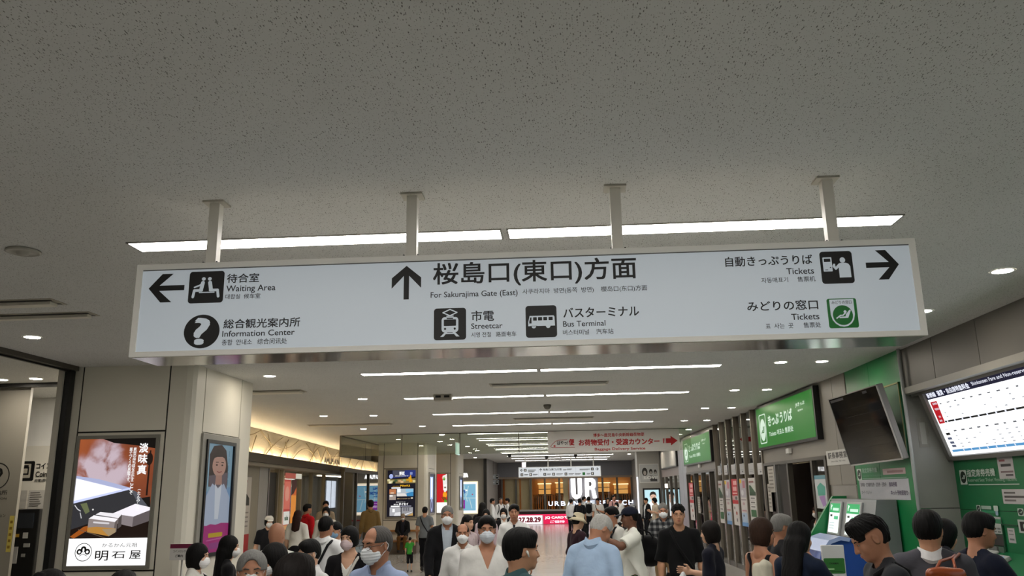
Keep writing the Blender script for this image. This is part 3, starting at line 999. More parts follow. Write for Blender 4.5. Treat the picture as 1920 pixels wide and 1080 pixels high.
    if glasses:
        mb = MB(); gm = mat('2e2a28', .3)
        for sx in (1, -1):
            pts = [(sx * .032 + .024 * math.cos(2 * math.pi * k / 16), -.104 + .012 * abs(sx * .032 + .025 * math.cos(2 * math.pi * k / 16)) ** 2 * 60, -.006 + .0135 * math.sin(2 * math.pi * k / 16)) for k in range(17)]
            mb.tube(pts, .0015, gm, 5, False)
            mb.tube([(.056 * sx, -.100, .002), (.079 * sx, -.04, .004), (.083 * sx, .015, .004)], .0017, gm, 5)
        mb.tube([(-.008, -.107, 0), (.008, -.107, 0)], .0015, gm, 5)
        kid_mb('glasses', mb, headspace=True)
    if cap:
        C_ = [Ell((0, .014, .045), (.093, .114, .088), 0)]
        V, Fq = sdf_mesh(C_, max(.005, cf), cuts=[lambda X, Y, Z: -(Z - .030 - .12 * np.maximum(-Y, 0)) + 0 * X])
        V2, F2 = sdf_mesh([Ell((0, -.125, .040), (.076, .075, .010), 0, rotm(0, .18))], max(.005, cf))
        o = kid_('cap', H(V), Fq, [cloth_mat(capc)])
        o2 = bpy.data.objects.new('brim', mesh_np('brim', place(H(V2)), F2, [cloth_mat(capc)])); COL.objects.link(o2); o2.parent = o
    if strap:
        mb = MB(); sx = strap[1]; pts = []
        yo = gt + fat
        for (X_, Y_, Z_) in ((.105, .02, 1.425), (.09, .085, 1.385), (.03, .118, 1.24), (-.06, .118, 1.10), (-.13, .095, .985), (-.172, .01, .94), (-.13, -.085, .985), (-.06, -.112, 1.10), (.03, -.108, 1.24), (.09, -.055, 1.375), (.105, .02, 1.425)):
            pts.append((X_ * sx * (1 + yo), Y_ + math.copysign(yo + .004, Y_), Z_))
        mb.tube(pts, .014, cloth_mat(strap[0]), 6)
        kid_mb('shoulder_strap', mb)
    if pack:
        V, Fq = sdf_mesh([Ell((0, .185, 1.20), (.135, .075, .19), 0), Ell((0, .225, 1.12), (.11, .05, .11), .03), Cone((-.08, .16, 1.33), (.08, .16, 1.33), .05, .05, .04)], max(.012, cb))
        kid_('backpack', V, Fq, [cloth_mat(pack)])
        mb = MB()
        for sx in (1, -1):
            mb.tube([(.095 * sx, .13, 1.34), (.105 * sx, .06, 1.425), (.110 * sx, -.03, 1.41), (.115 * sx, -.098, 1.32), (.128 * sx, -.108, 1.20), (.150 * sx, -.03, 1.10), (.13 * sx, .12, 1.08)], .017, cloth_mat(pack), 6)
        kid_mb('pack_straps', mb)
    if bud:
        mb = MB()
        for sx in (1, -1):
            mb.tube([(.084 * sx, .0, -.008), (.092 * sx, -.004, -.012), (.090 * sx, -.016, -.040)], [.008, .007, .0032], M_WHITE, 8)
        kid_mb('earbuds', mb, headspace=True)
    if hat:
        mb = MB()
        prof = [(.165, .005), (.160, -.002), (.118, .045), (.103, .055), (.098, .10), (.082, .135), (.04, .148), (.0005, .150)]
        prof = [(.168, .0), (.112, .048), (.100, .058), (.096, .10), (.082, .135), (.04, .148), (.0005, .150), ]
        inner_p = [(.0005, .14), (.08, .125), (.09, .09), (.096, .052), (.108, .042), (.164, -.004)]
        mb.lathe((0, .012, .0), inner_p + prof, cloth_mat(hat), 28)
        kid_mb('bucket_hat', mb, headspace=True)
    return body
# ================================================================== the setting
M_CEIL = ceiling_mat()
M_FLOOR = floor_mat()
M_CREAM = mat('d9d5c8', rough=.45, var=.03, scale=1.5)
M_CREAM2 = mat('d6d2c7', rough=.45, var=.03, scale=1.5)
M_GROOVE = mat('1d1b18', rough=.8)
M_GREYP = mat('8d8b84', rough=.4, var=.04, scale=2)
M_GREYD = mat('5c5a55', rough=.45, var=.05, scale=2)
M_STEEL = mat('8b8a86', rough=.28, metal=.9, var=.05)
M_STEELD = mat('5f5b54', rough=.35, metal=.7, var=.06)
M_DARK = mat('171614', rough=.5)
M_BLACK = mat('08080a', rough=.35)
M_WHITE = mat('e4e4e0', rough=.45, var=.02)
M_GREEN = mat('00743c', rough=.38, var=.04, scale=1.5)
M_GREEND = mat('00683a', rough=.45, var=.05, scale=1.5)
M_GLASS = glass_mat('clear_glass', (.96, .97, .95), .01, k=.5)
M_GLASSD = glass_mat('shop_glass', (.80, .81, .78), .08)
M_SMOKEG = glass_mat('smoke_barrier_glass', (.86, .89, .82), .03)
M_LIGHT = mat('fffaf3', emit=STRIP_E)
M_DOWN = mat('fff3e0', emit=DOWN_E)

def struct(name, mb, label=None, bevel=0):
    o = mb.build(name, bevel=bevel)
    o['kind'] = 'structure'
    if label: o['label'] = label
    return o

mb = MB(); mb.box((-14, -8, -.12), (9, 62, 0), M_FLOOR); struct('floor', mb)
mb = MB(); mb.box((-14, -8, CEIL), (9, 62, CEIL + .12), M_CEIL); struct('ceiling', mb)
mb = MB(); mb.box((-14, -8.2, 0), (9, -8, CEIL), M_CREAM); struct('wall_rear', mb)
mb = MB(); mb.box((-14.2, -8, 0), (-14, 62, CEIL), M_CREAM); struct('wall_left', mb)

# ---- left piers (cream panelled pillars)
def pier(y0, y1, name, x0=-6.76):
    mb = MB()
    x1 = -5.0
    mb.box((x0 + .012, y0 + .012, 0), (x1 - .13, y1, CEIL), M_GROOVE); mb.box((x1 - .2, y0 + .14, 0), (x1 - .012, y1, CEIL), M_GROOVE)
    mb.box((x0, y0 + .012, 0), (x0 + .012, y1, CEIL), M_CREAM); mb.box((x0, y1 - .012, 0), (x1 - .012, y1 + .004, CEIL), M_CREAM)
    g = .011
    Ff = front(y0 + .012)
    for a0, a1 in (((x0, -6.557), (-6.557, -5.338)) if x0 < -6.6 else ((x0, -5.338),)):
        cuts_ = [0, CEIL] if a0 == x0 and x0 < -6.6 else [0, 1.045, 2.815, CEIL]
        for b0, b1 in zip(cuts_[:-1], cuts_[1:]):
            mb.fbox(Ff, a0 + (g if a0 != x0 else 0), a1 - g, b0 + g, b1 - (g if b1 < CEIL else 0), 0, .012, M_CREAM)
    # rounded corner band runs from the front round to the side
    pts = [(-5.338 + g, y0), (-5.10, y0), (-5.03, y0 + .03), (x1, y0 + .10), (x1, y0 + .37 - g), (x1 - .012, y0 + .37 - g), (x1 - .012, y0 + .11), (-5.04, y0 + .045), (-5.11, y0 + .012), (-5.338 + g, y0 + .012)]
    n = len(pts)
    vs = [(a, b, .0) for a, b in pts] + [(a, b, CEIL) for a, b in pts]
    mb.add(vs, [(i, (i + 1) % n, n + (i + 1) % n, n + i) for i in range(n)], M_CREAM)
    Fs = leftwall(x1 - .012)
    for a0, a1 in ((y0 + .37, y0 + 1.66), (y0 + 1.66, y1)):
        cuts_ = [0, 1.16, 2.81, CEIL] if a1 != y1 else [0, CEIL]
        for b0, b1 in zip(cuts_[:-1], cuts_[1:]):
            mb.fbox(Fs, a0 + g, a1 - (g if a1 != y1 else 0), b0 + g, b1, 0, .012, M_CREAM)
    return struct(name, mb)
pier(10.75, 12.85, 'pillar_1')
pier(29.6, 31.72, 'pillar_2')
pier(38.0, 40.0, 'pillar_3', -6.02)

# ---- waiting room behind the glass on the left
mb = MB(); mb.box((-14, 12.3, 0), (-8.33, 12.36, CEIL), mat('8f8b82', .5, var=.03)); struct('wall_waiting', mb)
mb = MB(); mb.box((-11, 14.04, 2.86), (-6.7, 14.2, CEIL), mat('e0dfdb', .5)); mb.box((-11, 14.0, 0), (-6.7, 14.2, 2.86), M_CREAM2); struct('wall_locker', mb)
mb = MB(); mb.box((-12, 12.12, 3.64), (-6.8, 12.22, CEIL), M_DARK); struct('beam', mb)
mb = MB()
mb.box((-6.80, -8, 3.64), (-6.60, 10.70, CEIL), M_STEELD)
mb.box((-6.72, -8, 3.62), (-6.68, 10.70, 3.64), M_BLACK)
mb.box((-6.74, 10.60, 0), (-6.655, 10.72, 3.64), M_BLACK)
mb.box((-6.80, 10.57, 0), (-6.73, 10.60, 3.64), mat('b5b1a6', .4))
struct('window_frame', mb)

# ---- wall and glass beyond the second pier
mb = MB(); mb.box((-7.2, 45, 0), (-4.38, 45.3, CEIL), mat('8d8a84', .5, var=.08, scale=3)); mb.box((-4.55, 45.3, 0), (-4.38, 52, CEIL), mat('7d7a76', .5)); struct('wall_map', mb)
mb = MB(); mb.box((-4.52, 44.86, 0), (-4.36, 45.0, CEIL), M_DARK); struct('trim_1', mb)

# ---- smoke barriers of glass under the ceiling
def glass_panes(name, panes, edge, label):
    t = empty(name, (panes[0][0][0], panes[0][0][1], CEIL), label, 'glass barrier')
    for a, b in panes:
        mb = MB(); mb.box(a, b, M_SMOKEG); mb.build('glass_pane', t)
    for a, b in edge:
        mb = MB(); mb.box(a, b, M_STEELD); mb.build('edge_strip', t)
    return t
xs_ = [-6.9, -5.0, -3.23, -1.45, .33, 2.1, 3.66]
glass_panes('smoke_barrier', [((a + .004, 24.995, 3.07), (b - .004, 25.005, 3.695)) for a, b in zip(xs_[:-1], xs_[1:])],
            [((-6.9, 24.985, 3.685), (3.66, 25.015, CEIL))] + [((x - .012, 24.985, 3.07), (x + .012, 25.015, 3.69)) for x in xs_[:4]], 'long clear glass smoke barrier hanging across the concourse')
ys_ = [25.1, 27.9, 30.7]
glass_panes('smoke_barrier', [((-6.905, a + .004, 3.08), (-6.895, b - .004, 3.695)) for a, b in zip(ys_[:-1], ys_[1:])],
            [((-6.92, 25.1, 3.67), (-6.88, 30.7, CEIL)), ((-6.912, 25.1, 3.06), (-6.888, 30.7, 3.085)), ((-6.915, 25.08, 3.06), (-6.885, 25.11, CEIL)), ((-6.915, 30.69, 3.06), (-6.885, 30.72, CEIL))], 'greenish glass smoke barrier running back along the left shop front')

# ---- right side: wall under and over the fare board
mb = MB()
for a, b in zip([-8, -3, 0, 3, 5.2, 6.8, 8.0, 9.1, 10.22], [-3, 0, 3, 5.2, 6.8, 8.0, 9.1, 10.22, 11.15]):
    mb.box((4.47, a + .006, 3.18), (4.62, b - .006, CEIL), M_GREYD)
mb.box((4.485, -8, 3.18), (5.6, 11.14, CEIL), M_GROOVE)
mb.box((4.41, -8, 3.10), (5.0, 11.14, 3.18), M_GREYP)
struct('wall_right', mb)
mb = MB()
mb.box((4.95, -8, 0), (5.1, 11.3, 1.638), M_GREEND)
mb.box((4.955, -8, 1.63), (5.1, 11.3, 1.65), M_GROOVE)
mb.box((4.95, -8, 1.645), (5.1, 11.3, 2.27), M_GREEND)
mb.box((4.99, -8, 2.27), (5.3, 11.3, 3.12), M_GREYD)
struct('wall_machines', mb)
m_ret = mat('8d8d88', .42, var=.16, scale=2.5)
mb = MB()
mb.box((4.43, 11.15, 1.66), (5.1, 11.3, CEIL), m_ret)
mb.box((4.43, 11.15, 0), (5.1, 11.3, 1.652), m_ret)
struct('wall_return', mb)
mb = MB()
for y0, y1 in ((11.16, 12.27), (12.28, 13.29)):
    mb.box((4.42, y0, 0), (4.6, y1, CEIL), M_GREEN)
mb.box((4.43, 11.2, 0), (4.9, 13.4, CEIL), M_GROOVE)
struct('wall_green', mb)
mb = MB(); mb.tube([(4.405, 11.06, 1.25), (4.405, 11.06, CEIL)], .022, mat('b9bcbc', .4), 10); mb.box((4.37, 11.03, 1.2), (4.43, 11.10, 1.26), mat('b9bcbc', .4))
o = mb.build('conduit'); tag(o, 'white vertical cable conduit at the near edge of the green cladding', 'conduit')
# loose papers taped to the return wall
mb = MB(); mb.box((4.555, 11.146, 2.42), (4.69, 11.149, 2.80), mat('8b8a84', .7, var=.3, scale=14)); mb.box((4.585, 11.144, 2.46), (4.655, 11.146, 2.74), mat('a5a5a0', .7))
tag(mb.build('torn_notice'), 'torn grey remains of a taped notice on the grey return wall', 'notice')

# ---- ticket office front
OF = Frame((4.41, 13.3, 0), (.024, -1, 0))
def off(a, b, c=0.0): return OF.p(a, b, c)
m_stone = mat('827e76', .42, var=.05, scale=2)
mb = MB()
for a0, a1 in ((-1.22, -.62), (-.61, .0)):
    mb.fbox(OF, a0, a1 - .006, 0, 1.64, -.2, 0, m_stone)
    mb.fbox(OF, a0, a1 - .006, 1.97, CEIL, -.2, 0, m_stone)
mb.fbox(OF, -1.22, .0, 1.64, 1.97, -.2, -.012, mat('8a867f', .42))
mb.fbox(OF, -1.10, -.02, 1.66, 1.95, -.2, -.004, mat('8f8b85', .4))
mb.fbox(OF, -5.6, -1.22, 2.46, CEIL, -.2, -.005, m_stone)            # header over the door
mb.fbox(OF, -15.8, -10.6, 2.46, CEIL, -.2, -.005, m_stone)
struct('wall_office', mb)
mb = MB()
mb.fbox(OF, -5.35, -1.22, 2.40, 2.46, -.05, .03, M_STEELD)
for a in (-5.33, -4.47, -3.55, -2.02, -1.27):
    mb.fbox(OF, a - .05, a + .05, 0, 2.42, -.07, .03, M_STEELD if a not in (-4.47,) else M_STEEL)
struct('door_frame', mb)
mb = MB()
for a0, a1 in ((-5.28, -4.52), (-4.42, -3.60), (-1.97, -1.32)):
    mb.fbox(OF, a0, a1, .02, 2.40, -.03, -.02, M_GLASSD)
struct('door_1', mb)
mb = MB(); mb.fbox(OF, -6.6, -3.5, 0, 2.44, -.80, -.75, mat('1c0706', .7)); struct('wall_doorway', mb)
# glazed curtain wall with deep fins
m_fin = mat('7a7368', rough=.35, metal=.3, var=.06)
mb = MB(); mb.fbox(OF, -10.6, -5.40, .02, CEIL, -.05, -.035, M_GLASSD); struct('window_2', mb)
mb = MB()
for k, a in enumerate((-10.60, -9.72, -8.87, -7.98, -7.10, -6.18, -5.42)):
    mb.fbox(OF, a - .04, a + .04, 0, CEIL, -.08, .035, m_fin)
    mb.fbox(OF, a - .08, a - .045, 0, CEIL, -.06, .02, M_STEEL)
mb.fbox(OF, -10.6, -5.4, .0, .12, -.06, .02, M_STEELD)
struct('window_fins', mb)
# second door under the second sign
mb = MB()
for a in (-15.7, -14.2, -12.9, -11.6, -10.75):
    mb.fbox(OF, a - .06, a + .06, 0, 2.46, -.07, .03, M_STEELD)
mb.fbox(OF, -15.7, -10.7, 2.42, 2.48, -.05, .03, M_STEELD)
mb.fbox(OF, -15.7, -10.7, .02, 2.42, -.05, -.04, M_GLASSD)
struct('door_2', mb)
# office interior: back wall, a counter, wood partitions
mb = MB(); mb.box((7.2, 13.3, 0), (7.35, 31, CEIL), mat('b0aa9c', .6, var=.2, scale=1.5)); mb.box((4.7, 13.2, 0), (7.3, 13.3, CEIL), mat('4a2e20', .6)); mb.box((4.4, 30.9, 0), (7.3, 31, CEIL), mat('68645c', .6)); struct('wall_office_rear', mb)
mb = MB(); mb.box((6.2, 17.5, 0), (6.6, 28, 1.05), mat('6a4a30', .5)); mb.box((6.1, 17.4, 1.05), (6.7, 28.1, 1.10), mat('a09a8c', .4))
tag(mb.build('counter'), 'wood fronted service counter inside the glazed ticket office', 'counter')
for k, yy in enumerate((16.5, 19.5, 22.5, 26)):
    mb = MB(); mb.box((6.0, yy, 3.66), (6.15, yy + 1.2, 3.69), mat('ffe6c4', emit=14.0)); mb.box((5.97, yy - .03, 3.67), (6.18, yy + 1.23, CEIL), M_WHITE)
    tag(mb.build('ceiling_light'), ['strip lamp over the office door interior, first from the near end', 'strip lamp inside the office, second from the near end', 'strip lamp inside the office, third from the near end', 'strip lamp inside the office, deepest one'][k], 'ceiling light', 'strip lamps inside the ticket office')

# ---- farther right: steel column, doors, screen pier
m_col = mat('a3a6ad', .33, metal=.55, var=.08, scale=3)
mb = MB(); mb.box((4.06, 29.1, 0), (4.5, 30.15, CEIL), m_col); mb.box((4.06, 30.18, 0), (4.5, 31.3, CEIL), m_col); struct('pillar_4', mb)
mb = MB(); mb.box((4.1, 31.3, 2.75), (4.3, 37.4, CEIL), mat('98938c', .45)); mb.box((4.1, 31.3, 2.45), (4.25, 37.4, 2.75), mat('8c817e', .45)); mb.box((4.1, 37.3, 0), (4.4, 38.0, CEIL), M_STEELD); struct('wall_door', mb)
mb = MB()
for yy in (31.4, 32.9, 34.4, 35.9, 37.2):
    mb.box((4.08, yy - .06, 0), (4.2, yy + .06, 2.45), M_STEELD)
mb.box((4.13, 31.3, .02), (4.145, 37.3, 2.45), M_GLASSD); struct('door_3', mb)
mb = MB(); mb.box((5.6, 31.1, 0), (5.7, 38, 2.6), mat('b98b52', .6, var=.3, scale=2)); mb.box((5.58, 32.4, 1.0), (5.6, 33.6, 2.3), glow('ffb766', .8)); mb.box((5.58, 34.6, .9), (5.6, 36.0, 2.3), glow('ffc98a', .7)); struct('wall_shop', mb)
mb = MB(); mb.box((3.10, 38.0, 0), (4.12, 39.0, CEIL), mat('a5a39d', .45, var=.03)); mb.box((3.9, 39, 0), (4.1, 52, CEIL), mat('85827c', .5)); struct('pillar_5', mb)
mb = MB(); mb.box((3.05, 37.96, .3), (3.10, 38.04, 2.5), mat('f3f6ff', emit=1.6)); o = mb.build('light_strip'); tag(o, 'vertical glowing strip on the corner of the portrait screen pier', 'lamp')
o = MB().box((3.98, 35.2, 2.0), (4.08, 35.3, 2.16), mat('fff4e2', emit=4)).build('wall_lamp'); tag(o, 'small white wall lamp beside the far right doors', 'lamp')

# ================================================================== ceiling fittings
ROWS = [(0, 'wide white strip light on the ceiling above the big sign, crossed by its hangers'), (1, 'white strip light just behind the big hanging sign'), (2, 'first white strip light seen below the big hanging sign'),
        (3, 'second strip light below the big sign, beside the small camera box'), (4, 'third strip light below the big sign, before the second vent'), (5, 'fourth strip light below the big sign'),
        (6, 'strip light just behind the glass smoke barrier'), (7, 'second strip light behind the smoke barrier'), (8, 'third strip light behind the smoke barrier'), (9, 'fourth strip light behind the smoke barrier'), (10, 'fifth strip light behind the smoke barrier'),
        (11, 'sixth strip light behind the smoke barrier'), (12, 'strip light above the far direction sign'), (13, 'last strip light before the glowing shop front'), (-1, 'strip light overhead behind the viewer'), (-2, 'strip light farther back overhead')]
proto = None
for k, lab in ROWS:
    y = 5.345 + 3.34 * k
    if proto is None:
        t = empty('ceiling_light', (0, y, CEIL), lab, 'ceiling light', 'strip lights across the concourse ceiling')
        for a0, a1 in ((-3.06, -.405), (-.37, 2.29)):
            mb = MB(); mb.box((a0 + .012, y + .012, CEIL - .006), (a1 - .012, y + .213, CEIL - .003), M_LIGHT); mb.build('diffuser', t)
            mb = MB(); wm = mat('8f8d86', .4)
            mb.box((a0, y, CEIL - .008), (a1, y + .012, CEIL), wm); mb.box((a0, y + .213, CEIL - .008), (a1, y + .225, CEIL), wm)
            mb.box((a0, y, CEIL - .008), (a0 + .012, y + .225, CEIL), wm); mb.box((a1 - .012, y, CEIL - .008), (a1, y + .225, CEIL), wm)
            mb.build('light_frame', t)
        proto = t
    else:
        r = proto.copy(); COL.objects.link(r); r.location = (0, y, CEIL); r['label'] = lab
        for ch in list(proto.children):
            c = ch.copy(); COL.objects.link(c); c.parent = r; c.matrix_parent_inverse = ch.matrix_parent_inverse.copy()

def downlight(x, y, lab, first=[None]):
    if first[0] is None:
        t = empty('downlight', (x, y, CEIL), lab, 'downlight', 'round ceiling downlights')
        mb = MB(); mb.lathe((x, y, CEIL), [(.0005, -.004), (.082, -.004), (.082, -.001)], M_DOWN, 20); mb.build('lamp_disc', t)
        mb = MB(); mb.lathe((x, y, CEIL), [(.082, -.005), (.098, -.006), (.102, -.0005)], M_WHITE, 20, caps=False); mb.build('trim_ring', t)
        first[0] = t
        return t
    p = first[0]
    r = p.copy(); COL.objects.link(r); r.location = (x, y, CEIL); r['label'] = lab
    for ch in list(p.children):
        c = ch.copy(); COL.objects.link(c); c.parent = r; c.matrix_parent_inverse = ch.matrix_parent_inverse.copy()
    return r
downlight(3.73, 6.99, 'round downlight high on the right above the fare board end')
downlight(3.73, 8.60, 'round downlight just past the right end of the big sign')
nth = ['first', 'second', 'third', 'fourth', 'fifth', 'sixth', 'seventh', 'eighth', 'ninth', 'tenth']
for k in range(10):
    if k in (4,): pass
    y = 11.99 + 3.4 * k
    downlight(3.11, y, 'downlight on the inner right row, %s beyond the big sign' % nth[k])
    downlight(3.70, y + .02, 'downlight on the outer right row next to the office, %s beyond the big sign' % nth[k])
for x, y, lab in ((-4.44, 12.05, 'downlight beside the poster pier, left of the first strip light'), (-3.84, 15.37, 'downlight left of the second strip light below the sign'), (-4.42, 18.74, 'downlight left of the third strip light below the sign'),
                  (-3.87, 22.1, 'downlight left of the fourth strip light, near the smoke barrier'), (-5.88, 8.59, 'downlight over the glass door on the left'), (-3.87, 25.6, 'downlight just behind the left part of the smoke barrier'), (-4.45, 29.0, 'downlight in front of the second pier'),
                  (-8.41, 11.71, 'downlight inside the waiting room at the picture edge'), (-7.87, 11.70, 'downlight inside the waiting room next to the dark post'), (-5.54, 18.6, 'downlight near the arched frieze, nearer one'), (-5.6, 22.6, 'downlight near the arched frieze, farther one'),
                  (-4.8, 43.3, 'downlight at the far left before the map wall'), (-4.96, 49.0, 'farthest downlight on the left'), (-3.9, 32.5, 'downlight behind the second pier'), (-3.9, 36.0, 'downlight before the third pier')):
    downlight(x, y, lab)

def vent(x0, x1, y, lab, d=.30):
    t = empty('ceiling_vent', ((x0 + x1) / 2, y, CEIL), lab, 'air vent', 'linear air vents in the ceiling')
    mb = MB(); mb.box((x0 - .03, y - .03, CEIL - .006), (x1 + .03, y + d + .03, CEIL - .001), mat('a8a294', .6, var=.25, scale=5)); mb.build('vent_frame', t)
    mb = MB()
    mb.box((x0, y, CEIL - .010), (x1, y + .03, CEIL - .005), M_BLACK)
    mb.box((x0, y + d - .03, CEIL - .010), (x1, y + d, CEIL - .005), M_BLACK)
    mb.build('vent_slot', t)
    mb = MB(); mb.box((x0 + .02, y + .035, CEIL - .04), (x1 - .02, y + d - .035, CEIL - .012), mat('dcd7ca', .5)); mb.build('vent_blade', t)
vent(-1.24, .69, 13.62, 'long air vent between the first and second strip lights below the sign')
vent(-1.28, .65, 20.3, 'long air vent between the third and fourth strip lights')
vent(-6.62, -4.50, 20.9, 'long air vent in front of the arched frieze')
vent(-6.6, -4.53, 13.75, 'air vent half hidden by the near pier')
vent(-6.6, -4.60, 6.90, 'twin slot air vent at the left picture edge, nearer one', .18)
vent(-6.6, -4.58, 7.46, 'single slot air vent at the left picture edge, farther one', .14)
mb = MB(); mb.lathe((-3.88, 5.45, CEIL), [(.115, -.001), (.118, -.012), (.105, -.018), (.10, -.014), (.045, -.014), (.04, -.03), (.0005, -.032)], mat('a5a298', .5), 28)
tag(mb.build('ceiling_speaker'), 'round white fixture on the ceiling at the upper left', 'speaker')
mb = MB(); mb.lathe((-.39, 17.25, CEIL), [(.08, 0), (.08, -.03), (.06, -.075), (.03, -.095), (.0005, -.10)], mat('6b675f', .5), 20)
tag(mb.build('ceiling_camera'), 'small dome camera between the strip lights', 'camera')
t = empty('ceiling_camera', (-2.23, 15.0, CEIL), 'boxy white device on the left end of the second strip light', 'camera')
mb = MB(); mb.box((-2.42, 14.93, CEIL - .11), (-2.08, 15.12, CEIL), mat('a8a296', .5)); mb.build('housing', t, bevel=.012)
mb = MB(); mb.box((-2.38, 14.92, CEIL - .06), (-2.28, 14.93, CEIL - .02), M_BLACK); mb.box((-2.22, 14.92, CEIL - .06), (-2.12, 14.93, CEIL - .02), M_BLACK); mb.build('lens', t)
for x, y, lab in ((-2.80, 40.3, 'small dark dome camera left of the far direction sign'), (-1.08, 43.0, 'small dark dome camera above the far direction sign'), (.4, 42.0, 'dome camera above the right half of the far sign')):
    mb = MB(); mb.lathe((x, y, CEIL), [(.09, 0), (.09, -.05), (.07, -.13), (.0005, -.16)], M_DARK, 14)
    tag(mb.build('ceiling_camera'), lab, 'camera')

# unseen ceiling panels added to brighten the waiting room (above and left of what the doorway shows)
for k_, y in enumerate((4.6, 7.0)):
    mb = MB(); mb.box((-10.6, y, CEIL - .01), (-8.4, y + .25, CEIL - .004), mat('fff6e8', emit=5.0)); mb.box((-10.65, y - .05, CEIL - .006), (-8.35, y + .30, CEIL), M_WHITE)
    tag(mb.build('ceiling_light'), ['unseen strip light added in the waiting room, nearer one', 'unseen strip light added in the waiting room, farther one'][k_], 'ceiling light')
mb = MB(); mb.box((-8.0, 12.9, CEIL - .01), (-7.0, 13.2, CEIL - .004), mat('fff6e8', emit=60.0)); mb.box((-8.05, 12.85, CEIL - .006), (-6.95, 13.25, CEIL), M_WHITE)  # added lamp, kept out of view, to light the locker wall
tag(mb.build('ceiling_light'), 'short hidden strip light added to brighten the coin locker wall', 'ceiling light')
# ================================================================== the big hanging direction sign
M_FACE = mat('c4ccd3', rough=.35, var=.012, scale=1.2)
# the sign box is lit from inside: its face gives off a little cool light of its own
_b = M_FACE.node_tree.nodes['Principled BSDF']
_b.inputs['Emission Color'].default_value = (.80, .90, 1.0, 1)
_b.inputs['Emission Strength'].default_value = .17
M_INK = mat('0b0b0c', rough=.5)
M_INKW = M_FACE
M_SGREEN = mat('0a7a2c', rough=.4)
M_FRAME = mat('f6f4ee', rough=.35, var=.03)
M_MIRROR = mat('c6c4be', rough=.12, metal=.95, var=.03)

def arrow_pts(cx, cy, sx, sy, ang):
    """right-pointing sign arrow with swept head, in a box sx by sy before turning"""
    P = [(-.5, -.10), (.05, -.10), (-.20, -.5), (.08, -.5), (.5, 0), (.08, .5), (-.20, .5), (.05, .10), (-.5, .10)]
    P = [(-.5, -.085), (.18, -.085), (-.16, -.44), (-.06, -.5), (.12, -.5), (.5, 0), (.12, .5), (-.16, .5), (.18, .085), (-.5, .085)]
    P = [(-.5, -.09), (.20, -.09), (-.17, -.5), (.14, -.5), (.5, 0), (.14, .5), (-.17, .5), (.20, .09), (-.5, .09)]
    c, s = math.cos(ang), math.sin(ang)
    return [(cx + (x * sx) * c - (y * sy) * s, cy + (x * sx) * s + (y * sy) * c) for x, y in P]

class Box2:
    """unit-square coordinates inside a box, for pictograms"""
    def __init__(s, ink, a0, b0, a1, b1):
        s.k = ink; s.a0 = a0; s.b0 = b0; s.w = a1 - a0; s.h = b1 - b0
    def t(s, p): return (s.a0 + p[0] * s.w, s.b0 + p[1] * s.h)
    def poly(s, pts, m): s.k.poly([s.t(p) for p in pts], m)
    def line(s, pts, w, m): s.k.line([s.t(p) for p in pts], w * s.h, m)
    def disc(s, x, y, r, m): a, b = s.t((x, y)); s.k.disc(a, b, r * s.w, m, ry=r * s.h)
    def rrect(s, x0, y0, x1, y1, r, m):
        a = s.t((x0, y0)); b = s.t((x1, y1)); s.k.rrect(a[0], a[1], b[0], b[1], r * min(abs(s.w), abs(s.h)), m)

def pict(kind, B, W, K):
    """W: light colour, K: dark ground"""
    if kind == 'wait':
        for m in (1, -1):
            f = lambda x: .5 + (x - .5) * m
            B.disc(f(.585), .76, .055, W)
            B.line([(f(.60), .64), (f(.64), .42)], .12, W)
            B.line([(f(.62), .40), (f(.83), .40), (f(.86), .20)], .085, W)
        B.line([(.40, .62), (.30, .55), (.17, .50)], .05, W)
        B.line([(.32, .33), (.74, .33)], .035, W)
    elif kind == 'tram':
        B.rrect(.24, .24, .76, .72, .10, W)
        B.line([(.28, .86), (.50, .96), (.72, .86), (.50, .76), (.28, .86)], .035, W)
        B.line([(.40, .745), (.60, .745)], .03, W)
        B.rrect(.31, .44, .69, .64, .02, K)
        B.disc(.35, .35, .035, K); B.disc(.65, .35, .035, K)
        B.rrect(.40, .655, .60, .69, .01, K)
        B.poly([(.36, .26), (.44, .26), (.30, .10), (.20, .10)], W); B.poly([(.56, .26), (.64, .26), (.80, .10), (.70, .10)], W)
        B.line([(.34, .20), (.66, .20)], .035, W)
    elif kind == 'bus':
        B.poly([(.08, .36), (.08, .48), (.13, .68), (.90, .68), (.93, .64), (.94, .36)], W)
        for x0, x1 in ((.24, .36), (.40, .53), (.57, .69), (.74, .87)):
            B.rrect(x0, .53, x1, .635, .01, K)
        B.poly([(.115, .50), (.15, .63), (.19, .63), (.19, .44), (.115, .44)], K)
        B.disc(.26, .36, .075, W); B.disc(.72, .36, .075, W)
        B.line([(.16, .36), (.36, .36)], .012, K)
    elif kind == 'ticket':
        B.rrect(.08, .38, .36, .82, .02, W); B.rrect(.12, .68, .32, .78, .01, K); B.disc(.30, .50, .018, K); B.rrect(.13, .42, .22, .44, .004, K)
        B.disc(.69, .72, .085, W)
        B.poly([(.55, .18), (.91, .18), (.91, .52), (.86, .60), (.78, .63), (.60, .63), (.55, .58)], W)
        B.line([(.58, .58), (.46, .46), (.40, .54)], .075, W); B.rrect(.385, .54, .45, .61, .01, W)
    elif kind == 'green':
        B.rrect(.10, .10, .90, .955, .03, W)
    elif kind == 'seat':
        B.disc(.60, .62, .062, W)
        B.poly([(.62, .50), (.78, .70), (.84, .68), (.70, .34), (.36, .34), (.34, .40), (.60, .41)], W)
        B.line([(.24, .34), (.40, .46), (.50, .46), (.60, .56)], .055, W)
    elif kind == 'locker':
        B.rrect(.14, .15, .80, .86, .04, W); B.rrect(.24, .30, .70, .72, .04, K); B.rrect(.30, .38, .62, .62, .02, W)
        B.rrect(.40, .70, .66, .80, .01, K)

def sign_panel(sg, F, ink_face):
    pass

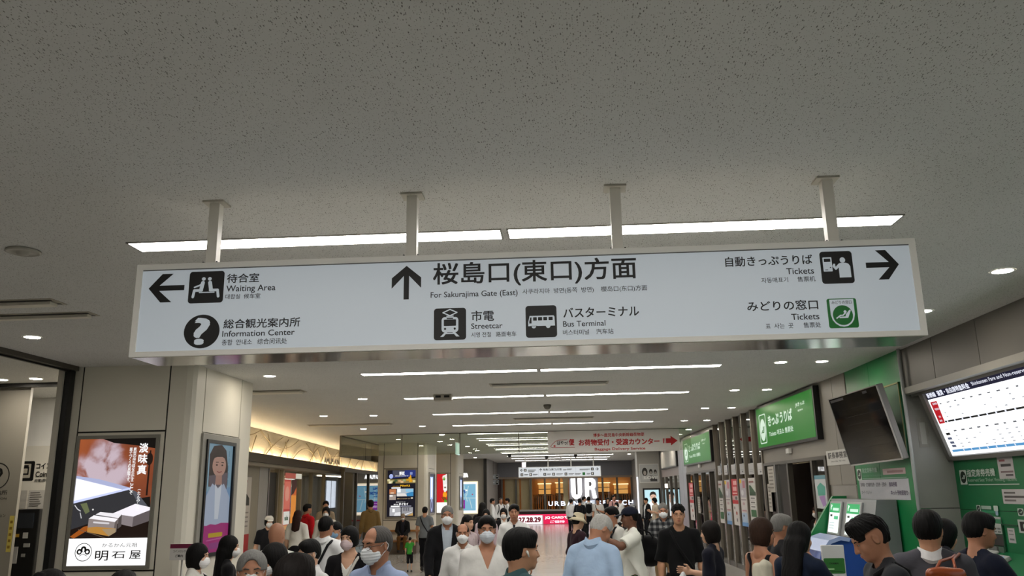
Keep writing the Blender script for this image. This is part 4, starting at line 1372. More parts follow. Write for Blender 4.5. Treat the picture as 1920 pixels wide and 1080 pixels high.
SX0, SX1, SZ0, SZ1, SY = -2.52, 1.985, 2.742, 3.297, 4.56
sg = empty('hanging_sign', (-.27, SY, SZ0), 'big white bilingual direction sign hanging across the concourse on four poles', 'sign')
mb = MB()
mb.box((SX0, SY + .005, SZ0 + .004), (SX1, SY + .335, SZ1), M_FRAME)
mb.build('housing', sg)
mb = MB(); mb.box((SX0 + .01, SY + .01, SZ0 - .002), (SX1 - .01, SY + .33, SZ0 + .004), M_MIRROR); mb.build('underside', sg, label='shiny steel underside')
FF = front(SY)
mb = MB()
for a0, a1, b0, b1 in ((SX0, SX1, SZ1 - .033, SZ1), (SX0, SX1, SZ0, SZ0 + .030), (SX0, SX0 + .036, SZ0 + .030, SZ1 - .033), (SX1 - .036, SX1, SZ0 + .030, SZ1 - .033)):
    mb.fbox(FF, a0, a1, b0, b1, -.01, .006, M_FRAME)
mb.build('rim', sg)
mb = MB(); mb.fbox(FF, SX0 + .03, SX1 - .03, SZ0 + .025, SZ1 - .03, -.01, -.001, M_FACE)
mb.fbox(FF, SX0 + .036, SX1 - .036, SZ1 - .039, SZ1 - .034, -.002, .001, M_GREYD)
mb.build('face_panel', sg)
for x in (-2.10, -.885, .33, 1.56):
    mb = MB(); mb.box((x - .031, SY + .05, SZ1), (x + .031, SY + .11, CEIL), mat('e9e5dc', .45, var=.03))
    mb.box((x - .045, SY + .04, SZ1), (x - .038, SY + .06, SZ1 + .02), M_DARK); mb.box((x + .038, SY + .04, SZ1), (x + .045, SY + .06, SZ1 + .02), M_DARK)
    h_ = mb.build('hanger', sg)
    mb = MB(); mb.box((x - .065, SY + .02, CEIL - .012), (x + .065, SY + .14, CEIL), mat('b9b5aa', .5)); mb.build('flange', h_)

def part_ink(name, fn, lab=None, parent=None, F=None, c=.0):
    k = Ink(F or FF, c); fn(k); return k.build(name, parent or sg, lab)
part_ink('arrow', lambda k: k.poly(arrow_pts(-2.332, 3.150, .217, .173, math.pi), M_INK), 'black arrow pointing left')
part_ink('arrow', lambda k: k.poly(arrow_pts(-.900, 3.136, .201, .172, math.pi / 2), M_INK), 'black arrow pointing up')
part_ink('arrow', lambda k: k.poly(arrow_pts(1.792, 3.149, .180, .170, 0), M_INK), 'black arrow pointing right')
def px(kind, a0, b0, a1, b1, lab, ground=M_INK, F=None, parent=None, c=0.0):
    def fn(k):
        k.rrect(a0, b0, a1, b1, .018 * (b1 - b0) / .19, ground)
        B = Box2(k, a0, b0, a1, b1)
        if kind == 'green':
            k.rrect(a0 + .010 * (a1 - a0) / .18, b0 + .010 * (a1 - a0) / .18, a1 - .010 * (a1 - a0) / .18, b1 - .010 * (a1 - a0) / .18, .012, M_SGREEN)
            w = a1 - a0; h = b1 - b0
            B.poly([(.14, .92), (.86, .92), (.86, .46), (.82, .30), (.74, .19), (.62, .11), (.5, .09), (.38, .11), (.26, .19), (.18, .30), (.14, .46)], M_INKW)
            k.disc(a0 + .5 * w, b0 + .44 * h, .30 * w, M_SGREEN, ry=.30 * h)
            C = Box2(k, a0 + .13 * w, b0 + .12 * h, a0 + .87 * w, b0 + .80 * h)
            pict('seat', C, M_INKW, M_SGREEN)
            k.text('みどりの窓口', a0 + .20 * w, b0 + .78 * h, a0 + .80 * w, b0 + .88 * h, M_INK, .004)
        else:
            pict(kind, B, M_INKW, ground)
    return part_ink('pictogram', fn, lab, parent, F, c)
px('wait', -2.196, 3.052, -1.985, 3.244, 'black square with two seated figures')
def qm(k):
    k.disc(-2.098, 2.883, .1065, M_INK, 40, .0995)
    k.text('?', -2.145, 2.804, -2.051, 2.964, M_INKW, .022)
part_ink('pictogram', qm, 'black disc with a white question mark')
px('tram', -.738, 2.791, -.553, 2.976, 'black square with a streetcar')
px('bus', -.213, 2.791, -.037, 2.975, 'black square with a bus')
px('ticket', 1.453, 3.049, 1.631, 3.236, 'black square with a person at a ticket machine')
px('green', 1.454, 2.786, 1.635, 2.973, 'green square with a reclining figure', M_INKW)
def tx(t, a0, b1, a1, b0, bold=.006):
    return part_ink('lettering', lambda k: k.text(t, a0, b0, a1, b1, M_INK, bold))
tx('待合室', -1.969, 3.224, -1.775, 3.168, .012)
tx('Waiting Area', -1.969, 3.153, -1.674, 3.104)
tx('대합실  候车室', -1.971, 3.101, -1.762, 3.071, .004)
tx('総合観光案内所', -1.971, 2.950, -1.517, 2.895, .012)
tx('Information Center', -1.974, 2.882, -1.547, 2.847)
tx('종합  안내소   综合问讯处', -1.973, 2.831, -1.590, 2.797, .004)
tx('桜島口(東口)方面', -.745, 3.247, .426, 3.097, .014)
tx('For Sakurajima Gate (East)', -.758, 3.074, -.256, 3.030, .004)
tx('사쿠라지마  방면(동쪽  방면)    櫻岛口(东口)方面', -.228, 3.076, .480, 3.040, .002)
tx('市電', -.523, 2.957, -.393, 2.895, .012)
tx('Streetcar', -.524, 2.883, -.345, 2.851)
tx('시영 전철   路面电车', -.524, 2.832, -.268, 2.802, .003)
tx('バスターミナル', .001, 2.957, .427, 2.899, .012)
tx('Bus Terminal', -.002, 2.880, .236, 2.848)
tx('버스터미널    汽车站', -.004, 2.831, .279, 2.800, .003)
tx('自動きっぷうりば', .927, 3.224, 1.412, 3.166, .012)
tx('Tickets', 1.262, 3.147, 1.414, 3.111)
tx('자동매표기     售票机', 1.119, 3.096, 1.417, 3.066, .003)
tx('みどりの窓口', 1.028, 2.962, 1.416, 2.906, .012)
tx('Tickets', 1.264, 2.884, 1.416, 2.849)
tx('표  사는  곳      售票处', 1.120, 2.834, 1.420, 2.803, .003)

# ================================================================== far direction sign (same family, smaller in view)
fs = empty('hanging_sign', (-.45, 44, 2.66), 'white direction sign far down the concourse above the glowing shop letters', 'sign')
F2 = front(44.0)
mb = MB(); mb.box((-2.6, 44.0, 2.66), (1.70, 44.3, 3.19), M_WHITE); mb.build('housing', fs)
mb = MB(); mb.fbox(F2, -2.57, 1.67, 2.69, 3.16, 0, .012, mat('e6eaee', emit=.75)); mb.build('face_panel', fs)
for x in (-2.24, -1.04, .16, 1.33):
    mb = MB(); mb.box((x - .03, 44.05, 3.19), (x + .03, 44.11, CEIL), M_WHITE); mb.build('hanger', fs)
def fsk(k):
    D = M_INK
    k.poly(arrow_pts(-2.42, 3.03, .18, .14, math.pi), D); k.poly(arrow_pts(-1.43, 3.03, .16, .14, math.pi / 2), D); k.poly(arrow_pts(1.50, 3.03, .18, .14, 0), D)
    for a, b in ((-2.24, 2.96), (-2.42, 2.73), (-1.96, 2.73), (-1.22, 2.73), (-.76, 2.73), (-.12, 2.73), (1.26, 2.96), (1.26, 2.73)):
        k.rrect(a - .07, b, a + .07, b + .14, .01, D); k.disc(a, b + .085, .03, M_WHITE, 12); k.rect(a - .03, b + .03, a + .03, b + .06, M_WHITE)
    k.rrect(.74, 2.73, .88, 2.87, .01, M_SGREEN)
    k.text('P', 1.235, 2.755, 1.285, 2.85, M_WHITE, .03)
    k.text('桜島口(東口)方面', -1.30, 2.97, -.34, 3.10, D, .02)
    g = mat('7d8084', .5)
    for a0, a1, b in ((-2.10, -1.68, 3.03), (-2.10, -1.75, 2.97), (-2.30, -2.08, 2.81), (-1.84, -1.6, 2.81), (-1.1, -.9, 2.81), (-.62, -.28, 2.81), (.02, .3, 2.81), (.35, .66, 2.81), (.6, 1.14, 3.03), (-.26, -.08, 3.03), (-.06, .2, 3.05), (.96, 1.16, 2.81)):
        k.rect(a0, b - .02, a1, b + .02, g); k.rect(a0, b - .055, a0 + (a1 - a0) * .8, b - .035, g)
    k.rect(-1.56, 2.72, -1.555, 3.13, g); k.rect(.40, 2.72, .405, 3.13, g)
k = Ink(F2, .012, .0004); fsk(k); k.build('lettering', fs)

# small lit exit lamp and edge-on exit sign
t = empty('exit_sign', (-2.2, 42, 3.05), 'small glowing emergency sign hanging left of the far direction sign', 'sign')
mb = MB(); mb.box((-2.31, 41.95, 3.10), (-2.09, 42.05, 3.38), M_WHITE); mb.box((-2.21, 41.98, 3.38), (-2.19, 42.02, CEIL), M_DARK); mb.build('housing', t)
mb = MB(); mb.box((-2.29, 41.94, 3.12), (-2.11, 41.95, 3.36), mat('fbe9f2', emit=1.6)); mb.build('lit_face', t)
t = empty('exit_sign', (-3.6, 27, 3.3), 'narrow pale sign hanging edge-on behind the smoke barrier', 'sign')
mb = MB(); mb.box((-3.58, 26.6, 3.14), (-3.53, 27.3, 3.50), mat('cfeee4', emit=.8)); mb.build('lit_face', t)
mb = MB(); mb.box((-3.59, 26.6, 3.50), (-3.52, 27.3, 3.53), M_WHITE); mb.box((-3.565, 26.93, 3.53), (-3.545, 26.97, CEIL), M_WHITE); mb.build('mount', t)

# ================================================================== baggage delivery board on the smoke barrier
bg = empty('hanging_sign', (1.4, 24.95, 3.04), 'pale board with red lettering for the baggage delivery counter', 'sign')
FB = front(24.96)
mb = MB(); mb.fbox(FB, -.58, 3.32, 3.045, 3.685, 0, .02, mat('efedec', .5, var=.02)); mb.build('board', bg)
M_RED = mat('c01822', .5)
def bgk(k):
    k.text('博多〜鹿児島中央新幹線荷物便', .78, 3.487, 2.29, 3.60, M_RED, .02)
    k.text('お荷物受付・受渡カウンター', .34, 3.24, 2.73, 3.43, M_RED, .03)
    k.text('Baggage Delivery Service', .81, 3.075, 2.30, 3.175, M_RED, .02)
    k.poly([(2.83, 3.27), (2.86, 3.27), (2.86, 3.41), (2.83, 3.41)], M_RED); k.poly([(2.88, 3.27), (2.90, 3.27), (2.90, 3.41), (2.88, 3.41)], M_RED)
    k.poly([(2.92, 3.27), (3.06, 3.27), (3.06, 3.20), (3.26, 3.34), (3.06, 3.48), (3.06, 3.41), (2.92, 3.41)], M_RED)
    k.text('はやっ!', -.30, 3.28, .02, 3.40, mat('2b2b30', .5), .02)
    k.text('便', .05, 3.26, .21, 3.45, M_RED, .03)
    k.line([(.22, 3.20), (-.44, 3.20), (-.50, 3.23), (-.47, 3.28), (-.36, 3.38), (-.26, 3.42), (.0, 3.43)], .014, mat('b0303a', .5))
    k.poly([(-.42, 3.25), (-.38, 3.22), (-.34, 3.25), (-.38, 3.28)], M_RED)
k = Ink(FB, .02, .0004); bgk(k); k.build('lettering', bg)

# ================================================================== green ticket signs on the office front
M_LGREEN = mat('128a1e', emit=.52)
M_LWHITE = mat('d9efdc', emit=.80)
def green_sign(a0, a1, z0, z1, label, full=True):
    t = empty('ticket_sign', off(a0, z0), label, 'sign', 'green lit signs over the ticket office doors')
    mb = MB()
    mb.fbox(OF, a0, a1, z0, z1, -.02, .10, M_BLACK); mb.build('housing', t)
    mb = MB(); mb.fbox(OF, a0 + .07, a1 - .07, z0 + .05, z1 - .05, .09, .104, M_LGREEN); mb.build('lit_face', t)
    w = a1 - a0; h = z1 - z0
    A = lambda x: a0 + x * w
    Z = lambda q: z0 + q * h
    k = Ink(OF, .104, .0005)
    k.rrect(A(.065), Z(.13), A(.20), Z(.80), .06, M_LWHITE); k.rrect(A(.075), Z(.155), A(.19), Z(.775), .05, M_LGREEN)
    k.disc(A(.1325), Z(.44), .055 * w, M_LWHITE, 28, .25 * h)
    C = Box2(k, A(.078), Z(.22), A(.187), Z(.66)); pict('seat', C, M_LGREEN, M_LWHITE)
    k.text('きっぷ', A(.25), Z(.48), A(.45), Z(.72), M_LWHITE, .03); k.text('うりば', A(.47), Z(.48), A(.675), Z(.72), M_LWHITE, .03)
    k.text('Tickets 매표소 售票处', A(.25), Z(.25), A(.675), Z(.37), M_LWHITE, .015)
    k.text('JRきっぷ', A(.74), Z(.69), A(.875), Z(.78), M_LWHITE, .03)
    k.text('販売中', A(.77), Z(.60), A(.845), Z(.64), M_LWHITE, .02)
    k.build('lettering', t)
green_sign(-5.36, -1.28, 2.735, 3.66, 'large green lit ticket sign over the nearer office door')
green_sign(-15.6, -10.75, 2.69, 3.58, 'smaller looking green lit ticket sign over the farther office door')
for a, lab in ((-3.30, 'small white door sensor under the nearer green sign'), (-13.0, 'small white door sensor under the farther green sign')):
    mb = MB(); mb.fbox(OF, a - .10, a + .10, 2.58, 2.68, 0, .07, mat('c9c9c6', .4)); tag(mb.build('door_sensor', bevel=.01), lab, 'sensor')
t = empty('door_plate', off(-.7, 2.28), 'white station office name plate on the grey stone panel', 'sign')
mb = MB(); mb.fbox(OF, -1.20, -.10, 2.285, 2.525, 0, .012, mat('bdbdb9', .45)); mb.build('plate', t)
k = Ink(OF, .012); k.text('駅長事務室', -1.12, 2.39, -.22, 2.495, M_INK, .02); k.text('Station Office   역장 사무실', -.98, 2.335, -.32, 2.36, M_INK, .01); k.build('lettering', t)

# blank framed board over the far right doors
t = empty('sign_board', (4.1, 34, 2.76), 'blank pale framed board above the far right doors', 'sign')
FR = rightwall(4.1)
mb = MB(); mb.fbox(FR, -36.6, -31.4, 2.76, 3.50, 0, .10, M_BLACK); mb.build('frame', t)
mb = MB(); mb.fbox(FR, -36.5, -31.52, 2.81, 3.46, .09, .105, mat('b9b7b1', .25)); mb.build('face_panel', t)

# small hanging signs near the brown door at the far left
for z, lab in ((2.68, 'upper of two small hanging pictogram signs by the dark brown door'), (2.36, 'lower of two small hanging pictogram signs by the dark brown door')):
    t = empty('small_sign', (-4.3, 49, z), lab, 'sign', 'small hanging signs at the far left')
    mb = MB(); mb.box((-4.65, 49, z), (-4.05, 49.06, z + .26), mat('9aa0a6', .5)); mb.box((-4.4, 49.02, z + .26), (-4.36, 49.05, CEIL if z > 2.6 else 2.68), M_STEELD); mb.build('plate', t)
    k = Ink(front(49.0), .002, .001); k.rect(-4.22, z + .03, -4.08, z + .23, M_INK); k.disc(-4.15, z + .15, .035, M_WHITE, 12); k.rect(-4.60, z + .10, -4.30, z + .15, mat('cfd3d6', .5)); k.build('pictogram', t)
# ================================================================== back-lit posters and shop fronts
def poster_nodes(base, fn):
    m, nt, b = node_mat(base)
    b.inputs['Base Color'].default_value = (.02, .02, .02, 1)
    fn(nt, b)
    return m

def steam_mat(F, a, b, w, h):
    """printed picture: rust brown dusk behind a soft cloud of steam, back-lit"""
    m, nt, bs = node_mat('steam_print')
    N, L = nt.nodes, nt.links
    def math_(op, x, y=None, z=None):
        n = N.new('ShaderNodeMath'); n.operation = op
        for i_, q in enumerate((x, y, z)):
            if q is None: continue
            if isinstance(q, (int, float)): n.inputs[i_].default_value = q
            else: L.new(q, n.inputs[i_])
        return n.outputs[0]
    tc = N.new('ShaderNodeTexCoord')
    sx = N.new('ShaderNodeSeparateXYZ'); L.new(tc.outputs['Object'], sx.inputs[0])
    u = math_('MULTIPLY_ADD', sx.outputs[0], 1 / w, -a / w)
    v = math_('MULTIPLY_ADD', sx.outputs[2], -1 / h, (b + h) / h)
    n1 = N.new('ShaderNodeTexNoise'); n1.inputs['Scale'].default_value = 4.5; n1.inputs['Detail'].default_value = 7; n1.inputs['Distortion'].default_value = .5
    L.new(tc.outputs['Object'], n1.inputs['Vector'])
    tot = None
    for cx, cy, rx, ry, am in ((.30, .17, .24, .15, 1), (.42, .08, .14, .10, .8), (.20, .27, .20, .11, .9), (.50, .26, .18, .15, 1), (.36, .34, .26, .10, .9), (.08, .24, .12, .10, .6)):
        q = math_('ADD', math_('POWER', math_('MULTIPLY_ADD', u, 1 / rx, -cx / rx), 2), math_('POWER', math_('MULTIPLY_ADD', v, 1 / ry, -cy / ry), 2))
        g = math_('MULTIPLY', math_('EXPONENT', math_('MULTIPLY', q, -1.0)), am)
        tot = g if tot is None else math_('ADD', tot, g)
    st = math_('MULTIPLY', tot, math_('MULTIPLY_ADD', n1.outputs['Fac'], 3.0, -.75))
    mr = N.new('ShaderNodeMapRange'); mr.interpolation_type = 'SMOOTHSTEP'; mr.inputs[1].default_value = .15; mr.inputs[2].default_value = 1.35
    L.new(st, mr.inputs[0])
    r = N.new('ShaderNodeValToRGB')
    n2 = N.new('ShaderNodeTexNoise'); n2.inputs['Scale'].default_value = 1.6; n2.inputs['Detail'].default_value = 3
    L.new(tc.outputs['Object'], n2.inputs['Vector']); L.new(n2.outputs['Fac'], r.inputs[0])
    r.color_ramp.elements[0].position = .3; r.color_ramp.elements[0].color = (*lin('6e3320'), 1)
    r.color_ramp.elements[1].position = .7; r.color_ramp.elements[1].color = (*lin('a6562e'), 1)
    mx = N.new('ShaderNodeMix'); mx.data_type = 'RGBA'
    L.new(mr.outputs[0], mx.inputs[0]); L.new(r.outputs[0], mx.inputs[6]); mx.inputs[7].default_value = (*lin('cdb9c4'), 1)
    L.new(mx.outputs[2], bs.inputs['Emission Color']); bs.inputs['Emission Strength'].default_value = PRINT_E
    bs.inputs['Base Color'].default_value = (.02, .02, .02, 1)
    return m

def lightbox(name, F, a0, b0, a1, b1, label, art, depth=.03, bez=.05, fm=None, cat='poster', group=None, c=.0):
    t = empty(name, F.p((a0 + a1) / 2, b0, c), label, cat, group)
    fm = fm or M_GREYP
    mb = MB()
    mb.fbox(F, a0 - bez, a1 + bez, b1, b1 + bez, c, c + depth, fm); mb.fbox(F, a0 - bez, a1 + bez, b0 - bez, b0, c, c + depth, fm)
    mb.fbox(F, a0 - bez, a0, b0, b1, c, c + depth, fm); mb.fbox(F, a1, a1 + bez, b0, b1, c, c + depth, fm)
    mb.build('frame', t)
    k = Ink(F, c + depth * .35, .0002)
    art(k, a0, b0, a1 - a0, b1 - b0)
    k.build('print', t)
    return t

# ---- steamed sweets poster on the near pier
def art_sweets(k, a, b, w, h):
    def P(x, y): return (a + x * w, b + (1 - y) * h)           # x right, y down, 0..1
    def poly(pts, m): k.poly([P(*p) for p in pts], m)
    e = PRINT_E
    poly([(0, 0), (1, 0), (1, .79), (0, .79)], steam_mat(k.F, a, b, w, h))
    poly([(.30, 0), (1, 0), (1, .085), (.72, .055), (.45, .035)], glow('0c0806'))
    # ladle hanging on the right
    poly([(.925, .10), (.945, .10), (.945, .46), (.92, .46)], glow('24140e')); k.disc(*P(.93, .17), .045 * w, glow('21130d'), 18, .05 * h)
    poly([(.86, .48), (.98, .47), (1, .60), (.84, .60)], glow('15100f'))
    # white tray
    poly([(0, .295), (.30, .325), (.70, .395), (.72, .41), (.68, .425), (0, .36)], glow('b4bbe0'))
    poly([(0, .315), (.64, .415), (.0, .50)], glow('f4f4ff', e * 1.2))
    poly([(0, .495), (.72, .395), (.72, .41), (0, .515)], glow('cdd6ff', e * 1.1))
    poly([(0, .515), (.72, .41), (.80, .43), (.98, .56), (.98, .66), (.0, .79)], glow('343438'))
    poly([(.72, .41), (.80, .43), (.96, .545), (.86, .55)], glow('585a62'))
    poly([(.09, .52), (.17, .51), (.22, .58), (.17, .60)], glow('6c7350'))
    k.line([P(.02, .53), P(.06, .56), P(.10, .575)], .012, glow('d8d8dc')); k.line([P(.10, .59), P(.12, .63)], .012, glow('c8c8cc')); k.disc(*P(.26, .565), .012, glow('e8e8e8'), 10)
    poly([(0, .72), (.30, .66), (1, .60), (1, .79), (0, .79)], glow('1c0f0a'))
    poly([(.0, .775), (.16, .70), (.30, .68), (.24, .72), (.05, .79)], glow('a5561a')); k.line([P(.10, .72), P(.34, .765), P(.46, .79)], .008, glow('6d5a48'))
    # large block
    poly([(.51, .60), (.80, .525), (1, .555), (1, .59), (.79, .625)], glow('f3eef6', e * 1.15))
    poly([(.51, .60), (.79, .625), (.785, .705), (.51, .665)], glow('8d8385')); poly([(.79, .625), (1, .575), (1, .66), (.785, .705)], glow('635a5c'))
    # two small blocks
    poly([(.30, .605), (.36, .585), (.64, .605), (.60, .635)], glow('f0edf2', e * 1.1)); poly([(.60, .635), (.64, .605), (.645, .70), (.60, .72)], glow('544c4b'))
    poly([(.22, .635), (.28, .61), (.595, .64), (.56, .665)], glow('f4f1f5', e * 1.15)); poly([(.22, .635), (.56, .665), (.55, .755), (.215, .735)], glow('968b89'))
    poly([(.56, .665), (.595, .64), (.59, .74), (.55, .755)], glow('6a605e'))
    k.line([P(.29, .665), P(.48, .675)], .022, glow('dedade'))
    poly([(.215, .705), (.33, .70), (.58, .715), (.58, .745), (.50, .775), (.215, .74)], glow('c08a3e')); poly([(.40, .72), (.58, .715), (.58, .745), (.50, .775)], glow('a89272'))
    # lettering
    W = glow('fdfdfd', e * 1.1)
    k.vtext('淡味真', a + .845 * w, b + .960 * h, .120 * w, W, .022, 1.12)
    k.vtext('（たんみしん）', a + .835 * w, b + .60 * h, .042 * w, W, .01, 1.0)
    k.vtext('素材の持ち味を生かすことこそ', a + .735 * w, b + .925 * h, .042 * w, W, .01, .98)
    k.vtext('菓子づくりの真髄です。', a + .685 * w, b + .925 * h, .042 * w, W, .01, .98)
    # white foot
    poly([(0, .79), (1, .79), (1, 1), (0, 1)], glow('ffffff', 1.05))
    D = mat('0a0a0a', emit=.0001)
    cx, cy = P(.20, .895)
    k.ring(cx, cy, .100 * w, .108 * w, D, 40, ry=1.0)
    k.disc(cx, cy + .035 * w, .036 * w, D, 20); k.disc(cx - .052 * w, cy + .005 * w, .034 * w, D, 20); k.disc(cx + .052 * w, cy + .005 * w, .034 * w, D, 20)
    Wf = glow('ffffff', 1.05)
    k.disc(cx, cy + .025 * w, .012 * w, Wf, 12, .024 * w); k.disc(cx - .05 * w, cy + .003 * w, .016 * w, Wf, 12); k.disc(cx + .05 * w, cy + .003 * w, .016 * w, Wf, 12)
    k.line([(cx - .05 * w, cy - .045 * w), (cx, cy - .022 * w), (cx + .05 * w, cy - .045 * w)], .006 * w, D)
    k.text('かるかん元祖', *P(.43, .860), *P(.88, .828), D, .0)
    k.text('明', *P(.355, .962), *P(.52, .885), D, .01, shear=.0); k.text('石', *P(.565, .945), *P(.735, .893), D, .01); k.text('屋', *P(.79, .952), *P(.935, .885), D, .01)
lightbox('poster_lightbox', front(10.75), -6.495, 1.112, -5.445, 2.722, 'tall backlit poster of steaming white sweets on the near cream pier', art_sweets, .03, .045, mat('7f7d75', .4))

# ---- portrait screen on the pier side
def art_portrait(k, a, b, w, h):
    P = lambda x, y: (a + x * w, b + (1 - y) * h)
    poly = lambda pts, m: k.poly([P(*p) for p in pts], m)
    e = .42
    poly([(0, 0), (1, 0), (1, 1), (0, 1)], glow('8fb4c8', e))
    poly([(0, .45), (1, .40), (1, .75), (0, .75)], glow('7fa4ca', e))
    poly([(.12, .10), (.25, .02), (.55, .0), (.74, .05), (.84, .2), (.86, .38), (.14, .40)], glow('3a2a26', e))
    poly([(.18, .40), (.14, .30), (.86, .26), (.84, .42)], glow('6d6068', e))
    k.disc(*P(.50, .20), .26 * w, glow('c69a88', e), 28, .105 * h)
    poly([(.22, .14), (.40, .04), (.64, .05), (.78, .14), (.60, .115), (.40, .12)], glow('33241f', e))
    poly([(.40, .29), (.62, .29), (.64, .38), (.38, .38)], glow('b98c7c', e))
    poly([(.02, .52), (.28, .37), (.50, .41), (.72, .37), (.98, .50), (1, .76), (0, .76)], glow('b9c6dc', e))
    poly([(.38, .37), (.50, .42), (.64, .37), (.58, .70), (.44, .70)], glow('dfe6f0', e))
    for x in (.40, .61): k.disc(*P(x, .195), .035 * w, glow('2c1d19', e), 12, .008 * h)
    k.line([P(.36, .17), P(.46, .168)], .012, glow('3a2823', e)); k.line([P(.57, .168), P(.66, .17)], .012, glow('3a2823', e))
    k.line([P(.42, .255), P(.50, .265), P(.60, .255)], .014, glow('9c4b4b', e))
    poly([(0, .745), (.15, .755), (.3, .742), (.5, .752), (.7, .738), (1, .745), (1, 1), (0, 1)], glow('b0287c', e))
    k.rrect(a + .25 * w, b + .135 * h, a + .78 * w, b + .175 * h, .02, glow('c8a920', e)); k.line([P(.2, .89), P(.75, .88)], .014, glow('cf6aa8', e))
    k.rrect(a + .3 * w, b + .03 * h, a + .8 * w, b + .085 * h, .01, glow('9a3c86', e))
    for q in range(5): k.line([P(.86, .06 + .07 * q), P(.86, .10 + .07 * q)], .03, glow('6f9ab0', e))
scr_ = lightbox('advert_screen', leftwall(-5.0), 11.27, 1.20, 12.17, 2.675, 'tall screen with a woman portrait and magenta foot on the side of the near pier', art_portrait, .05, .05, M_BLACK)
mb = MB(); F = leftwall(-5.0)
for a0, a1, b0, b1 in ((11.10, 11.215, 1.17, 2.725), (12.225, 12.39, 1.17, 2.725), (11.10, 12.39, 2.725, 2.80)):
    mb.fbox(F, a0, a1, b0, b1, 0, .03, mat('8c8a83', .4))
mb.build('surround', scr_)

# small notice stand at the pier corner
t = empty('notice_stand', (-4.78, 10.3, 0), 'small white notice with a dark red header on a stand by the pier corner', 'notice')
mb = MB(); mb.box((-4.93, 10.30, 1.20), (-4.62, 10.32, 1.39), mat('c9c7c4', .5)); mb.build('card', t)
mb = MB(); mb.tube([(-4.78, 10.33, .02), (-4.78, 10.33, 1.3)], .012, M_STEEL, 8); mb.lathe((-4.78, 10.33, 0), [(.15, 0), (.15, .015), (.02, .03)], M_STEEL, 20); mb.build('stand', t)
k = Ink(front(10.3), .001); k.rect(-4.93, 1.34, -4.62, 1.39, mat('6a1038', .5)); k.text('コインロッカー', -4.89, 1.29, -4.70, 1.32, M_INK, .01); k.text('ご案内', -4.86, 1.235, -4.76, 1.265, M_INK, .02); k.build('lettering', t)

# ---- waiting room wall: information mark, locker sign, machine
t = empty('wall_sign', (-8.6, 12.29, 2.0), 'round question mark sign cut by the left picture edge', 'sign')
k = Ink(front(12.3), .002, .001)
k.ring(-8.70, 2.31, .185, .20, M_INK, 40)
k.line([(-8.78, 2.37), (-8.75, 2.41), (-8.70, 2.42), (-8.645, 2.40), (-8.63, 2.35), (-8.66, 2.31), (-8.70, 2.29), (-8.70, 2.24)], .04, M_INK); k.disc(-8.70, 2.185, .025, M_INK)
k.text('総合案内所', -8.95, 2.03, -8.50, 2.10, M_INK, .01); k.text('INFORMATION', -8.92, 1.96, -8.50, 1.99, M_INK, .01); k.text('インフォメーション', -8.95, 1.70, -8.48, 1.75, M_INK, .005)
k.build('lettering', t)
FL = front(14.0)
def at14(x, z): return (x * 14 / 15, 1.95 + (z - 1.95) * 14 / 15)
t = empty('wall_sign', (-9.2, 13.99, 2.2), 'coin locker sign with black pictogram seen through the glass', 'sign')
k = Ink(FL, .002, .001)
a0, b0 = at14(-10.13, 2.29); a1, b1 = at14(-9.90, 2.65)
k.rrect(a0 - .10, b0, a1, b1, .03, M_INK); pict('locker', Box2(k, a0 - .10, b0, a1, b1), mat('b5afa0', .45), M_INK)
a0, b0 = at14(-9.86, 2.50); a1, b1 = at14(-9.35, 2.61); k.text('コインロッカー', a0, b0, a0 + .62, b1, M_INK, .02)
k.text('Coin-Locker', a0, b0 - .135, a0 + .55, b0 - .04, M_INK, .015); k.text('自動寄存柜', a0, b0 - .22, a0 + .33, b0 - .165, M_INK, .01)
k.build('lettering', t)
t = empty('wall_notice', (-9.1, 13.98, 1.75), 'pair of white notice sheets on the locker wall', 'notice')
k = Ink(FL, .004, .001)
a0, b0 = at14(-9.95, 1.78); a1, b1 = at14(-9.62, 2.12); k.rect(a0, b0, a1, b1, mat('b9b6b0', .5)); k.rect(a0 - .22, b0 + .02, a0 - .03, b1, mat('aeaba4', .5))
for q in range(7): k.rect(a0 + .03, b1 - .05 - q * .036, a0 + .20 + .02 * (q % 3), b1 - .035 - q * .036, mat('6d6a66', .5))
k.build('sheet', t)
t = empty('payment_machine', (-9.1, 13.6, 0), 'black coin locker payment machine behind the glass door', 'machine')
mb = MB(); mb.box((-9.10, 13.45, 0), (-8.70, 13.98, 1.80), M_BLACK); mb.build('cabinet', t, bevel=.015)
mb = MB(); mb.box((-9.05, 13.42, 1.50), (-8.78, 13.45, 1.74), mat('20242a', .15)); mb.build('screen', t)
mb = MB()
for x, z, w_, h_, c_ in ((-9.06, 1.36, .06, .05, 'b08a2c'), (-8.93, 1.34, .08, .09, 'a9a9a6'), (-8.90, 1.20, .10, .06, '8f8f8c'), (-9.07, .95, .08, .26, '9a9a98'), (-8.92, 1.05, .06, .05, '7c7c7a')):
    mb.box((x, 13.435, z), (x + w_, 13.45, z + h_), mat(c_, .4))
mb.build('controls', t)
mb = MB(); mb.fbox(front(12.3), -8.41, -8.34, 1.20, 1.72, .0, .004, mat('cdbb5a', .5))
for q in range(5): mb.fbox(front(12.3), -8.395, -8.355, 1.25 + q * .09, 1.29 + q * .09, .004, .005, mat('8a6d1c', .5))
tag(mb.build('sticker_strip'), 'yellow sticker strip at the end of the waiting room wall', 'sticker')

